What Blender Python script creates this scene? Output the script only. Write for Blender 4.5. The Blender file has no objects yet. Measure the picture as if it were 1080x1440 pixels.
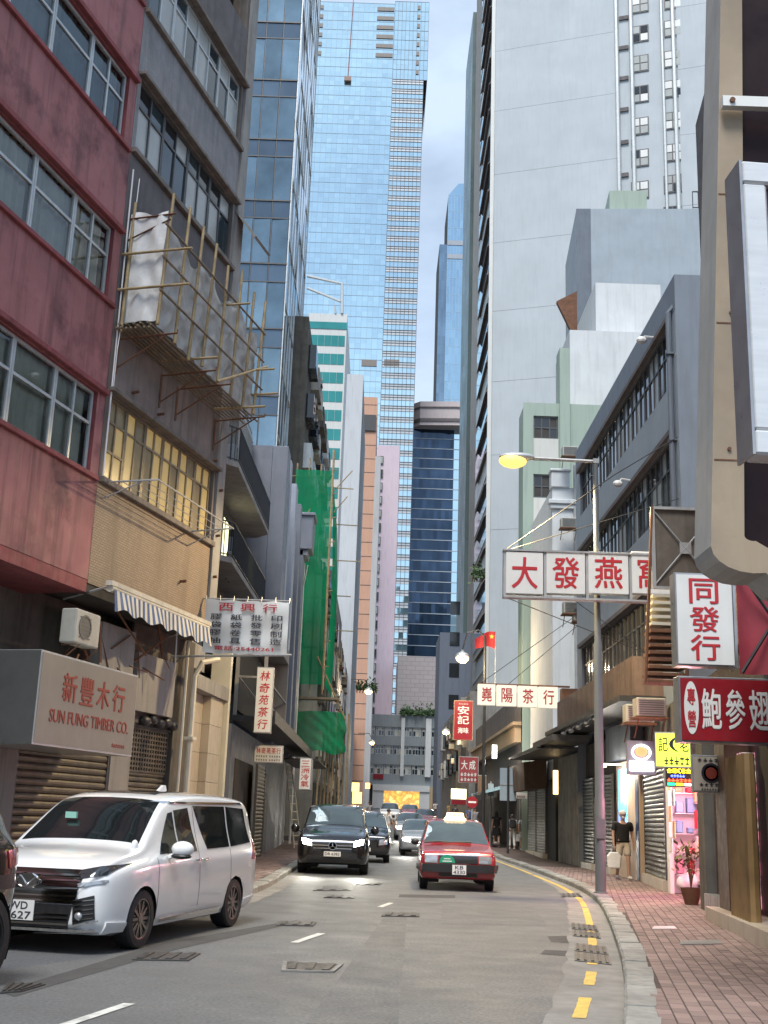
import bpy, bmesh, math, random
from mathutils import Vector, Matrix
from mathutils.bvhtree import BVHTree
random.seed(7)
S = bpy.context.scene
C = S.collection
R = math.radians
# ------------------------------------------------------------------ camera
FPX = 1640.0; PITCH = R(14.7); ROLL = R(2.0); EYE = Vector((0, 0, 1.48))
_F = Vector((0, math.cos(PITCH), math.sin(PITCH)))
_R0 = Vector((1, 0, 0)); _U0 = Vector((0, -math.sin(PITCH), math.cos(PITCH)))
_R = _R0*math.cos(ROLL) + _U0*math.sin(ROLL)
_U = _U0*math.cos(ROLL) - _R0*math.sin(ROLL)
cd = bpy.data.cameras.new('camera'); cam = bpy.data.objects.new('camera', cd); C.objects.link(cam)
cd.sensor_fit = 'VERTICAL'; cd.sensor_height = 36; cd.sensor_width = 27; cd.lens = 36*FPX/1440
cd.clip_start = 0.1; cd.clip_end = 6000
cam.matrix_world = Matrix(((_R.x, _U.x, -_F.x, EYE.x), (_R.y, _U.y, -_F.y, EYE.y), (_R.z, _U.z, -_F.z, EYE.z), (0, 0, 0, 1)))
S.camera = cam
# ------------------------------------------------------------------ sky, sun, exposure
SUN_EL = R(60); SUN_AZ = R(196)          # azimuth measured clockwise from +Y
w = bpy.data.worlds.new('World'); S.world = w; w.use_nodes = True
nt = w.node_tree; nt.nodes.clear()
out = nt.nodes.new('ShaderNodeOutputWorld'); bg = nt.nodes.new('ShaderNodeBackground')
sky = nt.nodes.new('ShaderNodeTexSky'); sky.sky_type = 'NISHITA'; sky.sun_disc = False
sky.sun_elevation = SUN_EL; sky.sun_rotation = SUN_AZ; sky.air_density = 1.0; sky.dust_density = 1.0; sky.ozone_density = 1.5
tc = nt.nodes.new('ShaderNodeTexCoord'); mp = nt.nodes.new('ShaderNodeMapping'); mp.inputs['Scale'].default_value = (1, 1, 2.2)
n1 = nt.nodes.new('ShaderNodeTexNoise'); n1.inputs['Scale'].default_value = 2.3; n1.inputs['Detail'].default_value = 8; n1.inputs['Roughness'].default_value = .55
rp = nt.nodes.new('ShaderNodeValToRGB'); rp.color_ramp.elements[0].position = .38; rp.color_ramp.elements[1].position = .62
rp.color_ramp.elements[0].color = (.4, .4, .4, 1); rp.color_ramp.elements[1].color = (1, 1, 1, 1)
mx = nt.nodes.new('ShaderNodeMix'); mx.data_type = 'RGBA'
mx.inputs[7].default_value = (5.5, 6.7, 8.4, 1)                     # lit thin cloud
nt.links.new(tc.outputs['Generated'], mp.inputs[0]); nt.links.new(mp.outputs[0], n1.inputs['Vector'])
nt.links.new(n1.outputs['Fac'], rp.inputs[0]); nt.links.new(rp.outputs[0], mx.inputs[0])
nt.links.new(sky.outputs[0], mx.inputs[6]); nt.links.new(mx.outputs[2], bg.inputs[0]); bg.inputs[1].default_value = .05
nt.links.new(bg.outputs[0], out.inputs[0])
sd = bpy.data.lights.new('sun', 'SUN'); so = bpy.data.objects.new('sun', sd); C.objects.link(so)
sd.energy = 1.5; sd.angle = R(24); sd.color = (1, .97, .93)
sdir = Vector((math.sin(SUN_AZ)*math.cos(SUN_EL), math.cos(SUN_AZ)*math.cos(SUN_EL), math.sin(SUN_EL)))
so.rotation_euler = sdir.to_track_quat('Z', 'Y').to_euler(); so.location = (0, -20, 60)
S.view_settings.view_transform = 'Standard'; S.view_settings.look = 'None'; S.view_settings.gamma = 1
S.view_settings.use_curve_mapping = False; S.view_settings.exposure = 1.42
S.cycles.max_bounces = 6; S.cycles.diffuse_bounces = 3; S.cycles.glossy_bounces = 3; S.cycles.transparent_max_bounces = 8
S.cycles.use_denoising = True; S.cycles.sample_clamp_indirect = 4.0; S.cycles.caustics_reflective = False; S.cycles.caustics_refractive = False
# ------------------------------------------------------------------ where a photo point lies
def ray(px, py): return _F*FPX + _R*(px-540) - _U*(py-720)
def atY(px, py, y): d = ray(px, py); return EYE + d*(y/d.y)
def onG(px, py, z=0.0): d = ray(px, py); return EYE + d*((z-EYE.z)/d.z)
class Frame:
    """a vertical plane: origin on the ground, local x along it, outward is local -y"""
    def __init__(s, x, y, rot): s.o = Vector((x, y, 0)); s.r = R(rot); s.ux = Vector((math.cos(s.r), math.sin(s.r), 0)); s.uy = Vector((-math.sin(s.r), math.cos(s.r), 0))
    def fp(s, px, py, off=0.0):
        d = ray(px, py); o = s.o + s.uy*off
        t = ((o-EYE).dot(s.uy))/d.dot(s.uy); P = EYE + d*t
        return (P-s.o).dot(s.ux), P.z
    def w(s, lx, ly, z=0): return s.o + s.ux*lx + s.uy*ly + Vector((0, 0, z))
    def deg(s): return math.degrees(s.r)
def gz(y): return 0.0 if y < 50 else min((y-50)*0.021, 3.0) if y < 60 else min(0.21+(y-60)*0.0215, 3.1)
# ------------------------------------------------------------------ mesh builder
class MB:
    def __init__(s): s.v = []; s.f = []; s.m = []
    def add(s, vs, fs, mi=0):
        b = len(s.v); s.v += [tuple(q) for q in vs]
        for q in fs: s.f.append(tuple(b+i for i in q)); s.m.append(mi)
        return s
    def box(s, x0, x1, y0, y1, z0, z1, mi=0, M=None):
        vs = [Vector(q) for q in ((x0,y0,z0),(x1,y0,z0),(x1,y1,z0),(x0,y1,z0),(x0,y0,z1),(x1,y0,z1),(x1,y1,z1),(x0,y1,z1))]
        if M is not None: vs = [M @ q for q in vs]
        return s.add(vs, ((3,2,1,0),(4,5,6,7),(0,1,5,4),(1,2,6,5),(2,3,7,6),(3,0,4,7)), mi)
    def quad(s, a, b, c, d, mi=0): return s.add((a, b, c, d), ((0,1,2,3),), mi)
    def prism(s, pts, d0, d1, axis='y', mi=0):
        """closed outline pts (2-D) swept from d0 to d1 along axis; outline in the other two coordinates"""
        n = len(pts)
        def P(a, b, d): return {'y': (a, d, b), 'x': (d, a, b), 'z': (a, b, d)}[axis]
        vs = [P(a, b, d0) for a, b in pts] + [P(a, b, d1) for a, b in pts]
        fs = [(i, (i+1) % n, n+(i+1) % n, n+i) for i in range(n)] + [tuple(range(n-1, -1, -1)), tuple(range(n, 2*n))]
        return s.add(vs, fs, mi)
    def tube(s, pts, r, n=6, mi=0, cap=True):
        pts = [Vector(q) for q in pts]; rs = r if isinstance(r, (list, tuple)) else [r]*len(pts)
        rings = []; prev = None
        for i, q in enumerate(pts):
            t = (pts[min(i+1, len(pts)-1)] - pts[max(i-1, 0)]).normalized()
            a = prev if prev is not None else (Vector((0,0,1)) if abs(t.z) < .9 else Vector((1,0,0)))
            a = (a - t*a.dot(t))
            a = a.normalized() if a.length > 1e-6 else t.orthogonal().normalized()
            prev = a; b = t.cross(a)
            rings.append([q + (a*math.cos(2*math.pi*k/n) + b*math.sin(2*math.pi*k/n))*rs[i] for k in range(n)])
        vs = [q for rg in rings for q in rg]; fs = []
        for i in range(len(rings)-1):
            for k in range(n): fs.append((i*n+k, i*n+(k+1) % n, (i+1)*n+(k+1) % n, (i+1)*n+k))
        if cap: fs.append(tuple(range(n-1, -1, -1))); fs.append(tuple((len(rings)-1)*n+k for k in range(n)))
        return s.add(vs, fs, mi)
    def lathe(s, prof, n=24, M=None, mi=0):
        """prof: (r, h) pairs turned round local z"""
        vs = []
        for r_, h in prof:
            for k in range(n):
                q = Vector((r_*math.cos(2*math.pi*k/n), r_*math.sin(2*math.pi*k/n), h)); vs.append(M @ q if M is not None else q)
        fs = [(i*n+k, i*n+(k+1) % n, (i+1)*n+(k+1) % n, (i+1)*n+k) for i in range(len(prof)-1) for k in range(n)]
        fs.append(tuple(range(n-1, -1, -1))); fs.append(tuple((len(prof)-1)*n+k for k in range(n)))
        return s.add(vs, fs, mi)
    def ell(s, c, r, n=12, m=8, mi=0, M=None):
        vs = []; c = Vector(c)
        for i in range(m+1):
            ph = math.pi*i/m
            for k in range(n):
                t = 2*math.pi*k/n; q = Vector((r[0]*math.sin(ph)*math.cos(t), r[1]*math.sin(ph)*math.sin(t), r[2]*math.cos(ph)))
                vs.append((M @ q if M is not None else q) + c)
        fs = [(i*n+k, (i+1)*n+k, (i+1)*n+(k+1) % n, i*n+(k+1) % n) for i in range(m) for k in range(n)]
        return s.add(vs, fs, mi)
    def mesh(s, name, mats, smooth=False, sharp=None):
        me = bpy.data.meshes.new(name); me.from_pydata(s.v, [], s.f)
        ml = mats if isinstance(mats, (list, tuple)) else [mats]
        for m_ in ml: me.materials.append(m_)
        if len(ml) > 1: me.polygons.foreach_set('material_index', s.m)
        if smooth:
            me.polygons.foreach_set('use_smooth', [True]*len(me.polygons))
            if sharp: me.set_sharp_from_angle(angle=R(sharp))
        me.update(); return me
    def build(s, name, mats, parent=None, loc=(0,0,0), rot=(0,0,0), smooth=False, sharp=40, bevel=0):
        o = bpy.data.objects.new(name, s.mesh(name, mats, smooth, sharp)); C.objects.link(o)
        o.parent = parent; o.location = loc; o.rotation_euler = rot
        if bevel:
            b = o.modifiers.new('bevel', 'BEVEL'); b.width = bevel; b.segments = 1; b.limit_method = 'ANGLE'; b.angle_limit = R(50)
        return o
def put(name, me, parent=None, loc=(0,0,0), rot=(0,0,0), scale=None):
    o = bpy.data.objects.new(name, me); C.objects.link(o); o.parent = parent; o.location = loc; o.rotation_euler = rot
    if scale: o.scale = scale
    return o
def tag(o, label, cat, group=None, kind=None):
    if label: o['label'] = label
    if cat: o['category'] = cat
    if group: o['group'] = group
    if kind: o['kind'] = kind
    return o
def thing(name, label, cat, loc=(0,0,0), rotz=0, group=None):
    o = bpy.data.objects.new(name, None); C.objects.link(o); o.empty_display_size = .2
    o.location = loc; o.rotation_euler = (0, 0, R(rotz)); return tag(o, label, cat, group)
def struct(o): o['kind'] = 'structure'; return o
def stuff(o): o['kind'] = 'stuff'; return o
def kids(o): return [c for c in bpy.data.objects if c.parent == o]
def dup(o, loc, rotz=None, label=None, group=None, parent=None, kidmap=None):
    """a copy of a thing with copies of its parts and sub-parts"""
    km = kidmap if kidmap is not None else kidmap_of(o)
    def rec(src, par):
        c = src.copy(); C.objects.link(c); c.parent = par
        for k in km.get(src.name, ()): rec(k, c)
        return c
    c = rec(o, parent); c.location = loc
    if rotz is not None: c.rotation_euler = (0, 0, R(rotz))
    if label: c['label'] = label
    if group: c['group'] = group
    return c
def kidmap_of(o):
    km = {}
    allo = [q for q in bpy.data.objects if q.parent is not None]
    for q in allo: km.setdefault(q.parent.name, []).append(q)
    return km
# ------------------------------------------------------------------ materials
def c4(c): return (c[0], c[1], c[2], 1)
def mat(name, col, rough=.75, metal=0., var=.15, sc=1.2, bump=0., bsc=40., streak=0., scol=None, rnd=0., fine=0., fsc=150., coat=0., spec=.5, emit=None, estr=0., patch=0., pcol=None, psc=.6, aniso=(1,1,1), bmp2=None):
    m = bpy.data.materials.new(name); m.use_nodes = True; nt = m.node_tree; N = nt.nodes; L = nt.links
    b = N['Principled BSDF']; b.inputs['Roughness'].default_value = rough; b.inputs['Metallic'].default_value = metal
    b.inputs['Specular IOR Level'].default_value = spec
    if coat: b.inputs['Coat Weight'].default_value = coat; b.inputs['Coat Roughness'].default_value = .03
    geo = N.new('ShaderNodeNewGeometry'); pos = geo.outputs['Position']
    if aniso != (1,1,1):
        mpn = N.new('ShaderNodeMapping'); mpn.inputs['Scale'].default_value = aniso; L.new(pos, mpn.inputs[0]); pos2 = mpn.outputs[0]
    else: pos2 = pos
    def noise(scale, detail=5, vec=None, rgh=.6):
        n = N.new('ShaderNodeTexNoise'); n.inputs['Scale'].default_value = scale; n.inputs['Detail'].default_value = detail; n.inputs['Roughness'].default_value = rgh
        L.new(vec if vec is not None else pos, n.inputs['Vector']); return n.outputs['Fac']
    def ramp(v, lo, hi, o0=0., o1=1.):
        r = N.new('ShaderNodeMapRange'); r.inputs[1].default_value = lo; r.inputs[2].default_value = hi; r.inputs[3].default_value = o0; r.inputs[4].default_value = o1
        L.new(v, r.inputs[0]); return r.outputs[0]
    def mixc(f, a, c):
        x = N.new('ShaderNodeMix'); x.data_type = 'RGBA'
        if isinstance(f, float): x.inputs[0].default_value = f
        else: L.new(f, x.inputs[0])
        for k, q in ((6, a), (7, c)):
            if isinstance(q, (tuple, list)): x.inputs[k].default_value = c4(q)
            else: L.new(q, x.inputs[k])
        return x.outputs[2]
    cur = tuple(col)
    if var: cur = mixc(ramp(noise(sc, 6, pos2), .3, .7), tuple(q*(1-var) for q in col), tuple(min(1, q*(1+var*.7)) for q in col))
    if patch: cur = mixc(ramp(noise(psc, 8, None, .65), .52, .66, 0., patch), cur, pcol or tuple(q*.45 for q in col))
    if streak:
        mpn = N.new('ShaderNodeMapping'); mpn.inputs['Scale'].default_value = (4.5, 4.5, .35); L.new(pos, mpn.inputs[0])
        cur = mixc(ramp(noise(1.0, 7, mpn.outputs[0], .65), .49, .65, 0., streak), cur, scol or tuple(q*.35 for q in col))
    if fine: cur = mixc(ramp(noise(fsc, 2), .3, .7, 0., fine), cur, tuple(q*.4 for q in col))
    if rnd:
        oi = N.new('ShaderNodeObjectInfo'); ad = N.new('ShaderNodeMath'); ad.operation = 'ADD'; L.new(oi.outputs['Random'], ad.inputs[0]); L.new(geo.outputs['Random Per Island'], ad.inputs[1])
        fr = N.new('ShaderNodeMath'); fr.operation = 'FRACT'; L.new(ad.outputs[0], fr.inputs[0])
        hs = N.new('ShaderNodeHueSaturation'); L.new(ramp(fr.outputs[0], 0, 1, 1-rnd, 1+rnd), hs.inputs['Value'])
        if isinstance(cur, tuple): hs.inputs['Color'].default_value = c4(cur)
        else: L.new(cur, hs.inputs['Color'])
        cur = hs.outputs[0]
    if isinstance(cur, tuple): b.inputs['Base Color'].default_value = c4(cur)
    else: L.new(cur, b.inputs['Base Color'])
    if bump:
        bp = N.new('ShaderNodeBump'); bp.inputs['Strength'].default_value = bump; bp.inputs['Distance'].default_value = .02
        L.new(noise(bsc, 4), bp.inputs['Height']); L.new(bp.outputs[0], b.inputs['Normal'])
    if rough > .3 and var:
        L.new(ramp(noise(sc*3, 4), .3, .7, max(0, rough-.12), min(1, rough+.1)), b.inputs['Roughness'])
    if emit is not None: b.inputs['Emission Color'].default_value = c4(emit); b.inputs['Emission Strength'].default_value = estr
    return m
def clearglass(name, tint=(.75, .85, .85), gl=.0, rough=.02, ior=1.5, base=.06):
    m = bpy.data.materials.new(name); m.use_nodes = True; nt = m.node_tree; N = nt.nodes; L = nt.links; N.clear()
    o = N.new('ShaderNodeOutputMaterial'); mix = N.new('ShaderNodeMixShader'); t = N.new('ShaderNodeBsdfTransparent'); g = N.new('ShaderNodeBsdfGlossy')
    t.inputs[0].default_value = c4(tint); g.inputs['Roughness'].default_value = rough; g.inputs[0].default_value = (.95, .97, 1, 1)
    fr = N.new('ShaderNodeFresnel'); fr.inputs[0].default_value = ior
    ad = N.new('ShaderNodeMath'); ad.operation = 'ADD'; ad.use_clamp = True; ad.inputs[1].default_value = base; L.new(fr.outputs[0], ad.inputs[0])
    L.new(ad.outputs[0], mix.inputs[0]); L.new(t.outputs[0], mix.inputs[1]); L.new(g.outputs[0], mix.inputs[2]); L.new(mix.outputs[0], o.inputs[0]); return m
def lit(name, col, st):
    m = bpy.data.materials.new(name); m.use_nodes = True; b = m.node_tree.nodes['Principled BSDF']
    b.inputs['Base Color'].default_value = c4(col); b.inputs['Emission Color'].default_value = c4(col); b.inputs['Emission Strength'].default_value = st; return m
M = {}
def defm(k, *a, **kw): M[k] = mat(k, *a, **kw); return M[k]
defm('asphalt', (.172, .178, .183), .62, var=.2, sc=.5, bump=.5, bsc=120, fine=.85, fsc=30, patch=.35, pcol=(.075,.075,.075), psc=.35)
defm('asphalt_patch2', (.162, .167, .171), .66, var=.2, sc=.7, bump=.5, bsc=120, fine=.85, fsc=30, patch=.3, pcol=(.11,.11,.11), psc=.5)
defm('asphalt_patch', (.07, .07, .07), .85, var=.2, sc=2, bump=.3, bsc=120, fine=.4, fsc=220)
defm('gutter', (.26, .25, .23), .85, var=.25, sc=2.5, bump=.25, bsc=60, patch=.5, pcol=(.13,.125,.115), psc=1.2, fine=.3)
defm('kerb_stone', (.29, .285, .26), .85, var=.3, sc=5, bump=.5, bsc=25, rnd=.15, patch=.5, pcol=(.19,.19,.17), psc=3)
defm('paver', (.235, .165, .145), .82, var=.2, sc=.9, bump=.25, bsc=80, rnd=.22, patch=.4, pcol=(.12,.075,.065), psc=.5)
defm('joint', (.07, .05, .045), .9, var=.2)
defm('soil', (.12, .12, .11), .9)
defm('white_paint', (.62, .62, .58), .7, var=.2, sc=6, patch=.75, pcol=(.2,.2,.19), psc=5)
defm('yellow_paint', (.66, .44, .09), .7, var=.2, sc=6, patch=.7, pcol=(.25,.2,.11), psc=4)
defm('iron', (.075, .072, .07), .55, metal=.4, var=.3, sc=6, bump=.2, bsc=50)
defm('steel', (.45, .46, .47), .38, metal=.8, var=.15, sc=3)
defm('pole_paint', (.11, .12, .125), .5, var=.12, sc=3)
defm('galv', (.42, .43, .43), .5, metal=.3, var=.15, sc=4, streak=.3, scol=(.25,.2,.15))
defm('black_metal', (.035, .035, .036), .5, var=.2, sc=4)
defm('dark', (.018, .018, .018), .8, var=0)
defm('grime', (.11, .1, .085), .85, var=.3, sc=1.5, streak=.5, scol=(.03,.028,.025), bump=.2, bsc=20)
defm('concrete', (.3, .29, .27), .85, var=.2, sc=1.2, streak=.4, scol=(.14,.13,.115), bump=.15, bsc=25)
defm('red_wall', (.37, .15, .15), .8, var=.2, sc=.9, streak=.7, scol=(.16,.07,.07), bump=.12, bsc=30, patch=.8, pcol=(.09,.035,.04), psc=.8)
defm('red_trim', (.27, .07, .075), .8, var=.2, sc=2, streak=.4)
defm('brown_render', (.235, .2, .18), .85, var=.25, sc=1.5, streak=.65, scol=(.1,.085,.07), bump=.6, bsc=22, patch=.35, pcol=(.12,.1,.09), psc=1)
defm('grey_render', (.27, .265, .27), .88, var=.2, sc=2.5, streak=.45, scol=(.13,.13,.13), bump=.7, bsc=14)
defm('dark_render', (.15, .135, .135), .88, var=.2, sc=2, streak=.4, bump=.3, bsc=16)
defm('sill', (.19, .165, .14), .8, var=.25, sc=3, streak=.5)
defm('mosaic', (.36, .27, .18), .7, var=.14, sc=1.2, rnd=.1, streak=.35, scol=(.2,.15,.1))
defm('mosaic_joint', (.2, .16, .12), .9, var=.15)
defm('alu', (.55, .58, .58), .4, metal=.35, var=.12, sc=5, streak=.25, scol=(.3,.3,.28))
defm('alu_dark', (.1, .1, .1), .45, metal=.3, var=.15, sc=4)
defm('bronze_frame', (.27, .22, .15), .5, metal=.3, var=.2, sc=5)
M['pane'] = clearglass('pane', (.84, .9, .9), base=.04)
M['pane_dirty'] = clearglass('pane_dirty', (.55, .55, .48), rough=.08, base=.06)
defm('glass_dark', (.02, .024, .027), .05, var=.3, sc=.6, spec=.9)
defm('glass_blue', (.03, .05, .06), .04, var=.4, sc=.5, spec=1)
defm('glass_frost', (.4, .42, .4), .25, var=.15, sc=1.5, spec=.8)
defm('curtain', (.6, .57, .47), .9, var=.2, sc=2)
defm('curtain_teal', (.12, .2, .22), .9, var=.3, sc=1.5)
defm('blind', (.62, .59, .48), .8, var=.15, sc=2)
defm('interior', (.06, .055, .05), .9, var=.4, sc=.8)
defm('bamboo', (.36, .27, .14), .6, var=.25, sc=5, rnd=.15, patch=.5, pcol=(.2,.12,.05), psc=4)
defm('bamboo_old', (.22, .17, .11), .75, var=.3, sc=5, rnd=.2)
defm('tie', (.03, .028, .025), .8, var=0)
defm('wood', (.22, .13, .07), .6, var=.3, sc=3, aniso=(1, 1, 6))
defm('ac_white', (.43, .42, .37), .55, var=.12, sc=3, streak=.35, scol=(.3,.27,.22))  # casing tone lowered to stand for shade; the streaks are grime
defm('ac_grille', (.12, .12, .115), .6, var=.1)
defm('sign_white', (.74, .75, .72), .45, var=.05, sc=2, streak=.12, scol=(.5,.48,.42))
defm('sign_red', (.27, .012, .02), .4, var=.1, sc=2)
defm('sign_cream', (.66, .62, .5), .5, var=.08, sc=2, streak=.2, scol=(.45,.4,.3))
defm('ink_red', (.5, .025, .035), .5, var=.08)
defm('ink_black', (.03, .03, .045), .6, var=0)
defm('ink_white', (.78, .78, .78), .5, var=0)
defm('ink_brown', (.3, .055, .035), .5, var=.1)
defm('slat', (.15, .13, .1), .5, metal=.5, var=.2, sc=2, rnd=.12, streak=.4, scol=(.1,.07,.05))
defm('slat_grey', (.17, .175, .17), .45, metal=.55, var=.2, sc=2, rnd=.1, streak=.3, scol=(.08,.07,.06))
defm('cable', (.02, .02, .02), .6, var=0)
defm('rust', (.16, .07, .035), .8, var=.35, sc=3, bump=.2)
defm('tile_beige', (.5, .44, .35), .4, var=.1, sc=1.5, rnd=.06, streak=.2)
# ------------------------------------------------------------------ shared builders
_gl = {}
def glyph_mesh(s, mt, bold=.02, ext=.5, shear=0.):
    """flat lettering: a mesh fitted to the unit square x,z in 0..1, front at y=-1..0"""
    key = (s, mt.name, bold, shear)
    if key in _gl: return _gl[key]
    c = bpy.data.curves.new('t', 'FONT'); c.body = s; c.size = 1; c.offset = 0; c.extrude = .02; c.resolution_u = 3; c.shear = shear; c.space_character = 1.0
    o = bpy.data.objects.new('t', c); me = bpy.data.meshes.new_from_object(o); bpy.data.objects.remove(o); bpy.data.curves.remove(c)
    xs = [v.co.x for v in me.vertices]; ys = [v.co.y for v in me.vertices]
    x0, x1, y0, y1 = min(xs), max(xs), min(ys), max(ys)
    for v in me.vertices:
        x, y, z = v.co; v.co = ((x-x0)/(x1-x0), -z/.02*.5-.5, (y-y0)/(y1-y0))
    if bold:
        s_ = bold*1.1; vs0 = [v.co.copy() for v in me.vertices]; fs0 = [tuple(p.vertices) for p in me.polygons]; vs, fs = [], []
        ar_ = max(1., (x1-x0)/(y1-y0))
        for k_, (dx, dz) in enumerate(((0, 0), (s_/ar_, 0), (-s_/ar_, 0), (0, s_*.8), (0, -s_*.8))):
            o_ = len(vs); vs += [((v.x+dx-.5)*(1-2*s_/ar_)+.5, v.y*(1-.16*k_), (v.z+dz-.5)*(1-2*s_)+.5) for v in vs0]; fs += [tuple(i+o_ for i in f) for f in fs0]
        m3 = bpy.data.meshes.new('lettering'); m3.from_pydata(vs, [], fs); bpy.data.meshes.remove(me); me = m3
    me.materials.clear(); me.materials.append(mt); me.name = 'lettering'; _gl[key] = (me, (x1-x0)/(y1-y0)); return _gl[key]
def letter(parent, s, mt, x, z, w_, h, y=-.001, bold=.02, th=.006, shear=0., rot=None, name='lettering'):
    """characters s filling the rectangle (x, z, w, h) on parent's face at local y"""
    me, _ = glyph_mesh(s, mt, bold, 0, shear)
    return put(name, me, parent, (x, y, z), rot or (0, 0, 0), (w_, th, h))
def row(parent, s, mt, x, z, w_, h, gap=.1, **kw):
    n = len(s); cw = w_/(n+(n-1)*gap)
    for i, ch in enumerate(s):
        if ch != ' ': letter(parent, ch, mt, x+i*cw*(1+gap), z, cw, h, **kw)
def column(parent, s, mt, x, z, w_, h, gap=.12, **kw):
    n = len(s); ch_ = h/(n+(n-1)*gap)
    for i, c_ in enumerate(s): letter(parent, c_, mt, x, z+h-ch_-i*ch_*(1+gap), w_, ch_, **kw)
def wall_sheet(parent, name, mt, x0, x1, z0, z1, holes=(), depth=.18, mr=None):
    """a wall face at y=0 with openings (x0,x1,z0,z1) whose reveals go inward"""
    b = MB(); xs = sorted({x0, x1, *[q for h in holes for q in h[:2]]}); zs = sorted({z0, z1, *[q for h in holes for q in h[2:4]]})
    for i in range(len(xs)-1):
        for j in range(len(zs)-1):
            cx, cz = (xs[i]+xs[i+1])/2, (zs[j]+zs[j+1])/2
            if any(h[0] < cx < h[1] and h[2] < cz < h[3] for h in holes): continue
            b.quad((xs[i],0,zs[j]), (xs[i+1],0,zs[j]), (xs[i+1],0,zs[j+1]), (xs[i],0,zs[j+1]))
    for a, c, e, g in holes:
        b.quad((a,0,e),(c,0,e),(c,depth,e),(a,depth,e),1); b.quad((a,0,g),(a,depth,g),(c,depth,g),(c,0,g),1)
        b.quad((a,0,e),(a,depth,e),(a,depth,g),(a,0,g),1); b.quad((c,0,e),(c,0,g),(c,depth,g),(c,depth,e),1)
    return b.build(name, [mt, mr or mt], parent)
def window(parent, x0, x1, z0, z1, xs, zs, fm, gm, y=.08, fw=.05, fd=.06, name='window', skip=()):
    """frame with mullions at fractions xs / transoms at fractions zs; each pane a sub-part"""
    b = MB(); X = [x0]+[x0+(x1-x0)*q for q in xs]+[x1]; Z = [z0]+[z0+(z1-z0)*q for q in zs]+[z1]; h = fw/2
    b.box(x0, x1, y, y+fd, z0, z0+fw); b.box(x0, x1, y, y+fd, z1-fw, z1); b.box(x0, x0+fw, y+.002, y+fd-.002, z0+fw, z1-fw); b.box(x1-fw, x1, y+.002, y+fd-.002, z0+fw, z1-fw)
    for q in X[1:-1]: b.box(q-h, q+h, y+.003, y+fd-.003, z0+fw, z1-fw)
    for q in Z[1:-1]: b.box(x0+fw, x1-fw, y+.006, y+fd-.006, q-h, q+h)
    o = b.build(name, fm, parent)
    for i in range(len(X)-1):
        for j in range(len(Z)-1):
            if (i, j) in skip: continue
            p = MB(); g = random.choice(gm) if isinstance(gm, (list, tuple)) else gm
            t = random.uniform(-.004, .004); u = random.uniform(-.004, .004); yy = y+fd*.55
            p.quad((X[i], yy-t-u, Z[j]), (X[i+1], yy+t-u, Z[j]), (X[i+1], yy+t+u, Z[j+1]), (X[i], yy-t+u, Z[j+1])); p.build('pane', g, o)
    return o
def shutter(parent, x0, x1, z0, z1, y, mt, pitch=.09, name='roller_shutter'):
    """roller shutter: a rail pair with one part per slat"""
    b = MB(); b.box(x0-.05, x0, y-.03, y+.05, z0, z1); b.box(x1, x1+.05, y-.03, y+.05, z0, z1); b.box(x0, x1, y+.04, y+.05, z0, z1)
    o = b.build(name, M['alu_dark'], parent); n = max(1, int((z1-z0)/pitch)); p = (z1-z0)/n
    s = MB(); prof = [(.03, 0), (.0, p*.12), (-.018, p*.4), (-.016, p*.7), (.0, p*.93), (.03, p*.96)]
    k = len(prof); s.add([(x0, y+a, c) for a, c in prof]+[(x1, y+a, c) for a, c in prof], [(i, k+i, k+i+1, i+1) for i in range(k-1)])
    me = s.mesh('slat', mt)
    for i in range(n): put('slat', me, o, (0, 0, z0+i*p))
    return o
def railing(parent, pts, h, mt, pitch=.12, r=.012, name='railing'):
    b = MB()
    for i in range(len(pts)-1):
        a, c = Vector(pts[i]), Vector(pts[i+1]); n = max(1, int((c-a).length/pitch))
        b.tube([a+Vector((0,0,h)), c+Vector((0,0,h))], r*1.6, 5); b.tube([a+Vector((0,0,.06)), c+Vector((0,0,.06))], r*1.3, 5)
        for k in range(n+1): q = a+(c-a)*(k/n); b.tube([q, q+Vector((0,0,h))], r, 4)
    return b.build(name, mt, parent)
def make_ac():
    t = thing('air_conditioner', 'x', 'air conditioner')
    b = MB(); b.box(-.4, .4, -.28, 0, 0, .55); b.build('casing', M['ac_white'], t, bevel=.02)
    g = MB(); g.lathe([(.2, 0), (.2, .012), (.17, .012), (.17, .002)], 20, Matrix.Translation((-.1, -.281, .28)) @ Matrix.Rotation(R(90), 4, 'X'))
    for k in range(6): g.box(-.28, .08, -.288, -.28, .1+k*.065, .115+k*.065)
    g.build('fan_grille', M['ac_grille'], t)
    s = MB(); s.tube([(-.3, .0, -.02), (-.3, -.32, -.02), (-.3, 0, -.3)], .015, 4); s.tube([(.3, .0, -.02), (.3, -.32, -.02), (.3, 0, -.3)], .015, 4); s.build('bracket', M['rust'], t)
    return t
def make_boxac():
    t = thing('window_air_conditioner', 'x', 'air conditioner')
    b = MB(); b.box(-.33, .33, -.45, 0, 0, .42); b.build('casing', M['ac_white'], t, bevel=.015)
    g = MB()
    for k in range(7): g.box(-.28, .28, -.462, -.451, .05+k*.05, .07+k*.05)
    g.build('louvre', M['ac_grille'], t)
    s = MB(); s.box(-.38, .38, -.5, .02, -.05, -.01); s.tube([(-.3, -.48, -.05), (-.3, 0, -.45)], .015, 4); s.tube([(.3, -.48, -.05), (.3, 0, -.45)], .015, 4); s.build('bracket', M['rust'], t)
    return t
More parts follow.
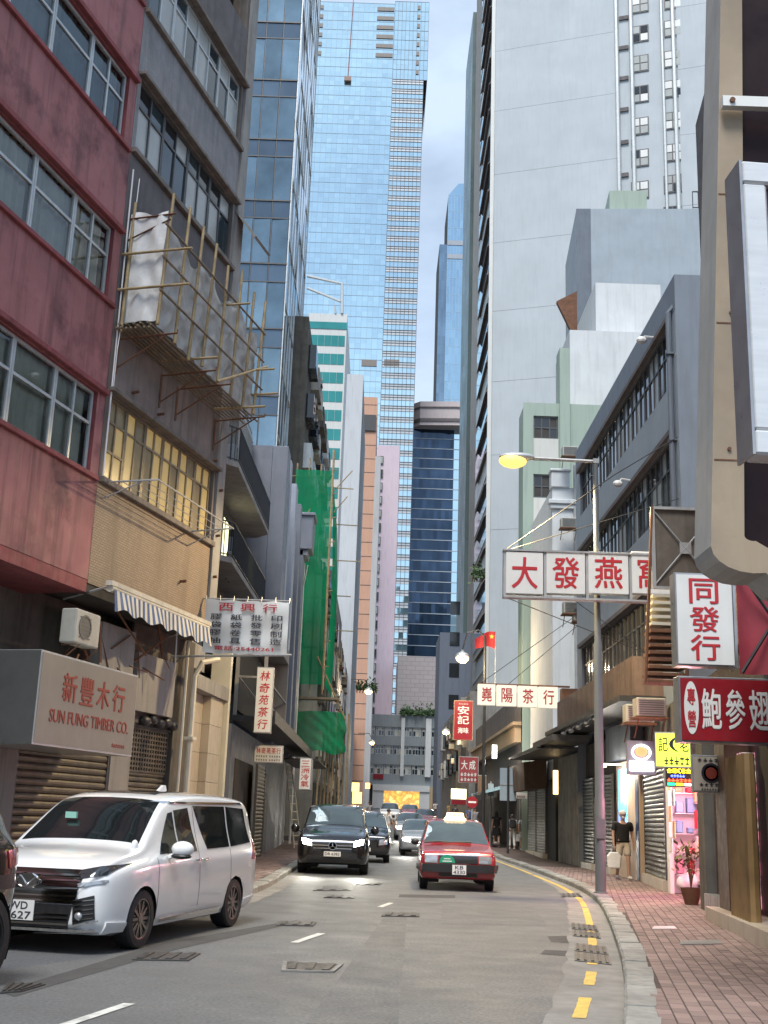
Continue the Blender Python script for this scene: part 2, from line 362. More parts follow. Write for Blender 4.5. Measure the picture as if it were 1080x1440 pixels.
def marks(parent, mt, x, z, w_, h, n, y=-.004, gap=.25, seed=1):
    """writing too small to read in the photograph: n blurred stroke clusters, not characters"""
    r_ = random.Random(seed); cw = w_/(n+(n-1)*gap)
    for i in range(n):
        b = MB(); x0 = x+i*cw*(1+gap); u = r_.uniform(.25, .6)
        b.box(x0, x0+cw, y-.004, y, z+h*u, z+h*(u+.2)); b.box(x0+cw*.38, x0+cw*.62, y-.0055, y-.001, z, z+h*r_.uniform(.85, 1)); b.box(x0+cw*.1, x0+cw*.9, y-.003, y+.001, z+h*.04, z+h*.2)
        b.build('lettering', mt, parent)
# ================================================================== ground, road, kerbs, pavement
def interp(tab, y):
    if y <= tab[0][1]: i = 0
    elif y >= tab[-1][1]: i = len(tab)-2
    else: i = max(k for k in range(len(tab)-1) if tab[k][1] <= y)
    (x0, y0), (x1, y1) = tab[i], tab[i+1]
    t = (y-y0)/(y1-y0); return x0+(x1-x0)*t
def smooth_tab(tab, step=.5):
    """resample a kerb line finely and round its corners"""
    ys = []; y = tab[0][1]
    while y < tab[-1][1]: ys.append(y); y += step if y < 70 else 5
    xs = [interp(tab, q) for q in ys]
    for _ in range(14): xs = [xs[0]]+[(xs[i-1]+2*xs[i]+xs[i+1])/4 for i in range(1, len(xs)-1)]+[xs[-1]]
    return list(zip(xs, ys))+[tab[-1]]
KR = smooth_tab([(-6.0, -20), (-.15, 0), (2.0, 9.7), (2.67, 12.9), (3.72, 19.1), (4.55, 24.5), (4.95, 29.2), (5.16, 40), (5.25, 60), (5.4, 206)])
KL = smooth_tab([(-12.5, -20), (-8.0, 1), (-4.45, 13.6), (-2.35, 20.5), (-2.12, 25), (-2.1, 34), (-2.2, 60), (-2.6, 206)])
kr = lambda y: interp(KR, y); kl = lambda y: interp(KL, y)
BR = [(3.2, 5), (4.75, 13), (5.5, 17.4), (6.7, 25.3), (7.05, 31.6), (6.95, 49), (6.9, 206)]
br = lambda y: interp(BR, y)
g = MB(); ys = [-60, -20, 0, 20, 50, 55, 60, 80, 100, 150, 206, 260, 500, 1200, 3000]
for i in range(len(ys)-1): g.quad((-900, ys[i], gz(ys[i])-.02), (900, ys[i], gz(ys[i])-.02), (900, ys[i+1], gz(ys[i+1])-.02), (-900, ys[i+1], gz(ys[i+1])-.02))
struct(g.build('ground', M['soil']))
yy = [-20+.5*i for i in range(161)]+[60+2*i for i in range(1, 74)]
def strip(name, mt, fa, fb, dz, ylist, parent=None):
    b = MB()
    for i in range(len(ylist)-1):
        p, q = ylist[i], ylist[i+1]
        b.quad((fa(p), p, gz(p)+dz), (fb(p), p, gz(p)+dz), (fb(q), q, gz(q)+dz), (fa(q), q, gz(q)+dz))
    return b.build(name, mt, parent)
road = struct(strip('road', M['asphalt'], kl, kr, 0, yy))
# concrete gutter bands beside both kerbs, with an uneven asphalt edge
rg = random.Random(3); jit = {q: rg.uniform(-.03, .03) for q in yy}
GW = lambda y: .62 if y < 24 else .62-.2*min(1, (y-24)/10)
struct(strip('gutter', M['gutter'], lambda y: kr(y)-GW(y)-jit[y], kr, .004, [q for q in yy if 4 <= q <= 70]))
struct(strip('gutter', M['gutter'], kl, lambda y: kl(y)+.35+jit[y], .004, [q for q in yy if 18 <= q <= 60]))
PVZ = .12
pave_r = struct(strip('pavement', M['joint'], lambda y: kr(y)+.02, lambda y: br(y)+5, PVZ-.008, yy))
pave_l = struct(strip('pavement', M['joint'], lambda y: kl(y)-9, lambda y: kl(y)-.02, PVZ-.008, yy))
# kerb stones, each its own piece
def kerb_run(name, tab, side, y0, y1, ln):
    par = struct(thing(name, 'x', 'kerb')); del par['label']; del par['category']
    y = y0; k = 0; me = []
    while y < y1:
        L_ = ln*rg.uniform(.85, 1.2); a = Vector((interp(tab, y), y, 0)); c = Vector((interp(tab, y+L_), y+L_, 0)); d = c-a; l = d.length-.014
        w_ = .26+rg.uniform(-.02, .02); z = PVZ+rg.uniform(-.004, .012); ch = .025
        b = MB(); s_ = side
        prof = [(0, -.06), (0, z-ch), (s_*ch, z), (s_*w_, z), (s_*w_, -.06)]
        if s_ < 0: prof = prof[::-1]
        n = len(prof); vs = []
        for t in (0, .5, 1):
            for q, h in prof: vs.append((q+rg.uniform(-.006, .006), l*t, h+rg.uniform(-.004, .004)))
        fs = [(i*n+k2, i*n+(k2+1) % n, (i+1)*n+(k2+1) % n, (i+1)*n+k2) for i in range(2) for k2 in range(n)]+[tuple(range(n-1, -1, -1)), tuple(2*n+k2 for k2 in range(n))]
        b.add(vs, [f[::-1] for f in fs])
        b.build('kerbstone', M['kerb_stone'], par, (a.x, a.y, gz(y)), (0, 0, -math.atan2(d.x, d.y)))
        y += L_*d.y/d.length; k += 1
    return par
kerb_run('kerb', KR, 1, 5.5, 62, .62)
kerb_run('kerb', KL, -1, 19, 62, .9)
struct(strip('kerb', M['kerb_stone'], kr, lambda y: kr(y)+.26, PVZ+.002, [q for q in yy if q >= 62]))
struct(strip('kerb', M['kerb_stone'], lambda y: kl(y)-.26, kl, PVZ+.002, [q for q in yy if q >= 62]))
# brick pavers: the largest as pieces, the rest one mesh
def pavers(par, fa, fb, y0, y1, ang, npc, pw=.10, pl=.2):
    ca, sa = math.cos(R(ang)), math.sin(R(ang)); cells = []
    P0 = (fa(y0), y0); rows = int((y1-y0)*1.3/pl)
    for i in range(-60, 110):
        for j in range(-40, rows):
            u = i*(pw); v = (j+(.5 if i % 2 else 0))*pl
            x = P0[0]+u*ca+v*sa; y = P0[1]-u*sa+v*ca
            if y0 < y < y1 and fa(y)-.01 < x < fb(y)-.02: cells.append((math.hypot(x, y), x, y))
    cells.sort(); me = None; b = MB(); hw, hl = pw/2-.004, pl/2-.004
    base = [(-hw,-hl),(hw,-hl),(hw,hl),(-hw,hl)]
    p = MB(); p.add([(x, y, -.012) for x, y in base]+[(x*.95, y*.97, 0) for x, y in base], [(0,1,5,4),(1,2,6,5),(2,3,7,6),(3,0,4,7),(4,5,6,7)])
    me = p.mesh('paver', M['paver'])
    for k, (d, x, y) in enumerate(cells):
        z = gz(y)+PVZ+rg.uniform(-.002, .003); tx, ty = rg.uniform(-.012, .012), rg.uniform(-.012, .012)
        if k < npc: put('paver', me, par, (x, y, z), (tx, ty, -R(ang)))
        else:
            vs = []
            for (q, h, zz) in [(a, c, -.012) for a, c in base]+[(a*.95, c*.97, 0) for a, c in base]:
                vs.append((x+q*ca+h*sa, y-q*sa+h*ca, z+zz+q*ty-h*tx))
            b.add(vs, [(0,1,5,4),(1,2,6,5),(2,3,7,6),(3,0,4,7),(4,5,6,7)])
    stuff(b.build('pavers', M['paver'], par))
pavers(pave_r, lambda y: kr(y)+.27, lambda y: br(y)+.5, 7.5, 40, 10, 300, .125, .25)
pavers(pave_l, lambda y: kl(y)-2.6, lambda y: kl(y)-.27, 19, 58, 2, 0, .125, .25)
# painted lines
def ribbon(name, mt, pts, w_, dz, par=None):
    b = MB(); pts = [Vector((p[0], p[1], 0)) for p in pts]
    L_, R_ = [], []
    for i, p in enumerate(pts):
        t = (pts[min(i+1, len(pts)-1)]-pts[max(i-1, 0)]).normalized(); n = Vector((t.y, -t.x, 0)); w2 = w_/2*(1+rg.uniform(-.08, .08))
        L_.append(p-n*w2); R_.append(p+n*w2)
    for i in range(len(pts)-1):
        q = [L_[i], R_[i], R_[i+1], L_[i+1]]; b.add([(a.x, a.y, gz(a.y)+dz) for a in q], [(0, 1, 2, 3)])
    return struct(b.build(name, mt, par))
def yl(y): return kr(y)-.30-.06*min(1, max(0, (16-y)/6))
# the yellow kerb line, broken by grates and worn gaps
for y0, y1 in ((5.5, 7.6), (8.2, 9.45), (9.9, 11.05), (11.9, 12.95), (13.6, 14.6), (15.0, 17.4), (17.5, 22.6), (22.9, 36), (36.4, 60)):
    n = max(3, int((y1-y0)/.12)); ribbon('yellow_line', M['yellow_paint'], [(yl(y0+(y1-y0)*i/n), y0+(y1-y0)*i/n) for i in range(n+1)], .11, .008)
for (ax, ay, bx, by) in ((80, 1446, 182, 1412), (414, 1326, 452, 1313), (534, 1276, 550, 1270), (520, 1262, 520, 1262)):
    a, c = onG(ax, ay), onG(bx, by)
    if (a-c).length > .05: ribbon('lane_line', M['white_paint'], [a, a.lerp(c, .33), a.lerp(c, .66), c], .1, .006)
a, c = onG(540, 1272), onG(556, 1266)
# gully grates, manholes and patches, let into the road
def plate(name, label, corners, mt, bars=0, frame=None, cat='drain cover', group=None):
    P = [onG(*q) for q in corners]; ctr = sum(P, Vector())/4; t = thing(name, label, cat, (ctr.x, ctr.y, 0), 0, group)
    L_ = [p-ctr for p in P]; b = MB(); z0, z1 = .002, .014
    vs = [(p.x, p.y, z0) for p in L_]+[(p.x, p.y, z1) for p in L_]
    b.add(vs, [(4,5,6,7),(0,1,5,4),(1,2,6,5),(2,3,7,6),(3,0,4,7)])
    b.build('plate', mt, t)
    if bars:
        g_ = MB()
        for k in range(bars):
            s0, s1 = (k+.25)/bars, (k+.75)/bars
            q = [L_[0].lerp(L_[1], s0), L_[0].lerp(L_[1], s1), L_[3].lerp(L_[2], s1), L_[3].lerp(L_[2], s0)]
            m0 = sum(q, Vector())/4; q = [m0+(a_-m0)*.86 for a_ in q]
            g_.add([(a_.x, a_.y, z1) for a_ in q]+[(a_.x, a_.y, z1+.012) for a_ in q], [(4,5,6,7),(0,1,5,4),(1,2,6,5),(2,3,7,6),(3,0,4,7)])
        g_.build('bar', M['iron'], t)
    if frame:
        f_ = MB()
        for k in range(4):
            a_, c_ = L_[k], L_[(k+1) % 4]; i0, i1 = a_*.9, c_*.9
            f_.add([(a_.x*1.06, a_.y*1.06, .003), (c_.x*1.06, c_.y*1.06, .003), (i1.x, i1.y, .003), (i0.x, i0.y, .003), (a_.x*1.06, a_.y*1.06, .018), (c_.x*1.06, c_.y*1.06, .018), (i1.x, i1.y, .018), (i0.x, i0.y, .018)], [(4,5,6,7),(0,1,5,4),(2,3,7,6)])
        f_.build('rim', frame, t)
    return t
GG = 'gully grates along the right kerb'
plate('gully_grate', 'pair-slot iron gully grate in the gutter, nearest the viewer', ((808,1352),(860,1358),(857,1346),(808,1340)), M['alu_dark'], 5, None, group=GG)
plate('gully_grate', 'iron gully grate in the gutter just behind the nearest one', ((808,1338),(856,1344),(853,1333),(808,1328)), M['alu_dark'], 5, None, group=GG)
plate('gully_grate', 'iron gully grate of the middle pair on the yellow line, near side', ((805,1317),(845,1321),(843,1313),(805,1309)), M['alu_dark'], 5, None, group=GG)
plate('gully_grate', 'iron gully grate of the middle pair on the yellow line, far side', ((804,1307),(842,1311),(839,1303),(803,1299)), M['alu_dark'], 5, None, group=GG)
plate('gully_grate', 'small iron gully grate where the kerb turns by the lamp post', ((789,1262),(820,1262),(815,1257),(789,1257)), M['alu_dark'], 4, None, group=GG)
plate('manhole_cover', 'recessed iron manhole cover with worn pale rim in mid road', ((398,1366),(468,1368),(480,1358),(400,1354)), M['iron'], 3, M['gutter'], 'manhole cover')
plate('manhole_cover', 'dark square manhole cover beside the white people carrier', ((185,1351),(265,1352),(282,1342),(205,1341)), M['iron'], 4, None, 'manhole cover')
plate('manhole_cover', 'dark manhole cover beside the front wheel of the black car', ((0,1398),(30,1396),(64,1386),(12,1384)), M['iron'], 4, None, 'manhole cover')
for i, (q, lb) in enumerate([(((536,1289),(590,1290),(590,1285),(541,1284)), 'dark iron cover in the lane before the taxi'), (((388,1302),(440,1303),(445,1298),(392,1297)), 'iron cover with shiny edge right of the white people carrier'), (((455,1263),(498,1264),(500,1260),(460,1260)), 'narrow iron cover in front of the black van, nearer one'), (((440,1253),(494,1253),(497,1247),(444,1247)), 'wide iron cover in front of the black van, further one'), (((497,1245),(535,1245),(537,1242),(500,1242)), 'thin iron cover in the lane right of the black van')]):
    plate('manhole_cover', lb, q, M['iron'], 3, None, 'manhole cover', 'covers in the roadway')
def flat(name, mt, pts, dz):
    b = MB(); b.add([(p.x, p.y, gz(p.y)+dz) for p in pts], [tuple(range(len(pts)))]); return struct(b.build(name, mt))
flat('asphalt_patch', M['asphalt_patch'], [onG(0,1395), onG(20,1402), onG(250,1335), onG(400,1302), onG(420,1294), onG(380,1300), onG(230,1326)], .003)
flat('asphalt_patch', M['asphalt_patch'], [onG(760,1342), onG(808,1346), onG(805,1338), onG(766,1336)], .003)
flat('asphalt_patch', M['asphalt_patch'], [onG(775,1325), onG(806,1327), onG(803,1316), onG(770,1317)], .003)
flat('asphalt_patch', M['asphalt_patch2'], [onG(430,1440), onG(560,1440), onG(572,1290), onG(540,1290)], .0022)
flat('asphalt_patch', M['asphalt_patch2'], [onG(620,1300), onG(770,1302), onG(745,1270), onG(622,1268)], .0022)
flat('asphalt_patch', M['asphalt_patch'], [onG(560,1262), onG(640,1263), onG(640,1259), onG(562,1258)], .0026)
for i, (q, lb) in enumerate([(((917,1307),(952,1307),(948,1303),(920,1303)), 'small pale metal cover in the brick pavement, nearer the shops'), (((957,1329),(1015,1328),(1012,1322),(956,1324)), 'pale-edged cover in the brick pavement, nearest the viewer')]):
    P = [onG(*c_, PVZ) for c_ in q]; ctr = sum(P, Vector())/4; b = MB(); b.add([(p.x-ctr.x, p.y-ctr.y, .0) for p in P]+[(p.x-ctr.x, p.y-ctr.y, .012) for p in P], [(4,5,6,7),(0,1,5,4),(1,2,6,5),(2,3,7,6),(3,0,4,7)])
    tag(b.build('pavement_cover', M['galv' if i == 0 else 'gutter'], None, (ctr.x, ctr.y, PVZ-.002)), lb, 'drain cover', 'covers in the pavement')
# ================================================================== left side of the street
def brickmat(name, c1, c2, mo, bw, bh, gap=.01, rough=.7, bump=.4, wall='xz', streak=0., scol=(.1,.08,.06)):
    m = bpy.data.materials.new(name); m.use_nodes = True; nt = m.node_tree; N = nt.nodes; L = nt.links; b = N['Principled BSDF']; b.inputs['Roughness'].default_value = rough
    t = N.new('ShaderNodeTexCoord'); sp = N.new('ShaderNodeSeparateXYZ'); cb = N.new('ShaderNodeCombineXYZ'); L.new(t.outputs['Object'], sp.inputs[0])
    L.new(sp.outputs['X' if wall == 'xz' else 'Y'], cb.inputs[0]); L.new(sp.outputs['Z'], cb.inputs[1])
    k = N.new('ShaderNodeTexBrick'); L.new(cb.outputs[0], k.inputs['Vector']); k.inputs['Scale'].default_value = 1; k.inputs['Brick Width'].default_value = bw; k.inputs['Row Height'].default_value = bh
    k.inputs['Mortar Size'].default_value = gap; k.inputs['Mortar Smooth'].default_value = .2; k.inputs['Color1'].default_value = c4(c1); k.inputs['Color2'].default_value = c4(c2); k.inputs['Mortar'].default_value = c4(mo)
    g_ = N.new('ShaderNodeNewGeometry'); mp_ = N.new('ShaderNodeMapping'); mp_.inputs['Scale'].default_value = (3, 3, .4); L.new(g_.outputs['Position'], mp_.inputs[0])
    n = N.new('ShaderNodeTexNoise'); n.inputs['Scale'].default_value = 1; n.inputs['Detail'].default_value = 7; L.new(mp_.outputs[0], n.inputs['Vector'])
    r = N.new('ShaderNodeMapRange'); r.inputs[1].default_value = .45; r.inputs[2].default_value = .75; r.inputs[4].default_value = streak; L.new(n.outputs['Fac'], r.inputs[0])
    x = N.new('ShaderNodeMix'); x.data_type = 'RGBA'; L.new(r.outputs[0], x.inputs[0]); L.new(k.outputs['Color'], x.inputs[6]); x.inputs[7].default_value = c4(scol); L.new(x.outputs[2], b.inputs['Base Color'])
    bp = N.new('ShaderNodeBump'); bp.inputs['Strength'].default_value = bump; bp.inputs['Distance'].default_value = .006; bp.invert = True; L.new(k.outputs['Fac'], bp.inputs['Height']); L.new(bp.outputs[0], b.inputs['Normal'])
    return m
M['mosaic_wall'] = brickmat('mosaic_wall', (.33,.25,.175), (.28,.21,.145), (.17,.13,.095), .095, .045, .006, streak=.8, scol=(.17,.125,.085))
FL = Frame(-6.5, 13.6, 75)
def curtain(parent, x0, x1, z0, z1, y, mt, wave=.03, n=None, name='curtain'):
    n = n or max(6, int((x1-x0)/.05)); b = MB()
    for i in range(n):
        a, c = x0+(x1-x0)*i/n, x0+(x1-x0)*(i+1)/n; ya, yc = y+wave*math.sin(i*1.7+math.sin(i*.9)), y+wave*math.sin((i+1)*1.7+math.sin((i+1)*.9))
        b.quad((a, ya, z0), (c, yc, z0), (c, yc, z1), (a, ya, z1))
    return b.build(name, mt, parent, smooth=True, sharp=80)
# ---- red building
rb = thing('red_building', 'weathered dark red walk-up building with long aluminium window rows, far left', 'building', FL.w(0, 0), 75)
rows_ = [(7.0, 8.45), (10.2, 11.58), (13.35, 14.72), (16.5, 17.9), (19.7, 21.1)]
wall_sheet(rb, 'wall', M['red_wall'], -9, 5.96, 5.2, 24, [(-8.2, 5.68, a, c) for a, c in rows_], .16, M['red_trim'])
b = MB(); b.box(-9, 5.955, .55, 12, 5.2, 24); b.box(-9, 5.955, .02, .55, 5.0, 5.2); b.build('core', M['interior'], rb)
for i, (a, c) in enumerate(rows_):
    b = MB(); b.box(-9, 5.90, -.07, .0, a-.09, a-.005); b.box(-9, 5.93, -.1, 0, c+.02, c+.12); b.build('sill', M['red_trim'], rb, bevel=.01)
    x = -6.9
    for k in range(10):
        x0 = 5.66-(k+1)*1.25; x1 = 5.66-k*1.25
        if x0 < -4 and i < 4: break
        window(rb, x0+.004, x1-.004, a+.004, c-.004, (.5,) if k % 3 == 0 else (), (.6,), M['alu'], M['pane'] if i != 2 else M['pane'], y=.06, fw=.05)
    ct = [M['blind'], M['curtain'], M['curtain_teal'], M['curtain_teal'], M['curtain']][i]
    curtain(rb, -4.5, 5.6, a, c, .2, ct, .035 if i else .012)
b = MB(); b.box(-9, 5.95, .0, 1.9, 4.98, 5.19); b.build('overhang', M['red_trim'], rb)
# ---- brown building
bb = thing('brown_building', 'brown rendered and mosaic-tiled building with a bamboo scaffold and yellow frosted windows', 'building', FL.w(0, 0), 75)
BX0, BX1 = 5.97, 11.32
w4, w2, w1 = (7.05, 8.58), (13.46, 14.98), (16.5, 18.05)
wall_sheet(bb, 'tiled_wall', M['mosaic_wall'], BX0, BX1, 5.15, 7.0)
wall_sheet(bb, 'wall', M['brown_render'], BX0, BX1, 7.0, 10.2, [(6.14, 10.88, *w4)], .2, M['sill'])
wall_sheet(bb, 'wall', M['dark_render'], BX0, BX1, 10.2, 13.4)
wall_sheet(bb, 'wall', M['grey_render'], BX0, BX1, 13.4, 16.4, [(6.12, 10.85, *w2)], .2, M['sill'])
wall_sheet(bb, 'wall', M['dark_render'], BX0, BX1, 16.4, 24, [(6.12, 10.85, *w1), (6.12, 10.85, 19.6, 21.1)], .2, M['sill'])
b = MB(); b.box(BX0, BX1-.01, .6, 11, 5.15, 24); b.box(BX0, BX1-.005, .02, .6, 4.98, 5.14); b.build('core', M['interior'], bb)
b = MB(); b.quad((BX1, 0, 5.15), (BX1, 11, 5.15), (BX1, 11, 24), (BX1, 0, 24)); b.build('end_wall', M['brown_render'], bb)
for (a, c) in (w4, w2, w1):
    b = MB(); b.box(BX0+.02, 11.0, -.1, 0, a-.12, a-.01); b.box(BX0+.02, 11.0, -.14, 0, c+.02, c+.1); b.build('sill', M['sill'], bb, bevel=.01)
b = MB(); b.box(10.98, BX1+.04, -.06, .0, 5.0, 24); b.build('corner_pilaster', M['concrete'], bb)
# yellow window row: fixed top lights, tall casements below, one opening at the left
yg = [mat('amber_frost_glow', (.5, .4, .2), .22, var=.15, sc=1.5, spec=.8, streak=.3, scol=(.3,.24,.12), emit=(1, .66, .2), estr=.07), mat('amber_frost_dull', (.36, .3, .18), .15, var=.2, sc=1.5, spec=.8)]  # first pane glows faintly: street lamp reflection put into the material
n = 6; mw = (10.86-6.16)/n
for k in range(n):
    x0, x1 = 6.16+k*mw, 6.16+(k+1)*mw
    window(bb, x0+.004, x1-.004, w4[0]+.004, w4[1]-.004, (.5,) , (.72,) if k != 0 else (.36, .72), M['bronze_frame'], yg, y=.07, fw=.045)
curtain(bb, 6.2, 10.85, w4[0], w4[1], .3, M['curtain'], .02)
for (a, c) in (w2, w1):
    for k in range(4):
        x0, x1 = 6.14+k*1.175, 6.14+(k+1)*1.175
        window(bb, x0+.004, x1-.004, a+.004, c-.004, (.5,), (.68,), M['alu_dark'] if a < 15 else M['alu'], [M['glass_blue'], M['glass_dark'], M['glass_frost'], M['glass_blue']] if a < 15 else [M['glass_frost'], M['glass_blue']], y=.06, fw=.045)
# clothes rack and its arms
b = MB(); zr = 6.98
P = [(6.2, -.12, zr), (6.25, -1.0, zr+.02), (9.75, -1.0, zr+.02), (9.8, -.1, zr)]
b.tube(P, .018, 5); 
for t in (.25, .5, .75): b.tube([(6.22, -.12-.88*t, zr), (9.78, -.12-.88*t, zr)], .008, 4)
b.tube([(6.2, 0, zr-.3), (6.25, -.7, zr)], .014, 4); b.tube([(9.8, 0, zr-.3), (9.78, -.7, zr)], .014, 4)
t = thing('clothes_rack', 'empty metal clothes-drying rack below the yellow frosted windows', 'rack', FL.w(0, 0), 75); b.build('frame', M['galv'], t)
b = MB()
for x_, z_ in ((6.9, 8.9), (8.0, 8.86), (10.7, 8.75), (11.1, 8.2), (11.12, 7.2), (11.1, 6.3), (9.6, 5.9)): b.tube([(x_, 0, z_), (x_, -.14, z_+.01)], .03, 6)
b.build('pipe_stub', M['rust'], bb)
b = MB(); b.tube([(BX0+.08, -.05, z_) for z_ in (7.0, 9, 11, 13)], .014, 5); b.tube([(BX0+.15, -.04, 8.6), (BX0+.05, -.1, 9.4), (BX0+.2, -.06, 10.2), (BX0+.25, -.1, 12.9)], .01, 4); b.build('cable', M['ink_white'], bb)
# small hopper window and its sunshade at the far corner
b = MB(); b.prism([(0, 0), (-.55, -.75), (-.5, -.78), (0.02, -.05)], 10.95, 11.9, 'x'); b.build('sunshade', M['concrete'], bb, (0, -.02, 14.9))
# ---- bamboo scaffold with plastic sheeting
sc = thing('bamboo_scaffold', 'bamboo scaffold wrapped in pale plastic sheeting, hung on the brown building', 'scaffold', FL.w(0, 0), 75)
sx0, sx1, sy = 6.08, 10.95, -.82
rs = random.Random(11)
bam_me = {}
def bam(p, q, r=.032, mt='bamboo', par=None):
    p, q = Vector(p), Vector(q); d = q-p; L_ = d.length; b = MB(); n = max(2, int(L_/.34)); pts = []; rr = []
    for i in range(n+1):
        t = i/n; pts.append(p+d*t); rr.append(r*(1-.15*t))
        if i < n: pts += [p+d*(t+.01), p+d*(t+.02)]; rr += [r*1.13*(1-.15*t), r*(1-.15*t)]
    b.tube(pts, rr, 6); return b.build('bamboo_pole', M[mt], par or sc, smooth=True, sharp=70)
npole = 8
for k in range(npole):
    x_ = sx0+(sx1-sx0)*k/(npole-1)+rs.uniform(-.06, .06)
    bam((x_-.02, sy+rs.uniform(-.02, .02), 9.72+rs.uniform(-.05, .12)), (x_+rs.uniform(.08, .2), sy-.02, 12.45+rs.uniform(-.15, .25)), .034)
bam((sx0, -.1, 9.75), (sx0+.05, -.12, 12.35), .034)
for z_ in (10.45, 11.1, 11.75): bam((sx0-.15, sy-.05, z_), (sx1+.2, sy-.05, z_+.04), .024, 'bamboo_old')
for z_ in (10.55, 11.25): bam((sx0-.06, .02, z_), (sx0-.02, sy-.55, z_+.02), .03)
for x_, z_ in ((9.0, 11.55), (10.6, 10.75), (10.9, 10.3), (7.6, 9.8), (10.2, 9.75)): bam((x_, -.2, z_), (x_+.05, sy-.5, z_+.01), .03, 'bamboo')
bam((8.7, sy-.06, 9.75), (11.3, sy-.08, 11.1), .03)
for k in range(9): bam((sx0-.12+rs.uniform(-.05,.05), -.08-.085*k, 9.78), (sx1+.25+rs.uniform(-.2,.2), -.08-.085*k, 9.8), .022, 'bamboo_old')
for k in range(5): bam((sx0-.1+.0*k, -.1-.14*k, 9.86), (sx0+1.5+rs.uniform(0,1), -.1-.14*k, 9.87), .022, 'bamboo_old')
def sheet(name, fn, nu, nv, mt, par):
    b = MB(); b.add([fn(i/nu, j/nv) for j in range(nv+1) for i in range(nu+1)], [(j*(nu+1)+i, j*(nu+1)+i+1, (j+1)*(nu+1)+i+1, (j+1)*(nu+1)+i) for j in range(nv) for i in range(nu)]); return b.build(name, mt, par, smooth=True, sharp=75)
defm('tarp_white', (.68, .69, .68), .45, var=.08, sc=3, bump=.5, bsc=7)
defm('tarp_clear', (.40, .39, .36), .28, var=.2, sc=2.5, bump=.35, bsc=11, patch=.45, pcol=(.26,.24,.2), psc=1.5)
def wr(u, v, s=1.): return s*(.03*math.sin(9*u+5*v)+.025*math.sin(17*u-11*v+1)+.02*math.sin(23*v+3*math.sin(8*u)))
sheet('white_sheet', lambda u, v: (sx0+.06+wr(u, v, .6), -.06+(sy+.1)*u, 9.95+v*(2.15+.06*math.sin(7*u))), 14, 24, M['tarp_white'], sc)
sheet('clear_sheet', lambda u, v: (sx0+.1+(sx1-sx0-.1)*u, sy+.08+wr(u*4, v*1.5, .55), 9.88+v*(1.92+.12*math.sin(u*19)+.06*math.sin(u*41)) - .1*u), 90, 26, M['tarp_clear'], sc)
b = MB()
for x_ in (6.2, 8.0, 8.75, 10.7):
    b.tube([(x_, 0, 9.66), (x_, -1.15, 9.7), (x_, -1.15, 9.76)], .02, 4); b.tube([(x_, 0, 9.1), (x_, -.95, 9.68)], .018, 4); b.tube([(x_, -.02, 9.0), (x_, -.02, 9.7)], .02, 4)
b.tube([(6.1, 0, 12.0), (6.15, -.95, 12.05)], .02, 4); b.tube([(6.1, 0, 11.55), (6.15, -.85, 11.95)], .018, 4)
b.build('steel_bracket', M['rust'], sc)
# ---- shop level under the red and brown buildings
sh = thing('timber_shop_front', 'dim timber merchant shop front with brown roller shutters under the overhang', 'shop front', FL.w(0, 0), 75)
RC = .55
def fl(px, py, o=RC): return FL.fp(px, py, o)
b = MB(); b.box(-9, 11.25, 1.2, 1.4, 0, 5.1); b.box(8.9, 11.25, RC, RC+.05, 3.1, 5.1); b.build('back_wall', M['grime'], sh)
xa, _ = fl(20, 1100); xb, _ = fl(148, 1090); xc, _ = fl(178, 1090); xd, _ = fl(183, 1060); xe, _ = fl(238, 1070); xf, _ = fl(262, 1080)
shutter(sh, xa, xb, .13, 2.75, RC, M['slat'], .115)
shutter(sh, xd, xe, .13, 2.2, RC+.1, M['slat'], .1)
b = MB(); gx0, gx1 = xd+.02, xe-.02   # perforated upper half of the second shutter
gx = gx0
nx_, nz_ = 15, 9
for i in range(nx_+1): b.box(gx0+(gx1-gx0)*i/nx_-.02, gx0+(gx1-gx0)*i/nx_+.02, RC+.06, RC+.09, 2.2, 3.0)
for j in range(nz_+1): b.box(gx0, gx1, RC+.065, RC+.085, 2.2+.8*j/nz_-.018, 2.2+.8*j/nz_+.018)
b.build('grille', M['slat'], sh)
b = MB(); b.box(xb+.06, xc, RC-.05, RC+.2, .1, 3.2); b.build('pillar', M['concrete'], sh)
b = MB(); b.box(xa-2.6, xa-.06, RC-.05, RC+.2, .1, 3.3); b.build('pillar', M['concrete'], sh)
b = MB(); b.box(xe+.06, xf, RC, RC+.5, .1, 5.0); b.build('pillar', M['grime'], sh)
b = MB(); b.box(xd-.02, xe+.02, RC+.02, RC+.3, 3.02, 3.3)
for k in range(5): b.ell((xd+.4+k*.32, RC-.05, 3.15+.05*(k % 2)), (.17, .12, .1), 8, 6)
b.build('shutter_box', M['black_metal'], sh, smooth=True)
rs2 = random.Random(4); b = MB()
for k in range(16):
    x_ = rs2.uniform(5.5, 10.5); z_ = rs2.uniform(3.7, 4.3); b.tube([(x_, rs2.uniform(-.1, .5), z_), (x_+rs2.uniform(-1, 1), rs2.uniform(0, .9), z_+rs2.uniform(.2, .9))], rs2.uniform(.01, .03), 4)
b.build('clutter_pipe', M['rust'], sh)
b = MB(); b.box(7.2, 8.5, .3, .5, 3.75, 4.7); b.box(8.9, 10.6, .4, .6, 3.3, 4.4); b.build('panel', M['concrete'], sh)
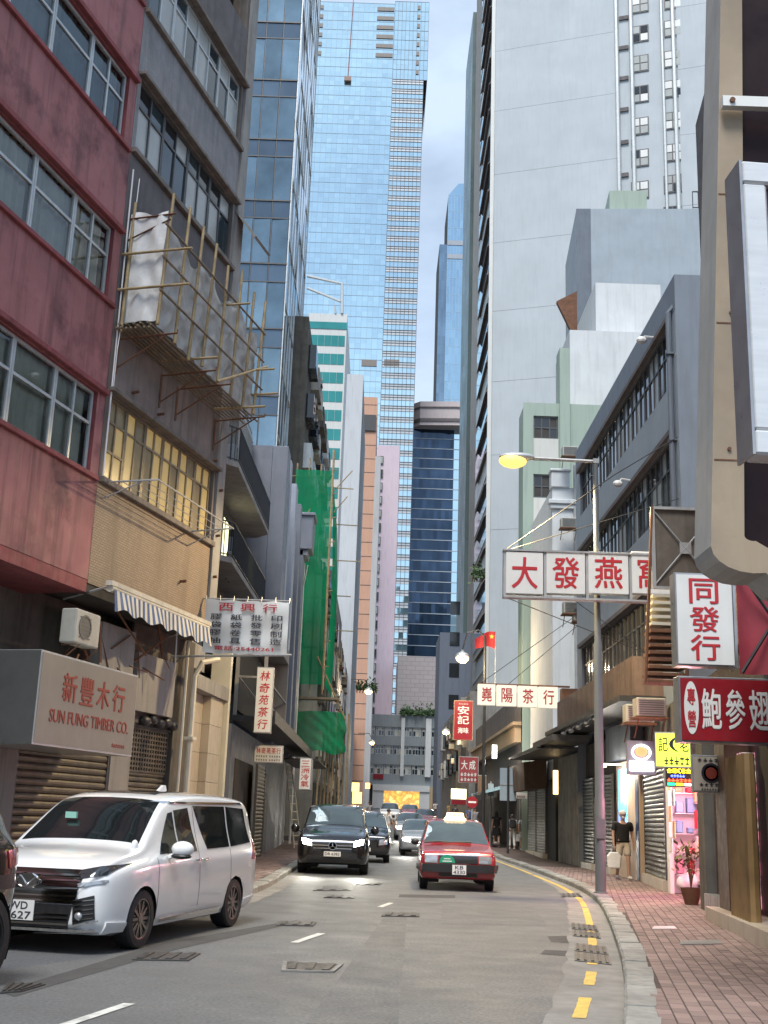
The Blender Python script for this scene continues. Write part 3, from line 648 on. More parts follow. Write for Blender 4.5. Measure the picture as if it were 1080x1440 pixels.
# sign box
sg = thing('shop_sign_box', 'large grey box sign with red lettering reading SUN FUNG TIMBER CO.', 'sign', FL.w(0, 0), 75)
b = MB(); b.box(3.62, 6.74, -.7, .45, 2.33, 3.68); b.build('box', M['alu'], sg)
defm('sign_grey', (.28, .25, .21), .45, var=.08, sc=1.5, streak=.15, scol=(.35,.33,.28))
defm('alu_side', (.1, .1, .095), .5, var=.15, sc=2)
b = MB(); b.box(3.65, 6.71, -.712, -.701, 2.36, 3.65); b.build('face', M['sign_grey'], sg)
b = MB(); b.box(3.608, 3.619, -.69, .44, 2.34, 3.67); b.build('shaded_side', M['alu_side'], sg)  # left side darker than the box: its shade is put into the colour
for k, ch in enumerate('新豐木行'): letter(sg, ch, M['ink_brown'], 4.28+k*.53, 3.0+.0*k, .43, .44, -.714, .018, .008)
letter(sg, 'SUN FUNG TIMBER CO.', M['ink_brown'], 3.98, 2.68, 2.52, .19, -.714, .012, .008)
marks(sg, M['ink_brown'], 5.98, 2.44, .45, .06, 7, -.714, .12, 2)
# striped awning
aw = thing('striped_awning', 'retracted blue and white striped awning below the mosaic wall', 'awning', FL.w(0, 0), 75)
defm('awn_blue', (.06, .11, .24), .8, var=.15); defm('awn_white', (.6, .57, .48), .8, var=.15, sc=3, streak=.3)
b = MB(); b.tube([(6.1, -.35, 5.08), (10.3, -.35, 5.08)], .07, 8); b.box(6.05, 10.35, -.42, -.3, 5.12, 5.2); b.build('roller', M['awn_white'], aw)
b = MB(); n = 46
for k in range(n):
    x0, x1 = 6.15+4.1*k/n, 6.15+4.1*(k+1)/n; f_ = lambda x: -.44-.03*math.sin(x*5); z0 = lambda x: 4.72+.04*math.sin(x*9)
    b.quad((x0, f_(x0)-.04, z0(x0)), (x1, f_(x1)-.04, z0(x1)), (x1, -.42, 5.06), (x0, -.42, 5.06), (k//1) % 2)
b.build('valance', [M['awn_blue'], M['awn_white']], aw)
b = MB(); b.tube([(6.1, -.3, 5.1), (6.1, .5, 4.9)], .02, 4); b.tube([(10.3, -.3, 5.1), (10.3, .5, 4.9)], .02, 4); b.tube([(9.2, -.2, 5.05), (9.25, -.2, 4.2)], .015, 4); b.build('arm', M['galv'], aw)
ACP = make_ac(); BACP = make_boxac()
ACP.location = FL.w(5.55, -.05, 4.02); ACP.rotation_euler = (0, 0, R(75)); ACP['label'] = 'grubby air conditioner above the red-lettered timber sign, far left'
ACM = kidmap_of(ACP)
# drain pipes and the stone-clad building beside them
b = MB(); pa, _ = FL.fp(268, 1030, .2)
b.tube([(pa, .2, .1), (pa, .2, 4.2), (pa+.1, .1, 4.5), (pa+.5, -.1, 4.62)], .06, 8); b.tube([(pa-.22, .3, .1), (pa-.22, .3, 4.9)], .035, 6); b.box(pa-.1, pa+.1, .1, .3, 2.9, 2.96); b.box(pa-.1, pa+.1, .1, .3, 1.6, 1.66)
t = thing('drain_pipe', 'cream cast-iron drain pipe between the brown building and the stone pilasters', 'pipe', FL.w(0, 0), 75); b.build('pipe', M['sign_cream'], t)
# ---- stone-clad low building and balcony building, parallel to the far street
FB = Frame(-4.42, 27.0, 84)
st = thing('stone_clad_shop', 'closed shop clad in beige stone slabs beside the drain pipe', 'shop front', FB.w(0, 0), 84)
b = MB(); b.box(0, 4.2, .03, 3, .1, 4.6); b.build('core', M['grime'], st)
for (x0, x1, o) in ((.0, 1.7, 0), (1.7, 3.0, -.2)):
    for j in range(6):
        z0 = .14+j*.68
        b = MB(); b.box(x0+.006, x1-.006, o, o+.3, z0, z0+.67); b.build('stone_slab', M['tile_beige'], st)
b = MB(); b.box(-.1, 3.1, -.3, .3, 4.22, 4.55); b.box(-.1, 1.2, -.1, .3, 4.72, 5.3); b.build('cornice', M['concrete'], st)
b = MB(); b.box(3.1, 3.3, -.3, .2, .1, 5.6); b.build('post', M['sign_cream'], st)
# banner hanging over the pavement
bn = thing('hanging_banner', 'white cloth banner with red and black Chinese lettering and a telephone number', 'banner', (0, 24, 0), 0)
A = [atY(*q, 24) for q in ((290, 843), (407, 847), (403, 919), (286, 918))]
bx0, bx1, bz0, bz1 = A[0].x, A[1].x, A[3].z, A[0].z
def bnf(u, v): return (bx0+(bx1-bx0)*u, .02*math.sin(u*9+v*4)+.015*math.sin(v*11-u*5), bz0+(bz1-bz0)*v+(.012*math.sin(u*25) if v in (0, 1) else 0))
sheet('cloth', bnf, 30, 16, M['sign_white'], bn)
b = MB(); b.tube([(bx0-.4, .04, bz1+.03), (bx1+.03, .04, bz1+.03)], .018, 5); b.tube([(bx0-.8, .04, bz0-.1), (bx1+.1, .04, bz0+.02)], .025, 5)
for k in range(7): b.tube([(bx0+(bx1-bx0)*k/6, .04, bz1+.1), (bx0+(bx1-bx0)*k/6, -.03, bz1-.03)], .008, 4)
b.tube([(bx0-.9, .5, bz0-.3), (bx0-.3, .1, bz0-.05)], .02, 4); b.build('bracket', M['galv'], bn)
W_, H_ = bx1-bx0, bz1-bz0
row(bn, '西興行', M['ink_red'], bx0+W_*.16, bz0+H_*.79, W_*.7, H_*.155, .5, y=-.05, bold=.014)
for j, r_ in enumerate(('膠紙批印', '袋袋發刷', '膠卷零制', '抽具售造')): row(bn, r_, M['ink_black'], bx0+W_*.07, bz0+H_*(.625-.148*j), W_*.86, H_*.11, .75, y=-.05, bold=.015)
letter(bn, '電話:25440261', M['ink_red'], bx0+W_*.14, bz0+H_*.055, W_*.7, H_*.085, -.05, .02)
# balcony building
FV = Frame(-5.35, 27.0, 89)
vb = thing('balcony_building', 'dark old building with railed corner balconies behind the white banner', 'building', FV.w(0, 0), 89)
b = MB(); b.box(0, 15, .0, 8, 0, 15.4); b.build('wall', M['grime'], vb)
for i, z_ in enumerate((5.7, 8.55, 11.4)):
    L0, L1, o = 5.2, 14.6, .95
    b = MB(); b.prism([(L0, .0), (L0, -o+.45), (L0+.5, -o), (L1-.6, -o), (L1, -o+.5), (L1, 0)], z_-.16, z_, 'z'); b.build('balcony_slab', M['concrete'], vb)
    railing(vb, [(L0, -o+.45, z_), (L0+.5, -o, z_), (L1-.6, -o, z_), (L1, -o+.5, z_), (L1, -.02, z_)], 1.02, M['black_metal'], .14, .014)
    b = MB()
    for k in range(6): b.box(L0+.7+k*1.4, L0+1.9+k*1.4, -.03, 0, z_+.05, z_+2.3)
    b.build('balcony_door', M['glass_blue'], vb)
b = MB(); b.box(9.5, 10.6, -.04, -.01, 8.75, 10.7); b.build('lit_window', lit('lit_room', (.85, .8, .45), .8), vb)
b = MB(); b.box(11.5, 14.9, -.05, 0, 11.6, 15.2)
for k in range(26): b.box(11.5, 14.9, -.08, -.05, 11.7+k*.13, 11.76+k*.13)
b.build('louvre_panel', M['galv'], vb)
dup(ACP, FV.w(8.2, -.45, 8.65), 89, 'pale air conditioner on the lit middle balcony behind the banner', 'air conditioners on the left side', kidmap=ACM)
# grey fin building
FF = Frame(-4.05, 42.2, 90)
fb = thing('grey_fin_building', 'blue-grey metal-clad building with tall vertical fins, left of the green netting', 'building', FF.w(0, 0), 90)
defm('fin_grey', (.2, .215, .25), .5, metal=.2, var=.12, sc=1.2, streak=.35, scol=(.14,.15,.17)); defm('fin_light', (.36, .39, .45), .5, metal=.2, var=.1, streak=.3, scol=(.22,.24,.28))
b = MB(); b.box(0, 12.6, .25, 8, 3.9, 15.0); b.build('wall', M['fin_grey'], fb)
for k, (x_, w_, m_) in enumerate(((.0, 1.3, 'fin_grey'), (1.7, .7, 'fin_light'), (5.0, .9, 'fin_light'), (8.2, .7, 'fin_grey'), (11.0, 1.3, 'fin_grey'))):
    b = MB(); b.box(x_, x_+w_, -.35, .25, 3.9, 15.0-.02*k); b.build('fin', M[m_], fb, bevel=.02)
b = MB(); b.box(10.9, 12.5, -.75, .25, 13.5, 15.2); b.box(10.8, 12.6, -.85, .3, 15.1, 15.25); b.box(11.0, 12.4, -.55, .25, 13.2, 13.5); b.build('capital', M['fin_grey'], fb, bevel=.03)
b = MB(); b.tube([(12.75, -.3, .2), (12.75, -.3, 13.2)], .06, 6); b.tube([(12.2, -.5, 13.0), (12.75, -.3, 12.0)], .03, 4); b.build('downpipe', M['sign_white'], fb)
b = MB(); b.box(-9, 12.6, -.02, .3, .1, 3.9); b.build('ground_floor', M['fin_grey'], fb)
b = MB(); b.box(-1.5, 2.8, -.09, -.03, .12, 2.9)
for x_ in (-.1, 1.3): b.box(x_, x_+.03, -.11, -.09, .14, 2.9)
b.build('metal_door', M['alu_side'], fb)
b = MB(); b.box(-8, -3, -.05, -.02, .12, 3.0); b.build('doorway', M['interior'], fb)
b = MB(); b.box(.4, 1.6, -.14, -.1, 2.0, 2.75); b.build('crest_panel', M['black_metal'], fb)
b = MB(); b.box(-9, 11, -1.15, 0, 4.0, 4.14); b.box(-9, 11, -1.2, -1.12, 3.95, 4.3); b.box(3, 11, -1.9, -.5, 3.5, 3.56); b.build('canopy', M['black_metal'], fb)
b = MB(); b.box(-9, -1.2, -.9, 0, 6.55, 7.0); b.box(-9.0, -8.9, -.9, -.8, 4.15, 6.54); b.box(-9.0, -8.9, -.1, 0, 4.15, 6.54); b.box(-1.4, -1.2, -.9, 0, 4.15, 6.54); b.box(-8.98, -8.93, -.8, -.1, 5.2, 5.26); b.tube([(-8.95, -.12, 5.2), (-8.95, -.8, 4.4)], .025, 4); b.box(-9, -1.3, -.88, -.84, 5.2, 5.26); b.box(-9, -1.3, -.88, -.84, 4.55, 4.6); b.tube([(-8.9, -.86, 5.2), (-7.4, -.86, 4.5)], .03, 4); b.build('open_floor', M['concrete'], fb)
b = MB(); b.box(-8.8, -1.5, -.1, -.02, 4.3, 6.5); b.build('dark_sheet', M['dark'], fb)  # flat dark sheet standing for the shade inside the open floor
shutter(fb, -4.6, -2.0, .12, 3.0, -.35, M['slat'], .12)
# wall-leaning ladder
P0, P1 = onG(404, 1189, PVZ), None
ld = thing('ladder', 'wooden ladder leaning against the grey wall behind the black van', 'ladder', (-3.78, 51.5, PVZ), 90)
for s_ in (-.26, .26):
    b = MB(); b.tube([(s_, -.75, 0), (s_*.8, .0, 3.75)], .035, 5); b.build('rail', M['sign_cream'], ld)
for k in range(11):
    b = MB(); t_ = (k+.6)/11.5; b.box(-.25, .25, -.75+.75*t_-.02, -.75+.75*t_+.02, 3.75*t_-.022, 3.75*t_+.022); b.build('rung', M['sign_cream'], ld)
ld.rotation_euler = (0, 0, R(60))
# vertical tea shop sign and its lower board, and the cooler shop sign
def panel_sign(name, label, y, c, mt, depth=.18, frame=None, cat='sign', rotz=0, group=None):
    """a box sign facing the viewer at distance y; c = left, right, top, bottom photo lines"""
    l, r_, tp, bt = c; a = atY(l, (tp+bt)/2, y); d = atY(r_, (tp+bt)/2, y); e = atY((l+r_)/2, tp, y); f_ = atY((l+r_)/2, bt, y)
    w_ = d.x-a.x; h = e.z-f_.z; t = thing(name, label, cat, (a.x, y, f_.z), rotz, group)
    b = MB(); b.box(0, w_, .012, depth, 0, h); b.build('box', frame or M['galv'], t, bevel=.008)
    b = MB(); b.box(.03*min(1, w_), w_-.03*min(1, w_), -.002, .011, .03, h-.03); b.build('face', mt, t)
    return t, w_, h
t, w_, h = panel_sign('tea_shop_sign', 'tall narrow white sign with five red characters on the left', 32.4, (359, 383, 938, 1031), M['sign_white'], .25)
column(t, '林奇苑茶行', M['ink_red'], w_*.2, h*.06, w_*.6, h*.88, .22, y=-.004, bold=.014, shear=.15)
t, w_, h = panel_sign('tea_shop_board', 'small wide white board with red and black characters under the tall tea sign', 35, (357, 398, 1048, 1073), M['sign_white'], .12)
row(t, '林奇苑茶行', M['ink_red'], w_*.08, h*.52, w_*.84, h*.34, .15, y=-.004, bold=.014)
for j in (0, 1):
    for q in (0, 1): marks(t, M['ink_black'], w_*(.08+.45*q), h*(.12+.2*j), w_*.38, h*.12, 5, -.004, .5, 3+2*j+q)
t, w_, h = panel_sign('cooling_shop_sign', 'white and blue-grey vertical sign with red characters for air cooling, beside the ladder', 38, (421, 437, 1066, 1111), M['sign_white'], 1.2)
column(t, '三洲冷氣', M['ink_red'], w_*.14, h*.1, w_*.72, h*.82, .12, y=-.004, bold=.01)
# ================================================================== right side of the street
# ---- dark grey building with long window bands
FR = Frame(6.9, 40.5, -90)
gb = thing('grey_band_building', 'dark grey low-rise with long slanting rows of black-framed windows on the right', 'building', FR.w(0, 0), -90)
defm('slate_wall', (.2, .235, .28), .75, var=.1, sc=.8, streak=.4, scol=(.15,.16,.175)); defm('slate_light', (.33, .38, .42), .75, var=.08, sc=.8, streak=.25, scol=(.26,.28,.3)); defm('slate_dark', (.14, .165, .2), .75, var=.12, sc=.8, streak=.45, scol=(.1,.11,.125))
bands = [(5.75, 7.3), (9.0, 10.62), (11.95, 13.55)]
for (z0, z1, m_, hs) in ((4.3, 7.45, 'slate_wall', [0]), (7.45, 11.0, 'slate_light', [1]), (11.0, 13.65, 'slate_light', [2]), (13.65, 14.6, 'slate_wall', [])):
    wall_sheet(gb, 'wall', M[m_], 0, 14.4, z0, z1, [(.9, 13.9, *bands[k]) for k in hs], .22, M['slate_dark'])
b = MB(); b.box(.05, 14.38, .5, 9, 4.3, 14.5); b.build('core', M['interior'], gb)
b = MB(); b.quad((14.4, 0, 4.3), (14.4, 9, 4.3), (14.4, 9, 14.6), (14.4, 0, 14.6)); b.build('end_wall', M['slate_wall'], gb)
b = MB(); b.quad((0, 0, 0), (0, 9, 0), (0, 9, 14.6), (0, 0, 14.6)); b.quad((0, 0, 14.6), (14.4, 0, 14.6), (14.4, 9, 14.6), (0, 9, 14.6)); b.build('roof_slab', M['slate_dark'], gb)
for k, (z0, z1) in enumerate(bands):
    b = MB(); b.box(.7, 14.0, -.12, .0, z1+.02, z1+.14); b.build('drip_ledge', M['dark_render'], gb)
    for j in range(8):
        x0, x1 = .92+j*1.62, .92+(j+1)*1.62
        window(gb, x0+.005, x1-.005, z0+.005, z1-.005, (.33, .66), (.62,), M['alu_dark'], [M['glass_dark'], M['glass_blue'], M['glass_blue'], M['glass_frost']] if k else [M['glass_dark'], M['interior']], y=.07, fw=.045)
b = MB(); b.tube([(14.1, -.1, 4.5), (14.1, -.1, 13.7), (14.12, .1, 13.95)], .07, 8)
for z_ in (6, 8.2, 10.4, 12.6): b.box(14.0, 14.2, -.18, 0, z_, z_+.05)
b.build('drain_pipe', M['slate_dark'], gb)
b = MB(); b.tube([(9.5, -.05, 10.75), (9.5, -.35, 10.8), (9.5, -.4, 10.72)], .03, 5); b.ell((9.5, -.45, 10.66), (.1, .14, .1), 8, 6); b.tube([(12.6, -.05, 13.7), (12.6, -.35, 13.72)], .03, 5); b.ell((12.6, -.42, 13.62), (.1, .14, .1), 8, 6); b.build('floodlight', M['sign_white'], gb)
# brown projecting fascia and shallow canopy along its first floor
b = MB(); b.box(.3, 12.2, -.75, .0, 4.55, 5.5); b.build('fascia', mat('brown_fascia', (.16, .105, .075), .7, var=.25, sc=1.5, streak=.6, scol=(.06,.04,.03)), gb)
b = MB(); b.box(-.2, 12.4, -1.1, 0, 4.38, 4.52); b.box(-2.6, 2.2, -1.2, 0, 4.1, 4.3); b.build('canopy', M['black_metal'], gb)
for k in range(5):
    b = MB(); b.tube([(4.5+k*1.3, -1.0, 4.36), (4.5+k*1.3, -1.15, 4.2)], .02, 4); b.ell((4.5+k*1.3, -1.2, 4.14), (.08, .1, .07), 8, 6); b.build('spot_lamp', M['black_metal'], gb)
# ---- ground-floor shops below, along the curving pavement
FS = Frame(7.1, 32.0, -96.3); FT = Frame(7.05, 60.0, -90)
fs = lambda px, py, o=0.: FS.fp(px, py, o); ft = lambda px, py, o=0.: FT.fp(px, py, o)
def shopwall(name, label, F, x0, x1, z1, mt, depth=4, rot=None):
    t = thing(name, label, 'shop front', F.w(0, 0), F.deg()); b = MB(); b.box(x0, x1, .12, depth, .0, z1); b.build('wall', mt, t); return t
# far shuttered shops (beyond the lamp post)
s1 = shopwall('shuttered_shop', 'row of closed grey-shuttered shops beyond the lamp post', FT, 4.5, 27.9, 4.1, M['grime'])
for (a, c) in ((5.0, 7.6), (8.0, 10.6), (19.4, 21.4), (22.0, 24.4)): shutter(s1, a, c, .3, 3.0, .02, M['slat_grey'], .11)
for (a, c) in ((5.0, 7.6), (8.0, 10.6), (19.4, 21.4), (22.0, 24.4)):
    b = MB(); b.box(a-.1, c+.1, -.1, .12, .1, .3); b.build('step', M['tile_beige'], s1)
b = MB(); b.box(11.2, 13.4, .0, .12, .12, 3.2); b.build('door', M['dark'], s1)
b = MB(); b.box(14.2, 18.6, -.02, .12, .12, 3.9); b.build('poster_wall', mat('worn_wall', (.3, .27, .22), .8, var=.3, sc=2, patch=.6, pcol=(.12,.1,.08), psc=1.2, streak=.5), s1)
b = MB(); b.box(13.45, 13.75, -.1, .1, 2.6, 3.5); b.build('lit_sign', lit('warm_sign', (1, .72, .35), 1.6), s1)
for (a, c, z0) in ((4.6, 8.6, 2.9), (8.7, 11, 2.9)):
    b = MB(); b.prism([(0, z0), (-.9, z0-.1), (-.95, z0+1.0), (0, z0+1.15)], a, c, 'x'); b.build('canvas_awning', mat('brown_canvas', (.13, .085, .06), .85, var=.3, sc=2, streak=.5), s1)
b = MB(); b.box(10.5, 19, -1.5, .1, 4.0, 4.08); b.prism([(-1.5, 3.95), (.0, 4.4), (.0, 4.45), (-1.5, 4.02)], 12, 19, 'x'); b.build('tin_canopy', M['black_metal'], s1)
# shop with the beige doorway, lit blue display and oval neon
s2 = shopwall('beige_doorway_shop', 'shop with beige doorway and glowing blue display behind the walking man', FT, 24.6, 28.2, 4.0, M['concrete'])
b = MB(); b.box(25.3, 28.3, -.03, .1, .12, 3.25); b.build('doorway', mat('beige_paint', (.55, .43, .32), .6, var=.08), s2)
def emis_noise(name, cols, st, sc=2.):
    m = bpy.data.materials.new(name); m.use_nodes = True; nt = m.node_tree; N = nt.nodes; L = nt.links; b_ = N['Principled BSDF']; g_ = N.new('ShaderNodeNewGeometry'); n = N.new('ShaderNodeTexNoise'); n.inputs['Scale'].default_value = sc; n.inputs['Detail'].default_value = 3
    L.new(g_.outputs['Position'], n.inputs['Vector']); r = N.new('ShaderNodeValToRGB'); e = r.color_ramp.elements
    while len(e) < len(cols): e.new(.5)
    for i, c_ in enumerate(cols): e[i].position = .3+.4*i/(len(cols)-1); e[i].color = c4(c_)
    L.new(n.outputs['Fac'], r.inputs[0]); L.new(r.outputs[0], b_.inputs['Base Color']); L.new(r.outputs[0], b_.inputs['Emission Color']); b_.inputs['Emission Strength'].default_value = st; return m
b = MB(); b.box(25.75, 26.75, -.07, -.035, 1.0, 3.05); b.build('lit_display', emis_noise('blue_screen', [(.03,.2,.75), (.1,.45,.95), (.7,.85,1)], 1.3, 1.1), s2)
b = MB(); b.box(27.85, 28.2, -.05, .1, .12, 3.5); b.build('blue_post', mat('navy_paint', (.025, .06, .17), .4, var=.1), s2)
b = MB(); b.box(24.9, 28.3, -.25, .1, 3.3, 4.25); b.build('fascia', M['slate_dark'], s2)

l5 = bpy.data.lights.new('doorway_light', 'POINT'); l5.energy = 55; l5.color = (1, .88, .72); l5.shadow_soft_size = .15; o5 = bpy.data.objects.new('doorway_light', l5); C.objects.link(o5); o5.location = FT.w(26.9, -.75, 2.95)
b = MB(); b.lathe([(.0, 3.06), (.12, 3.06), (.14, 3.12), (.0, 3.12)], 14, Matrix.Translation((26.9, -.75, 0))); b.box(26.85, 26.95, -.8, -.2, 3.12, 3.16); b.build('added_lamp', lit('added_lamp_glow', (1, .88, .72), 1.5), s2)  # made-up fixture, added to go with the doorway light
# oval neon lightbox
nx = thing('oval_neon_sign', 'small lightbox with glowing white and red oval neon outline', 'sign', FS.w(0, 0), -96.3)
cx_, cz_ = fs(902, 1068, -.5)
P = FS.w(cx_, -.5, cz_); nx.location = (P.x, P.y, cz_); nx.rotation_euler = (0, 0, R(-5))
b = MB(); b.box(-.32, .32, .02, .2, -.34, .42); b.build('box', M['slate_dark'], nx)
WN = lit('neon_white', (1, .97, .95), 2.2); RN = lit('neon_red', (1, .15, .06), 1.3)
b = MB(); b.tube([(.0+.2*math.cos(a_*.3142), -.01, .16+.16*math.sin(a_*.3142)) for a_ in range(21)], .022, 6); b.box(-.27, .27, -.02, .0, -.26, -.04); b.build('white_tube', WN, nx)
b = MB(); b.ell((0, .0, .17), (.14, .02, .11), 12, 6); b.build('red_oval', RN, nx)
# shutter shop, pink-lit shop, dark door, brown columns and bamboo screen
s3 = shopwall('pink_lit_shop', 'open grocer shop glowing pink beside a closed shutter', FS, .2, 10.4, 4.2, M['grime'], 1.0)
for o_ in [q for q in bpy.data.objects if q.parent == s3]: bpy.data.objects.remove(o_)
b = MB(); b.box(.2, 5.3, .12, .5, .1, 4.2); b.box(5.3, 10.4, .12, .4, 2.75, 4.2); b.box(9.7, 10.4, .05, .5, .1, 4.2); b.build('wall', M['grime'], s3)
shutter(s3, .9, 4.9, .35, 3.05, .02, M['slat_grey'], .11)
b = MB(); b.box(.8, 5.0, -.08, .12, .1, .35); b.build('step', M['tile_beige'], s3)
b = MB(); b.box(5.3, 9.7, 1.9, 2.0, .1, 2.8); b.box(5.3, 5.4, .1, 2, .1, 2.8); b.box(9.6, 9.7, .1, 2, .1, 2.8); b.box(5.3, 9.7, .1, 2, 2.7, 2.8); b.build('room', mat('pink_room_glow', (.7, .5, .52), .6, var=.1, emit=(1, .5, .6), estr=.12), s3)  # walls glow faintly: the shop's light is put into their material
b = MB(); b.box(5.32, 5.75, -.02, .06, .1, 2.75); b.build('white_jamb', M['sign_white'], s3)
rq = random.Random(9); cols = [(.5,.03,.05), (.75,.68,.66), (.7,.3,.4), (.8,.75,.3), (.2,.4,.6), (.85,.5,.2)]
pm = [mat('goods_%d' % i, c_, .5, var=.1) for i, c_ in enumerate(cols)]
for i in range(4):
    b = MB(); b.box(5.8, 9.5, .5, 1.3, .35+i*.55, .38+i*.55); b.build('shelf', M['alu'], s3)
    for k in range(9):
        x_ = 5.9+k*.4; b = MB(); hh = rq.uniform(.15, .42); b.box(x_, x_+rq.uniform(.18, .34), .5, .9, .385+i*.55, .385+i*.55+hh); tag(b.build('goods_packet', rq.choice(pm), s3, bevel=.02), None, None)
for i in range(5):
    b = MB(); b.box(5.42, 5.75, .12, 1.85, .5+i*.43, .52+i*.43); b.build('shelf', M['alu'], s3)
    for k in range(7):
        y_ = .15+k*.24; b = MB(); b.box(5.44, 5.44+rq.uniform(.15, .3), y_, y_+rq.uniform(.12, .22), .525+i*.43, .525+i*.43+rq.uniform(.12, .36)); b.build('goods_packet', rq.choice(pm), s3, bevel=.02)
for k in range(5):
    b = MB(); x_, z_ = 5.85+(k % 2)*.5, .95+k*.33; b.box(x_, x_+.42, -.03, -.02, z_, z_+.34); b.build('poster', pm[(k*2+1) % 6], s3)
lt = bpy.data.lights.new('shop_light', 'POINT'); lt.energy = 110; lt.color = (1, .4, .52); lt.shadow_soft_size = .3; lo = bpy.data.objects.new('shop_light', lt); C.objects.link(lo); lo.location = FS.w(7.4, .22, 2.3)
for i, (x_, r_, lb) in enumerate(((9.1, .3, 'tied white rubbish bag on the pavement by the pink-lit shop'),)):
    P = onG(970, 1258, PVZ); b = MB(); b.ell((0, 0, .22), (.28, .26, .23), 14, 10); b.lathe([(.06, .42), (.03, .46), (.07, .53), (.02, .54)], 8)
    o = b.build('rubbish_bag', mat('bag_plastic', (.7, .66, .66), .3, var=.1, bump=.8, bsc=9), None, (P.x, P.y, PVZ), smooth=True); tag(o, lb, 'bag')
b = MB(); b.box(6.4, 8.4, .28, .34, 2.5, 2.55); b.build('added_tube', lit('added_tube_glow', (1, .5, .6), 3), s3)  # made-up tube, added to go with the shop light
# potted plant in front of the shop
def leafy(name, label, loc, h, rad, n, seed, leaf=.12, mt=None):
    r_ = random.Random(seed); t = thing(name, label, 'plant', loc); b = MB()
    for k in range(n):
        q = Vector((r_.gauss(0, rad*.45), r_.gauss(0, rad*.45), h*(.35+.65*r_.random()))); d = Vector((r_.uniform(-1, 1), r_.uniform(-1, 1), r_.uniform(-.4, .9))).normalized(); s_ = d.cross(Vector((0, 0, 1)))
        s_ = s_.normalized() if s_.length > .01 else Vector((1, 0, 0)); L_ = leaf*r_.uniform(.6, 1.3)
        b.add([q, q+d*L_*.5+s_*L_*.22, q+d*L_, q+d*L_*.5-s_*L_*.22], [(0, 1, 2, 3)])
    b.build('foliage', mt or M['leaf'], t); b = MB()
    for k in range(5): b.tube([(0, 0, 0), (r_.uniform(-.1, .1), r_.uniform(-.1, .1), h*.5), (r_.uniform(-.3, .3)*rad, r_.uniform(-.3, .3)*rad, h*.9)], .012, 4)
    b.build('stem', M['wood'], t); return t
defm('leaf', (.06, .12, .035), .55, var=.35, sc=3, rnd=.3)
P = FS.w(9.35, -.12, PVZ)
pp = leafy('potted_plant', 'leafy potted plant with reddish leaves outside the pink-lit shop', (P.x, P.y, PVZ+.3), .8, .4, 130, 5, .16, mat('leaf_warm', (.18, .15, .05), .6, var=.4, sc=4, rnd=.3))
b = MB(); b.lathe([(.12, -.3), (.2, .0), (.17, .0), (.15, -.05)], 14); b.build('pot', M['rust'], pp)
s4 = shopwall('brown_door_front', 'narrow dark brown door between a scuffed pillar and brown columns', FS, 10.4, 14.6, 4.2, mat('dark_brown', (.05, .033, .025), .6, var=.25, sc=2))
b = MB(); b.box(10.42, 11.1, -.12, .12, .1, 3.4); b.build('scuffed_pillar', M['grime'], s4)
b = MB(); b.box(11.25, 13.05, .04, .11, .42, 2.35); b.build('door', mat('door_brown', (.075, .045, .035), .5, var=.2, sc=2), s4)
for k in range(9):
    b = MB(); b.box(11.1+k*.22, 11.28+k*.22, -.16, .12, .1, .42); b.build('riser_stone', M['steel'], s4)
for (x_, z_, w_, h) in ((11.6, 1.95, .28, .32), (11.55, 1.55, .3, .34), (12.3, 1.1, .2, .18)):
    b = MB(); b.box(x_, x_+w_, .02, .035, z_, z_+h); b.build('notice', M['sign_white'], s4)
b = MB(); b.box(13.15, 14.0, -.25, .12, .15, 3.3); b.build('column', mat('brown_col', (.1, .06, .04), .5, var=.2, sc=2, aniso=(1, 1, .3)), s4)
b = MB(); b.box(13.0, 17.5, -.45, .12, .1, .32); b.build('plinth', M['tile_beige'], s4)
s5 = shopwall('bamboo_screen_front', 'shop front behind a screen of upright bamboo canes, right edge', FS, 14.6, 24, 4.2, M['interior'])
for k in range(7):
    b = MB(); x_ = 14.75+k*.2; b.tube([(x_, -.28, .32), (x_, -.28, .9), (x_, -.28, .92), (x_, -.28, 1.9), (x_, -.28, 1.92), (x_, -.28, 2.5)], [.088, .085, .095, .085, .095, .085], 8); b.build('bamboo_cane', mat('cane', (.3, .19, .08), .5, var=.25, sc=2, rnd=.15) if k == 0 else bpy.data.materials['cane'], s5, smooth=True)
b = MB(); b.box(14.2, 14.55, -.1, .1, .4, 2.6); b.build('mirror_strip', emis_noise('mirror_goods_painted', [(.3,.03,.05), (.8,.3,.4), (.05,.05,.05), (.6,.5,.45)], .4, 5.), s5)  # reflected goods painted as a glowing noise pattern
# hanging signs and boards on that side
t, w_, h = panel_sign('lemon_sign', 'bright yellow-green lightbox sign with black Chinese characters', 23.4, (921, 970, 1030, 1080), lit('lemon', (.62, .8, .06), .9), .15)
row(t, '記(老', M['ink_black'], w_*.1, h*.45, w_*.85, h*.42, .12, y=-.006, bold=.014); marks(t, M['ink_black'], w_*.25, h*.08, w_*.7, h*.26, 5, -.006, .2, 4)
t.rotation_euler = (0, 0, R(-14))
t, w_, h = panel_sign('led_sign', 'small black LED board with yellow, blue and red glowing text', 22.8, (935, 975, 1078, 1107), M['black_metal'], .1)
LY_ = lit('led_yellow', (1, .75, .02), 3); marks(t, LY_, w_*.08, h*.68, w_*.16, h*.22, 1, -.006, .1, 5); row(t, '記(老', LY_, w_*.27, h*.68, w_*.45, h*.22, .08, y=-.006, bold=.014); marks(t, LY_, w_*.75, h*.68, w_*.16, h*.22, 1, -.006, .1, 6); marks(t, lit('led_blue', (.08, .12, 1), 3), w_*.2, h*.48, w_*.5, h*.14, 5, -.006, .1, 7); marks(t, lit('led_red', (1, .06, .02), 3), w_*.08, h*.26, w_*.84, h*.16, 6, -.006, .15, 8)
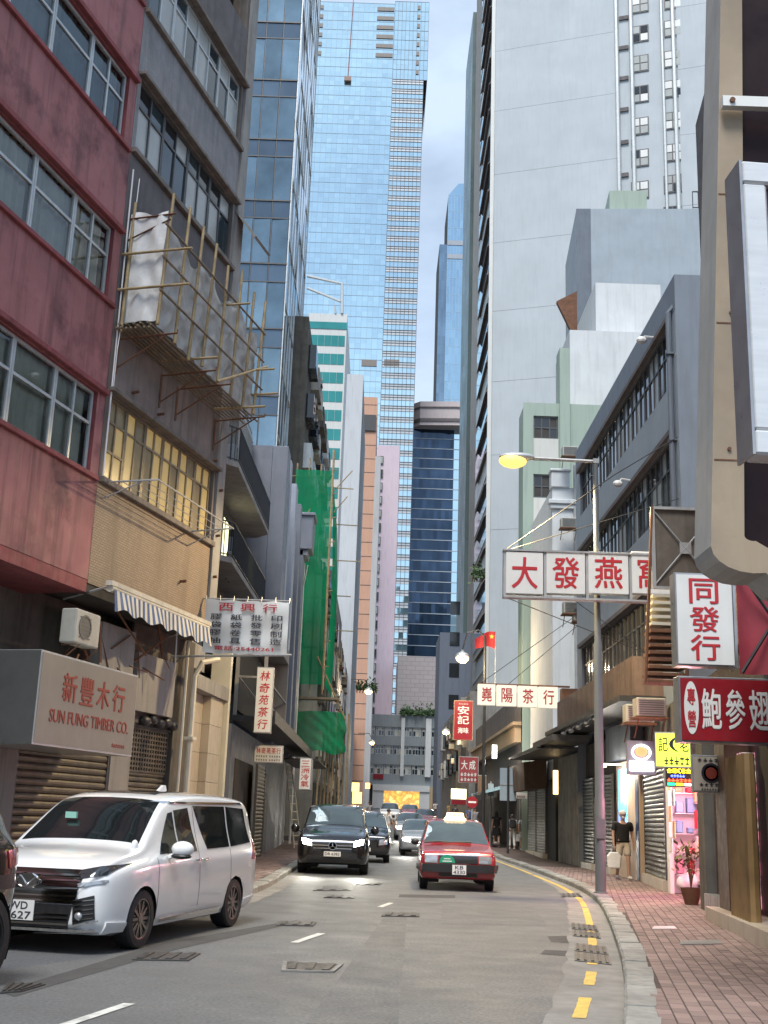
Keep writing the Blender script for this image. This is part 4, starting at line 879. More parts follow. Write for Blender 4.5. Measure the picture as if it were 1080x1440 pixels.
for k, c_ in enumerate(((.02, .6, .25), (1, .7, .02), (.95, .9, .85))):
    b = MB(); b.box(w_*(.08+.3*k), w_*(.34+.3*k), -.006, -.003, h*.08, h*.2); b.build('glow_bar', lit('led_%d' % k, c_, 2), t)
t, w_, h = panel_sign('round_logo_sign', 'off-white board with a dark ring and red disc emblem', 18.7, (974, 1026, 1062, 1115), M['sign_cream'], .12)
b = MB(); M_ = Matrix.Translation((w_*.5, -.004, h*.52)) @ Matrix.Rotation(R(90), 4, 'X'); b.lathe([(.155, 0), (.155, .006), (.12, .006), (.12, 0)], 24, M_); b.build('ring', M['ink_black'], t)
b = MB(); b.lathe([(.0, 0), (.09, 0), (.09, .007), (.0, .007)], 20, M_); b.build('disc', M['ink_brown'], t)
marks(t, M['ink_black'], w_*.15, h*.82, w_*.7, h*.1, 5, -.006, .5, 9); marks(t, M['ink_black'], w_*.18, h*.17, w_*.64, h*.09, 5, -.006, .4, 10); marks(t, M['ink_black'], w_*.22, h*.06, w_*.55, h*.06, 8, -.006, .3, 11)
t, w_, h = panel_sign('red_shop_sign', 'wide red sign with white characters and a white oval on the right edge', 16.5, (955, 1120, 953, 1046), M['sign_red'], .3, M['steel'])
b = MB(); b.lathe([(.0, 0), (1, 0), (1, .006), (.0, .006)], 28, Matrix.Translation((w_*.105, -.003, h*.52)) @ Matrix.Rotation(R(90), 4, 'X') @ Matrix.Diagonal((w_*.062, h*.4, 1, 1))); b.build('oval', M['sign_white'], t)
column(t, '專營', M['ink_red'], w_*.07, h*.22, w_*.07, h*.6, .3, y=-.01, bold=.02)
row(t, '鮑參翅肚', M['sign_white'], w_*.19, h*.2, w_*.78, h*.62, .2, y=-.006, bold=.016)
t, w_, h = panel_sign('white_vertical_sign', 'steel-framed white sign with three large red characters, right side', 17.2, (950, 1033, 806, 937), M['sign_white'], .3, M['steel'])
column(t, '同發行', M['ink_red'], w_*.24, h*.06, w_*.5, h*.88, .1, y=-.006, bold=.016)
b = MB(); b.box(w_*.98, w_*1.0+.02, -.03, .3, -.02, h+.02); b.build('trim', M['steel'], t)
# four-panel sign over the road
t = thing('bird_nest_sign', 'row of four white square panels with red characters hung over the road', 'sign', (0, 25.2, 0), 0)
px_ = [710, 767, 826, 887, 945]
for k, ch in enumerate('大發燕窩'):
    a, d = atY(px_[k]+1.5, 805, 25.2), atY(px_[k+1]-3, 805, 25.2); e, f_ = atY(px_[k]+25, 776, 25.2), atY(px_[k]+25, 835, 25.2)
    b = MB(); b.box(a.x, d.x, 0, .22, f_.z, e.z); pn = b.build('panel', M['sign_white'], t, bevel=.01)
    wd = d.x-a.x; hd = e.z-f_.z; letter(pn, ch, M['ink_red'], a.x+wd*.15, f_.z+hd*.12, wd*.7, hd*.76, -.003, .016)
A = atY(708, 774, 25.2); B = atY(948, 774, 25.2); Cc = atY(708, 837, 25.2); Dd = atY(948, 837, 25.2)
b = MB(); b.box(A.x, B.x+.8, -.02, .24, A.z+.0, A.z+.04); b.box(Cc.x, Dd.x+.8, -.02, .24, Cc.z-.04, Cc.z-.0)
for k in range(5): q = atY(px_[k], 800, 25.2); b.box(q.x-.03, q.x+.03, .02, .2, Cc.z, A.z)
b.build('frame', M['galv'], t)
b = MB(); b.tube([(A.x, .1, A.z), (5.2, .2, 9.2), (6.85, .9, 10.4)], .012, 4); b.tube([(A.x, .1, A.z), (6.85, .9, 8.9)], .01, 4); b.tube([(A.x, .1, Cc.z), (6.85, 2, 5.2)], .01, 4); b.tube([(4.2, .1, Cc.z), (6.9, 4, 5.6)], .01, 4); b.build('guy_wire', M['cable'], t)
# tea merchant sign further up
t = thing('cream_tea_sign', 'four cream panels with red characters hung over the pavement beyond the lamp post', 'sign', (0, 42, 0), 0)
px_ = [672, 699, 729, 758, 787]
for k, ch in enumerate('嶤陽茶行'):
    a, d = atY(px_[k], 978, 42), atY(px_[k+1]-2.5, 978, 42); e, f_ = atY(px_[k]+14, 962+k*1.3, 42), atY(px_[k]+14, 991+k*1.5, 42)
    b = MB(); b.box(a.x, d.x, 0, .3, f_.z, e.z); pn = b.build('panel', lit('cream_panel', (.75, .68, .55), .25) if k == 0 else bpy.data.materials['cream_panel'], t)
    wd = d.x-a.x; hd = e.z-f_.z; letter(pn, ch, M['ink_red'], a.x+wd*.22, f_.z+hd*.15, wd*.58, hd*.7, -.004, .014)
b = MB(); b.box(px_ and atY(672, 978, 42).x-.03, 6.9, .1, .2, 6.24, 6.3); b.box(6.6, 8.2, 0, .5, 4.9, 6.2); b.build('frame', M['rust'], t)
b = MB(); b.tube([(3.7, .1, 6.3), (8.0, 2, 9.6)], .012, 4); b.tube([(4.7, .1, 6.3), (8.4, 2, 9.6)], .012, 4); b.build('guy_wire', M['cable'], t)
# slatted sign skeleton and cross-braced panel above the shops
t = thing('slatted_sign_frame', 'rusty upright slatted sign skeleton with a cross-braced metal panel on top', 'sign frame', (0, 23.6, 0), 0)
a, d = atY(918, 770, 23.6), atY(1008, 770, 23.6); e, f_ = atY(960, 718, 23.6), atY(960, 826, 23.6)
defm('tin_panel', (.17, .15, .125), .5, metal=.4, var=.2, sc=2, streak=.3)
b = MB(); b.box(a.x, d.x, 0, .25, f_.z, e.z); b.build('panel', M['tin_panel'], t)
b = MB(); cxp, czp = (a.x+d.x)/2, (e.z+f_.z)/2
for (x_, z_) in ((a.x, f_.z), (a.x, e.z), (d.x, f_.z), (d.x, e.z)): b.tube([(x_, -.02, z_), (cxp, -.05, czp)], .018, 4)
b.box(cxp-.12, cxp+.12, -.06, -.03, czp-.12, czp+.12)
for q in ((a.x-.04, a.x+.04), (d.x-.04, d.x+.04)): b.box(q[0], q[1], -.06, .0, f_.z-.05, e.z+.05)
b.box(a.x, d.x, -.055, .0, e.z, e.z+.06); b.box(a.x, d.x, -.055, 0, f_.z-.06, f_.z); b.build('brace', M['galv'], t)
g0 = atY(907, 960, 23.6)
for k in range(13):
    z_ = f_.z-.12-k*(f_.z-g0.z)/13.5; b = MB(); b.box(a.x-.02-.012*k, a.x+.62, .0, .5+.05*(k % 3), z_-.09, z_-.03); b.build('slat', M['sign_cream' if k < 5 else 'rust'], t)
b = MB(); b.tube([(a.x, -.04, e.z+.05), (g0.x, -.04, g0.z)], .035, 5); b.tube([(a.x+.08, .3, e.z), (g0.x+.08, .3, g0.z)], .03, 5); b.tube([(a.x+.65, -.02, f_.z), (a.x+.62, -.02, g0.z)], .04, 5); b.build('upright', M['rust'], t)
# air conditioners on this side
BACP.location = atY(817, 868, 41.5)+Vector((0, 0, -.2)); BACP.rotation_euler = (0, 0, 0); BACP['label'] = 'larger window air conditioner of the pair above the brown fascia'; BACM = kidmap_of(BACP)
GA = 'air conditioners on the right side'
for i, (px, py, y, lb) in enumerate(((803, 865, 41.5, 'smaller window air conditioner of the pair above the brown fascia'), (800, 645, 47.5, 'box air conditioner at the top of the white column building'), (798, 745, 47.5, 'box air conditioner halfway up the white column building'), (910, 1010, 27, 'wooden-cased air conditioner above the shutter, nearest the red sign'), (895, 1018, 28, 'pale wooden-cased air conditioner above the shutter, further one'))):
    dup(BACP, atY(px, py, y), 0, lb, GA, kidmap=BACM)
# ---- tall upright sign in the foreground with a rounded lower corner
SY = 9.0
cn = thing('upright_box_sign', 'huge upright sign box with beige rounded frame cut by the right edge', 'sign', (0, SY, 0), 0)
q0, q1 = atY(1001, 800, SY), atY(1014, 0, SY); zb0 = q0.z; xt = q1.x-q0.x; ht = q1.z-q0.z
def outl(ins, rad=.34, top=1.6):
    """outline in x, z: leaning left edge, rounded lower corner, lower edge dipping to the right"""
    L_ = lambda z: q0.x+ins+xt*(z-zb0)/ht; pts = [(q0.x+2.6, zb0-.22+ins), (q0.x+1.0, zb0-.2+ins), (q0.x+.55, zb0-.14+ins)]; r_ = max(.04, rad-ins)
    for k in range(7): a_ = R(-75-105*k/6); pts.append((q0.x+ins+r_+r_*math.cos(a_), zb0+ins*.9+r_*.55+r_*.62*math.sin(a_)))
    zt_ = zb0+ht*top; pts += [(L_(zt_)-ins*(.45 if ins else 0), zt_), (q0.x+2.6, zt_)]; return pts
oo, oi = outl(0), outl(.27); n = len(oo)
b = MB()
for i in range(n-1):
    b.quad((oo[i][0], 0, oo[i][1]), (oo[i+1][0], 0, oo[i+1][1]), (oi[i+1][0], .0, oi[i+1][1]), (oi[i][0], .0, oi[i][1])); b.quad((oi[i][0], 0, oi[i][1]), (oi[i+1][0], 0, oi[i+1][1]), (oi[i+1][0], .09, oi[i+1][1]), (oi[i][0], .09, oi[i][1]))
b.build('border', mat('beige_frame', (.31, .245, .17), .6, var=.25, sc=1.2, streak=.3, scol=(.3,.22,.14), patch=.4, pcol=(.26,.19,.12), psc=2.5), cn)
b = MB()
for i in range(n-1): b.quad((oo[i][0], 0, oo[i][1]), (oo[i][0], .5, oo[i][1]), (oo[i+1][0], .5, oo[i+1][1]), (oo[i+1][0], 0, oo[i+1][1]))
b.build('edge', mat('edge_grey', (.42, .42, .4), .6, var=.12, sc=2, streak=.2), cn)
b = MB(); b.add([(x_, .09, z_) for x_, z_ in oi], [tuple(range(n))]); b.build('face', mat('gloss_face', (.02, .01, .012), .4, var=.5, sc=.9, spec=.15, patch=.6, pcol=(.008,.009,.014), psc=.5), cn)
b = MB(); b.add([(x_, .5, z_) for x_, z_ in oo], [tuple(range(n))]); b.build('back', M['grime'], cn)
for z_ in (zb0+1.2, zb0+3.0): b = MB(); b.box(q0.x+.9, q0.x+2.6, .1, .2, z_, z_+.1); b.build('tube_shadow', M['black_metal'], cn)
for z_ in (zb0+.9, zb0+2.1, zb0+3.3): xl_ = q0.x+xt*(z_-zb0)/ht; b = MB(); b.box(xl_+.005, xl_+.262, -.004, .002, z_, z_+.012); b.tube([(xl_+.13, -.002, z_+.1), (xl_+.13, -.016, z_+.1)], .016, 8); b.build('seam', M['rust'], cn)
za = atY(1050, 155, SY).z; b = MB(); b.box(q0.x+.22, q0.x+1.2, -.12, -.05, za-.04, za+.06, 0, None); b.build('bracket', M['sign_white'], cn)
b = MB(); b.tube([(q0.x+.3, -.121, za+.01), (q0.x+.3, -.14, za+.01)], .025, 8); b.build('bolt', M['rust'], cn)
# steel-framed box hanging under it
defm('brushed', (.72, .74, .75), .35, metal=.25, var=.08, sc=3, aniso=(1, 1, 12))
t = thing('steel_box_sign', 'brushed steel framed box sign with maroon face hanging at the right edge', 'sign', (1.40, 4.2, 2.86), 4)
b = MB(); b.box(0, .9, 0, .12, 0, .1); b.box(0, .9, 0, .12, 1.15, 1.25); b.box(0, .1, .002, .118, .1, 1.15); b.box(.8, .9, .002, .118, .1, 1.15); b.build('frame', M['brushed'], t, bevel=.01)
b = MB(); b.box(.1, .8, .04, .1, .1, 1.15); b.build('face', mat('maroon', (.12, .02, .035), .35, var=.1), t)
b = MB(); b.box(-.012, -.001, .0, .16, 0, 1.25); b.build('side', M['steel'], t)
# red hanging banner cloth behind the white sign
t = thing('red_banner', 'dark red cloth banner with black cross braces behind the steel-framed sign', 'banner', (0, 15.6, 0), 0)
a, d = atY(1034, 800, 15.6), atY(1110, 950, 15.6)
sheet('cloth', lambda u, v: (a.x+(d.x-a.x)*u, .05*math.sin(u*6), d.z+(a.z-d.z)*v), 10, 8, mat('red_cloth', (.3, .035, .05), .6, var=.2, sc=2), t)
b = MB(); b.tube([(a.x, -.1, a.z), (d.x-.2, -.1, (a.z+d.z)/2), (a.x, -.1, d.z)], .025, 4); b.build('brace', M['black_metal'], t)
# tiled building seen edge-on between the canopy and the grey building
M['tile_brick'] = brickmat('tile_brick', (.36,.22,.14), (.3,.18,.11), (.16,.12,.09), .22, .07, .008, wall='xz')
tb = thing('brick_tiled_building', 'narrow brick-tiled building edge between the canopy and the grey building', 'building', FS.w(0, 0), -96.3)
b = MB(); b.box(11.95, 14.5, .05, 6, 4.3, 14.2); b.build('wall', M['tile_brick'], tb)
b = MB(); b.box(13.35, 14.55, -.2, .02, 10.6, 13.9); b.build('fin', mat('dark_panel', (.1, .085, .08), .7, var=.2), tb)
# ================================================================== buildings further up the street and the towers
def face(px0, px1, ptop, y, pyw=None):
    """left x, right x and top z of something facing the viewer at distance y"""
    m_ = pyw if pyw is not None else ptop
    return atY(px0, m_, y).x, atY(px1, m_, y).x, atY((px0+px1)/2, ptop, y).z
def towerglass(name, col, rough=.04, var=.25, sc=.05, rnd=.12, metal=.85):
    return mat(name, col, rough, metal, var=var, sc=sc, rnd=rnd, spec=.8)
def panes(parent, name, mt, x0, x1, z0, z1, nx, nz, y=0., tilt=.004, seed=1, gap=.0, skip=None, ny=None):
    r_ = random.Random(seed); b = MB(); dx, dz = (x1-x0)/nx, (z1-z0)/nz
    for i in range(nx):
        for j in range(nz):
            if skip and skip(i, j): continue
            a, c, e, f_ = x0+i*dx+gap, x0+(i+1)*dx-gap, z0+j*dz+gap, z0+(j+1)*dz-gap; t = r_.gauss(0, tilt)*dx; u = r_.gauss(0, tilt)*dz
            b.quad((a, y-t-u, e), (c, y+t-u, e), (c, y+t+u, f_), (a, y-t+u, f_))
    return stuff(b.build(name, mt, parent))
def grid(parent, name, mt, x0, x1, z0, z1, nx, nz, w_=.08, y=-.06, hor=True, ver=True, wz=None):
    b = MB()
    if ver:
        for i in range(nx+1): q = x0+(x1-x0)*i/nx; b.box(q-w_/2, q+w_/2, y, y+.12, z0, z1)
    if hor:
        for j in range(nz+1): q = z0+(z1-z0)*j/nz; h = (wz or w_)/2; b.box(x0, x1, y-.01, y+.11, q-h, q+h)
    return stuff(b.build(name, mt, parent))
# ---- left glass tower
LX, LY = -5.55, 56.0
lg = thing('near_glass_tower', 'tall dark blue glass tower rising behind the brown building', 'tower', (LX, LY, 0), 0)
G1 = towerglass('tower_glass_near', (.22, .32, .38), .03, .5, .25, .2, .75); G2 = mat('tower_spandrel', (.13, .18, .23), .08, .6, var=.3, sc=.2, rnd=.1)
b = MB(); b.box(-14, -.12, .15, 12, 0, 78); b.build('core', M['dark'], lg)
zf = [18.4+3.68*k for k in range(-3, 17)]
for k, z_ in enumerate(zf):
    for i in range(6):
        x1 = -i*.95-.05; x0 = x1-.9
        if x0 < -5.2: continue
        b = MB(); t_, u_ = random.gauss(0, .008), random.gauss(0, .008); b.quad((x0, t_-u_, z_), (x1, -t_-u_, z_), (x1, -t_+u_, z_+2.6), (x0, t_+u_, z_+2.6)); b.build('pane', G1, lg)
        b = MB(); b.quad((x0, .01, z_+2.66), (x1, .01, z_+2.66), (x1, .01, z_+3.62), (x0, .01, z_+3.62)); b.build('spandrel_panel', G2, lg)
b = MB()
for z_ in zf: b.box(-14, 0, -.05, .1, z_-.05, z_+.03); b.box(-14, 0, -.04, .1, z_+2.6, z_+2.66)
for i in range(15): b.box(-i*.95-.03, -i*.95+.02, -.02, .12, 8, 78)
b.build('mullion', M['alu_dark'], lg)
sd_ = put('side_frame', None, lg, (0, 0, 0), (0, 0, R(90))); bpy.data.objects.remove(sd_)
SG = towerglass('tower_glass_side', (.5, .66, .76), .05, .2, .12, .1, .85)
def side_panes(parent, name, mt, x, y0, y1, z0, z1, ny, nz, seed, tilt=.012, right=True):
    r_ = random.Random(seed); b = MB(); dy, dz = (y1-y0)/ny, (z1-z0)/nz
    for i in range(ny):
        for j in range(nz):
            t = r_.gauss(0, tilt)*dy; u = r_.gauss(0, tilt)*dz; a, c, e, f_ = y0+i*dy, y0+(i+1)*dy, z0+j*dz, z0+(j+1)*dz
            b.quad((x-t-u, a, e), (x+t-u, c, e), (x+t+u, c, f_), (x-t+u, a, f_))
    return stuff(b.build(name, mt, parent))
side_panes(lg, 'side_panes', SG, .0, 0, 12, 5.5, 78.05, 8, 20, 5, .007)
b = MB()
for k in range(20): b.box(-.02, .05, 0, 12, 5.5+k*3.63-.04, 5.5+k*3.63+.04)
for k in range(9): b.box(-.02, .04, k*1.5-.03, k*1.5+.03, 5.5, 78)
stuff(b.build('side_mullion', M['alu'], lg))
# ---- tenement with air conditioners above the netting
tn = thing('old_tenement', 'old grey tenement crowded with window boxes above the green netting', 'building', (-4.7, 62, 0), 90)
b = MB(); b.box(0, 26, 0, 9, 0, 29.2); b.build('wall', M['grime'], tn)
b = MB(); b.quad((0, 0, 0), (0, 9, 0), (0, 9, 29.2), (0, 0, 29.2)); 
for j in range(8):
    for k in range(7):
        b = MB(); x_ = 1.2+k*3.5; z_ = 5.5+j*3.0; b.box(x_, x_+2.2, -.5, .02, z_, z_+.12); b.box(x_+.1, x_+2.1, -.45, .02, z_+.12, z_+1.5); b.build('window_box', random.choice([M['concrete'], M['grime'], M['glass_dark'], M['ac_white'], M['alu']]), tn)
GT = 'box air conditioners on the left tenements'
for k in range(22): dup(BACP, (-4.72, 63+random.uniform(0, 24), 19+random.uniform(0, 9.5)), 90, 'window air conditioner among many on the old tenement above the green netting', GT, kidmap=BACM)
lw = thing('low_tenement', 'grimy low tenement with rusty brackets and air conditioners beyond the netting', 'building', (-3.3, 64, 0), 90)
b = MB(); b.box(0, 52, 0, 9, 0, 14.5); b.box(20, 45, .3, 8, 14.5, 19); b.build('wall', M['concrete'], lw)
for j in range(4):
    for k in range(12):
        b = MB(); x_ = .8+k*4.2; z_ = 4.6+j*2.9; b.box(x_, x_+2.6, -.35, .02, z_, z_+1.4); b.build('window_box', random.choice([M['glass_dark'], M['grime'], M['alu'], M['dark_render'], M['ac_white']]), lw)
for k in range(26): dup(BACP, (-3.32, 64.5+random.uniform(0, 45), 5+random.uniform(0, 9)), 90, 'small air conditioner on the low tenement beyond the green netting', GT, kidmap=BACM)
b = MB()
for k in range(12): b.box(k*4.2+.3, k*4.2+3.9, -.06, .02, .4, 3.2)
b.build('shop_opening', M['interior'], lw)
b = MB()
for k in range(14): b.tube([(random.uniform(0, 40), -.15, 3), (random.uniform(0, 40), -.12, 14)], .05, 5)
b.tube([(0, -.2, 3.4), (50, -.2, 3.6)], .05, 5); stuff(b.build('pipe', M['galv'], lw))
# warm-lit shop fronts at the far left
for i, (px, py, y, s_) in enumerate(((500, 1107, 82, .5), (502, 1122, 90, .7), (517, 1105, 130, .5))):
    P = atY(px, py, y); b = MB(); b.box(-s_*.5, s_*.5, -.15, 0, -s_*.6, s_*.6); tag(b.build('lit_shop_sign', lit('amber_%d' % i, (1, .55, .16), 1.3), None, P), ('amber-lit box sign above the far left shops, nearest one', 'larger amber-lit box sign low on the far left shops', 'small amber-lit sign near the end building on the left')[i], 'sign', 'amber signs on the far left')
# ---- green netting scaffold
gn = thing('green_net_scaffold', 'tall bamboo scaffold wrapped in green safety netting over the left pavement', 'scaffold', (0, 57, 0), 0)
def netmat(name, col, tr):
    m = bpy.data.materials.new(name); m.use_nodes = True; nt = m.node_tree; N = nt.nodes; L = nt.links; N.clear(); o = N.new('ShaderNodeOutputMaterial'); mx_ = N.new('ShaderNodeMixShader'); t = N.new('ShaderNodeBsdfTransparent'); d = N.new('ShaderNodeBsdfDiffuse'); l = N.new('ShaderNodeBsdfTranslucent'); a = N.new('ShaderNodeMixShader')
    g_ = N.new('ShaderNodeNewGeometry'); n = N.new('ShaderNodeTexNoise'); n.inputs['Scale'].default_value = .9; n.inputs['Detail'].default_value = 7; L.new(g_.outputs['Position'], n.inputs['Vector'])
    r_ = N.new('ShaderNodeMapRange'); r_.inputs[1].default_value = .3; r_.inputs[2].default_value = .7; r_.inputs[3].default_value = tr*.5; r_.inputs[4].default_value = min(.9, tr*1.5); L.new(n.outputs['Fac'], r_.inputs[0])
    d.inputs[0].default_value = c4(col); l.inputs[0].default_value = c4(tuple(q*1.3 for q in col)); a.inputs[0].default_value = .45; L.new(d.outputs[0], a.inputs[1]); L.new(l.outputs[0], a.inputs[2]); L.new(r_.outputs[0], mx_.inputs[0]); L.new(a.outputs[0], mx_.inputs[1]); L.new(t.outputs[0], mx_.inputs[2]); L.new(mx_.outputs[0], o.inputs[0]); return m
NET = netmat('green_net', (.015, .33, .15), .2); NET2 = netmat('green_net_solid', (.015, .42, .2), .06)
nx0, nx1, nz0, nz1 = -4.55, -2.72, 7.65, 18.5
sheet('net', lambda u, v: (nx0+(nx1-nx0)*u, .06*math.sin(u*11+v*5)+.05*math.sin(v*17), nz0+(nz1-nz0)*v), 26, 70, NET, gn)
sheet('side_net', lambda u, v: (nx1+.02+.42*math.sin(math.pi*min(1, .15+v*.85))*(1-abs(u-.4))*.9, 9*u, nz0+(nz1-nz0)*v-.8*u*v), 14, 40, NET2, gn)
def low_net(u, v):
    a_ = R(185+150*u); return (-2.75+1.35*math.cos(a_)*(1.0+.05*math.sin(v*12+u*7)), 2.2+2.0*math.sin(a_)+.05*math.sin(v*23+u*31), 4.45+1.95*v+.08*math.sin(u*14)*(1-v))
sheet('low_net', low_net, 40, 16, NET, gn)
def bm2(p, q, r=.04, mt='bamboo'): b = MB(); b.tube([p, q], r, 5); return b.build('bamboo_pole', M[mt], gn)
for k in range(4): bm2((nx0+(nx1-nx0)*k/3, .18, 7.2), (nx0+(nx1-nx0)*k/3+.05, .18, 18.9+.3*(k % 2)), .045)
bm2((nx1+.04, -.1, 7.4), (nx1+.06, -.1, 19.6), .06)
for k in range(9):
    z_ = 8.2+k*1.25; bm2((nx0-.2, .14, z_), (nx1+.1, .14, z_+.05), .035); bm2((nx1, -.05, z_+.3), (nx1+.3, -.2, z_+.32), .025)
for k in range(5): bm2((nx1+.1, 1+k, 17.9-k*1.7), (nx1+1.1+.25*(k % 3), 1.2+k, 17.92-k*1.7), .03)
bm2((nx1, 1, 17.6), (nx1+1.0, 1.2, 18.9), .03); bm2((nx1, 1, 16.4), (nx1+.8, 1.2, 17.5), .03); bm2((nx0, .1, 15), (nx1, .1, 18.3), .035)
for k in range(6):
    b = MB(); b.box(-4.4, -1.9, .4*k, .4*k+.3, 6.95+.03*k, 7.05+.03*k); b.build('plank', M['bamboo_old'], gn)
for k in range(9): bm2((-2.8+.18*k, 1.0+.3*(k % 3), .1), (-2.75+.17*k, 1.1+.2*(k % 2), 4.6+.9*(k % 3)), .045, 'bamboo_old' if k % 2 else 'bamboo')
bm2((-3.0, -.1, 9.0), (-1.5, .5, 6.0), .04)
# ---- slabs at mid distance on the left
def slab(name, label, y, px0, px1, ptop, mt, depth=25, pyw=800, seam=0, z1=None):
    a, c, z_ = face(px0, px1, ptop, y, pyw); t = thing(name, label, 'building', (a, y, 0), 0); b = MB(); b.box(0, c-a, 0, depth, 0, z_); b.build('wall', mt, t)
    if seam:
        g_ = MB(); z = seam
        while z < z_: g_.box(-.02, c-a+.02, -.03, .0, z, z+.07); z += seam
        stuff(g_.build('joint_strip', M['dark_render'], t))
    return t, c-a, z_
def clad(name, col, **k): return mat(name, col, .7, var=.06, sc=.1, streak=.2, **k)
slab('white_slab_block', 'blank white slab-sided block between the netting and the peach tower', 112, 476, 500, 526, clad('white_clad', (.6, .63, .66)), 25, 800)
pt, w_, z_ = slab('peach_tower', 'narrow peach-coloured tower with thin dark joints', 160, 499, 522, 558, clad('peach', (.62, .36, .25)), 30, 800, 2.05)
b = MB(); b.box(w_*.2, w_*.95, -.25, 0, z_-5.2, z_-2.8); b.build('balcony', M['alu_dark'], pt)
b = MB(); b.box(w_, w_+.8, -.05, 20, 0, z_-9); b.build('grey_side', clad('pale_grey', (.5, .5, .5)), pt)
b = MB()
for k in range(24): b.box(-.35, .0, -.2, .3, z_-4-k*2.9, z_-3.2-k*2.9)
stuff(b.build('ledge', M['dark_render'], pt))
pk, w_, z_ = slab('pink_tower', 'pale pink residential tower with a column of small windows', 230, 525, 557, 626, clad('pink_clad', (.66, .54, .6)), 30, 800)
for k in range(24):
    z0 = z_-4.2-k*2.85
    if z0 < 12: break
    b = MB(); b.box(.1, 1.25, -.25, .1, z0, z0+1.75); fr = b.build('window', M['dark_render'], pk); b = MB(); b.box(.25, 1.1, -.3, -.24, z0+.25, z0+1.55); b.build('pane', random.choice([M['glass_dark'], M['glass_frost']]), fr)
# teal-banded white block
tl, w_, z_ = slab('teal_band_block', 'white office block with teal window bands and a rooftop steel frame', 190, 430, 485, 441, clad('white_panel', (.62, .64, .62)), 30, 520)
TG = mat('teal_glass', (.05, .3, .29), .12, .3, var=.2, sc=.2)
for k in range(18):
    z0 = z_-6.1-k*3.45
    if z0 < 8: break
    for i in range(5):
        b = MB(); b.box(.6+i*(w_-.8)/5, .55+(i+1)*(w_-.8)/5, -.05, .05, z0, z0+2.0); b.build('window', TG, tl)
b = MB(); b.box(-.05, w_+.05, -.1, 3, z_-2.9, z_-1.6); b.build('top_glazing', TG, tl)
b = MB(); A_ = lambda px, py: (atY(px, py, 190).x-tl.location.x, 0, atY(px, py, 190).z)
b.tube([A_(432, 388), A_(481, 399), A_(481, 441)], .3, 6); b.tube([A_(432, 405), A_(479, 424)], .25, 6); b.tube([A_(470, 430), A_(472, 441)], .2, 5); b.build('roof_frame', M['alu'], tl)
# ---- the big blue tower
TY = 330.0
bt = thing('blue_glass_tower', 'very tall sky-blue mirror-glass office tower at the end of the street', 'tower', (0, TY, 0), 0)
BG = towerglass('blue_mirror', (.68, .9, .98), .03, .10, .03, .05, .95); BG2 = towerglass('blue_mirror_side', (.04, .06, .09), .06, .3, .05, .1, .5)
xl = atY(400, 300, TY).x; xm = atY(545, 300, TY).x; xr = atY(590, 300, TY).x; ztop = atY(560, 2, TY).z; zs = atY(570, 112, TY).z; zlow = 0
FHT = 3.5; nzt = int(ztop/FHT)
b = MB(); b.box(xl, xr-.3, .4, 40, 0, zs-.4); b.box(xl, xr+.9, .5, 40, zs, ztop-.6); b.build('core', M['dark'], bt)
panes(bt, 'pane_wall', BG, xl, xm, 20, 20+FHT*int((ztop-20)/FHT), 19, int((ztop-20)/FHT)*2, 0, .0035, 3)
nsz = int((zs-20)/FHT)
b = MB()
for k in range(nsz):
    z0 = zs-(k+1)*FHT
    b.box(xm, xr, -.25, .2, z0+1.75, z0+FHT-.05)
stuff(b.build('striped_spandrel', mat('tower_stripe', (.55, .58, .6), .4, .2, var=.1, sc=.1), bt))
panes(bt, 'pane_band', BG, xm, xr, zs-nsz*FHT, zs, 8, nsz, 0, .003, 4)
b = MB()
for k in range(nsz): z0 = zs-(k+1)*FHT; b.box(xm, xr, -.35, -.25, z0+2.5, z0+2.65); b.box(xm, xr, -.36, -.26, z0+FHT-.25, z0+FHT-.1)
for i in range(9): q = xm+(xr-xm)*i/8; b.box(q-.06, q+.06, -.32, -.2, zs-nsz*FHT, zs)
stuff(b.build('stripe_line', M['alu_dark'], bt))
panes(bt, 'pane_top', BG, xm, xr+1.2, zs, ztop, 9, int((ztop-zs)/FHT)*2, .0, .005, 6)
grid(bt, 'mullion', mat('tower_mullion', (.24, .34, .42), .5, var=0), xl, xm, 20, 20+FHT*int((ztop-20)/FHT), 19, int((ztop-20)/FHT), .065, wz=.14)
grid(bt, 'mullion', M['alu_dark'], xm, xr+1.2, zs, ztop, 9, int((ztop-zs)/FHT), .1)
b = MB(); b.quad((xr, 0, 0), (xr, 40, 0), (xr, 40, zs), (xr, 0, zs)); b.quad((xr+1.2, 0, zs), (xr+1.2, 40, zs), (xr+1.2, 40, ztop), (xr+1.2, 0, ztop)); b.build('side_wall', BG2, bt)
b = MB()
for k in range(6):
    z0 = ztop-4-k*FHT*1
    b.box(xm-5.8, xm-.2, -.3, .1, z0, z0+1.4); b.box(xl+6.1, xl+8.8, -.3, .1, z0, z0+1.4)
for k in range(12): z0 = ztop-3-k*FHT*.5*1.0*2; b.box(xr-2.6, xr-1.6, -.3, .1, z0, z0+1.5) if z0 > zs else None
for (x_, z_) in ((xm-6.2, atY(512, 515, TY).z), (xm+.6, atY(548, 515, TY).z)): b.box(x_, x_+4.6, -.3, .1, z_, z_+2.1)
stuff(b.build('vent_louvre', mat('vent_brown', (.22, .19, .17), .6, var=.1), bt))
t = thing('window_cleaning_cradle', 'small cradle hanging on a red cable down the blue tower', 'cradle', (atY(489, 113, TY).x, TY-.9, atY(489, 113, TY).z), 0)
b = MB(); b.box(-1.1, 1.1, -.4, .4, -.9, .7); b.build('basket', mat('cradle_brown', (.3, .2, .16), .7), t); b = MB(); b.tube([(0, 0, .7), (.7, .3, 34)], .12, 4); b.build('cable', mat('cable_red', (.45, .2, .18), .7), t)
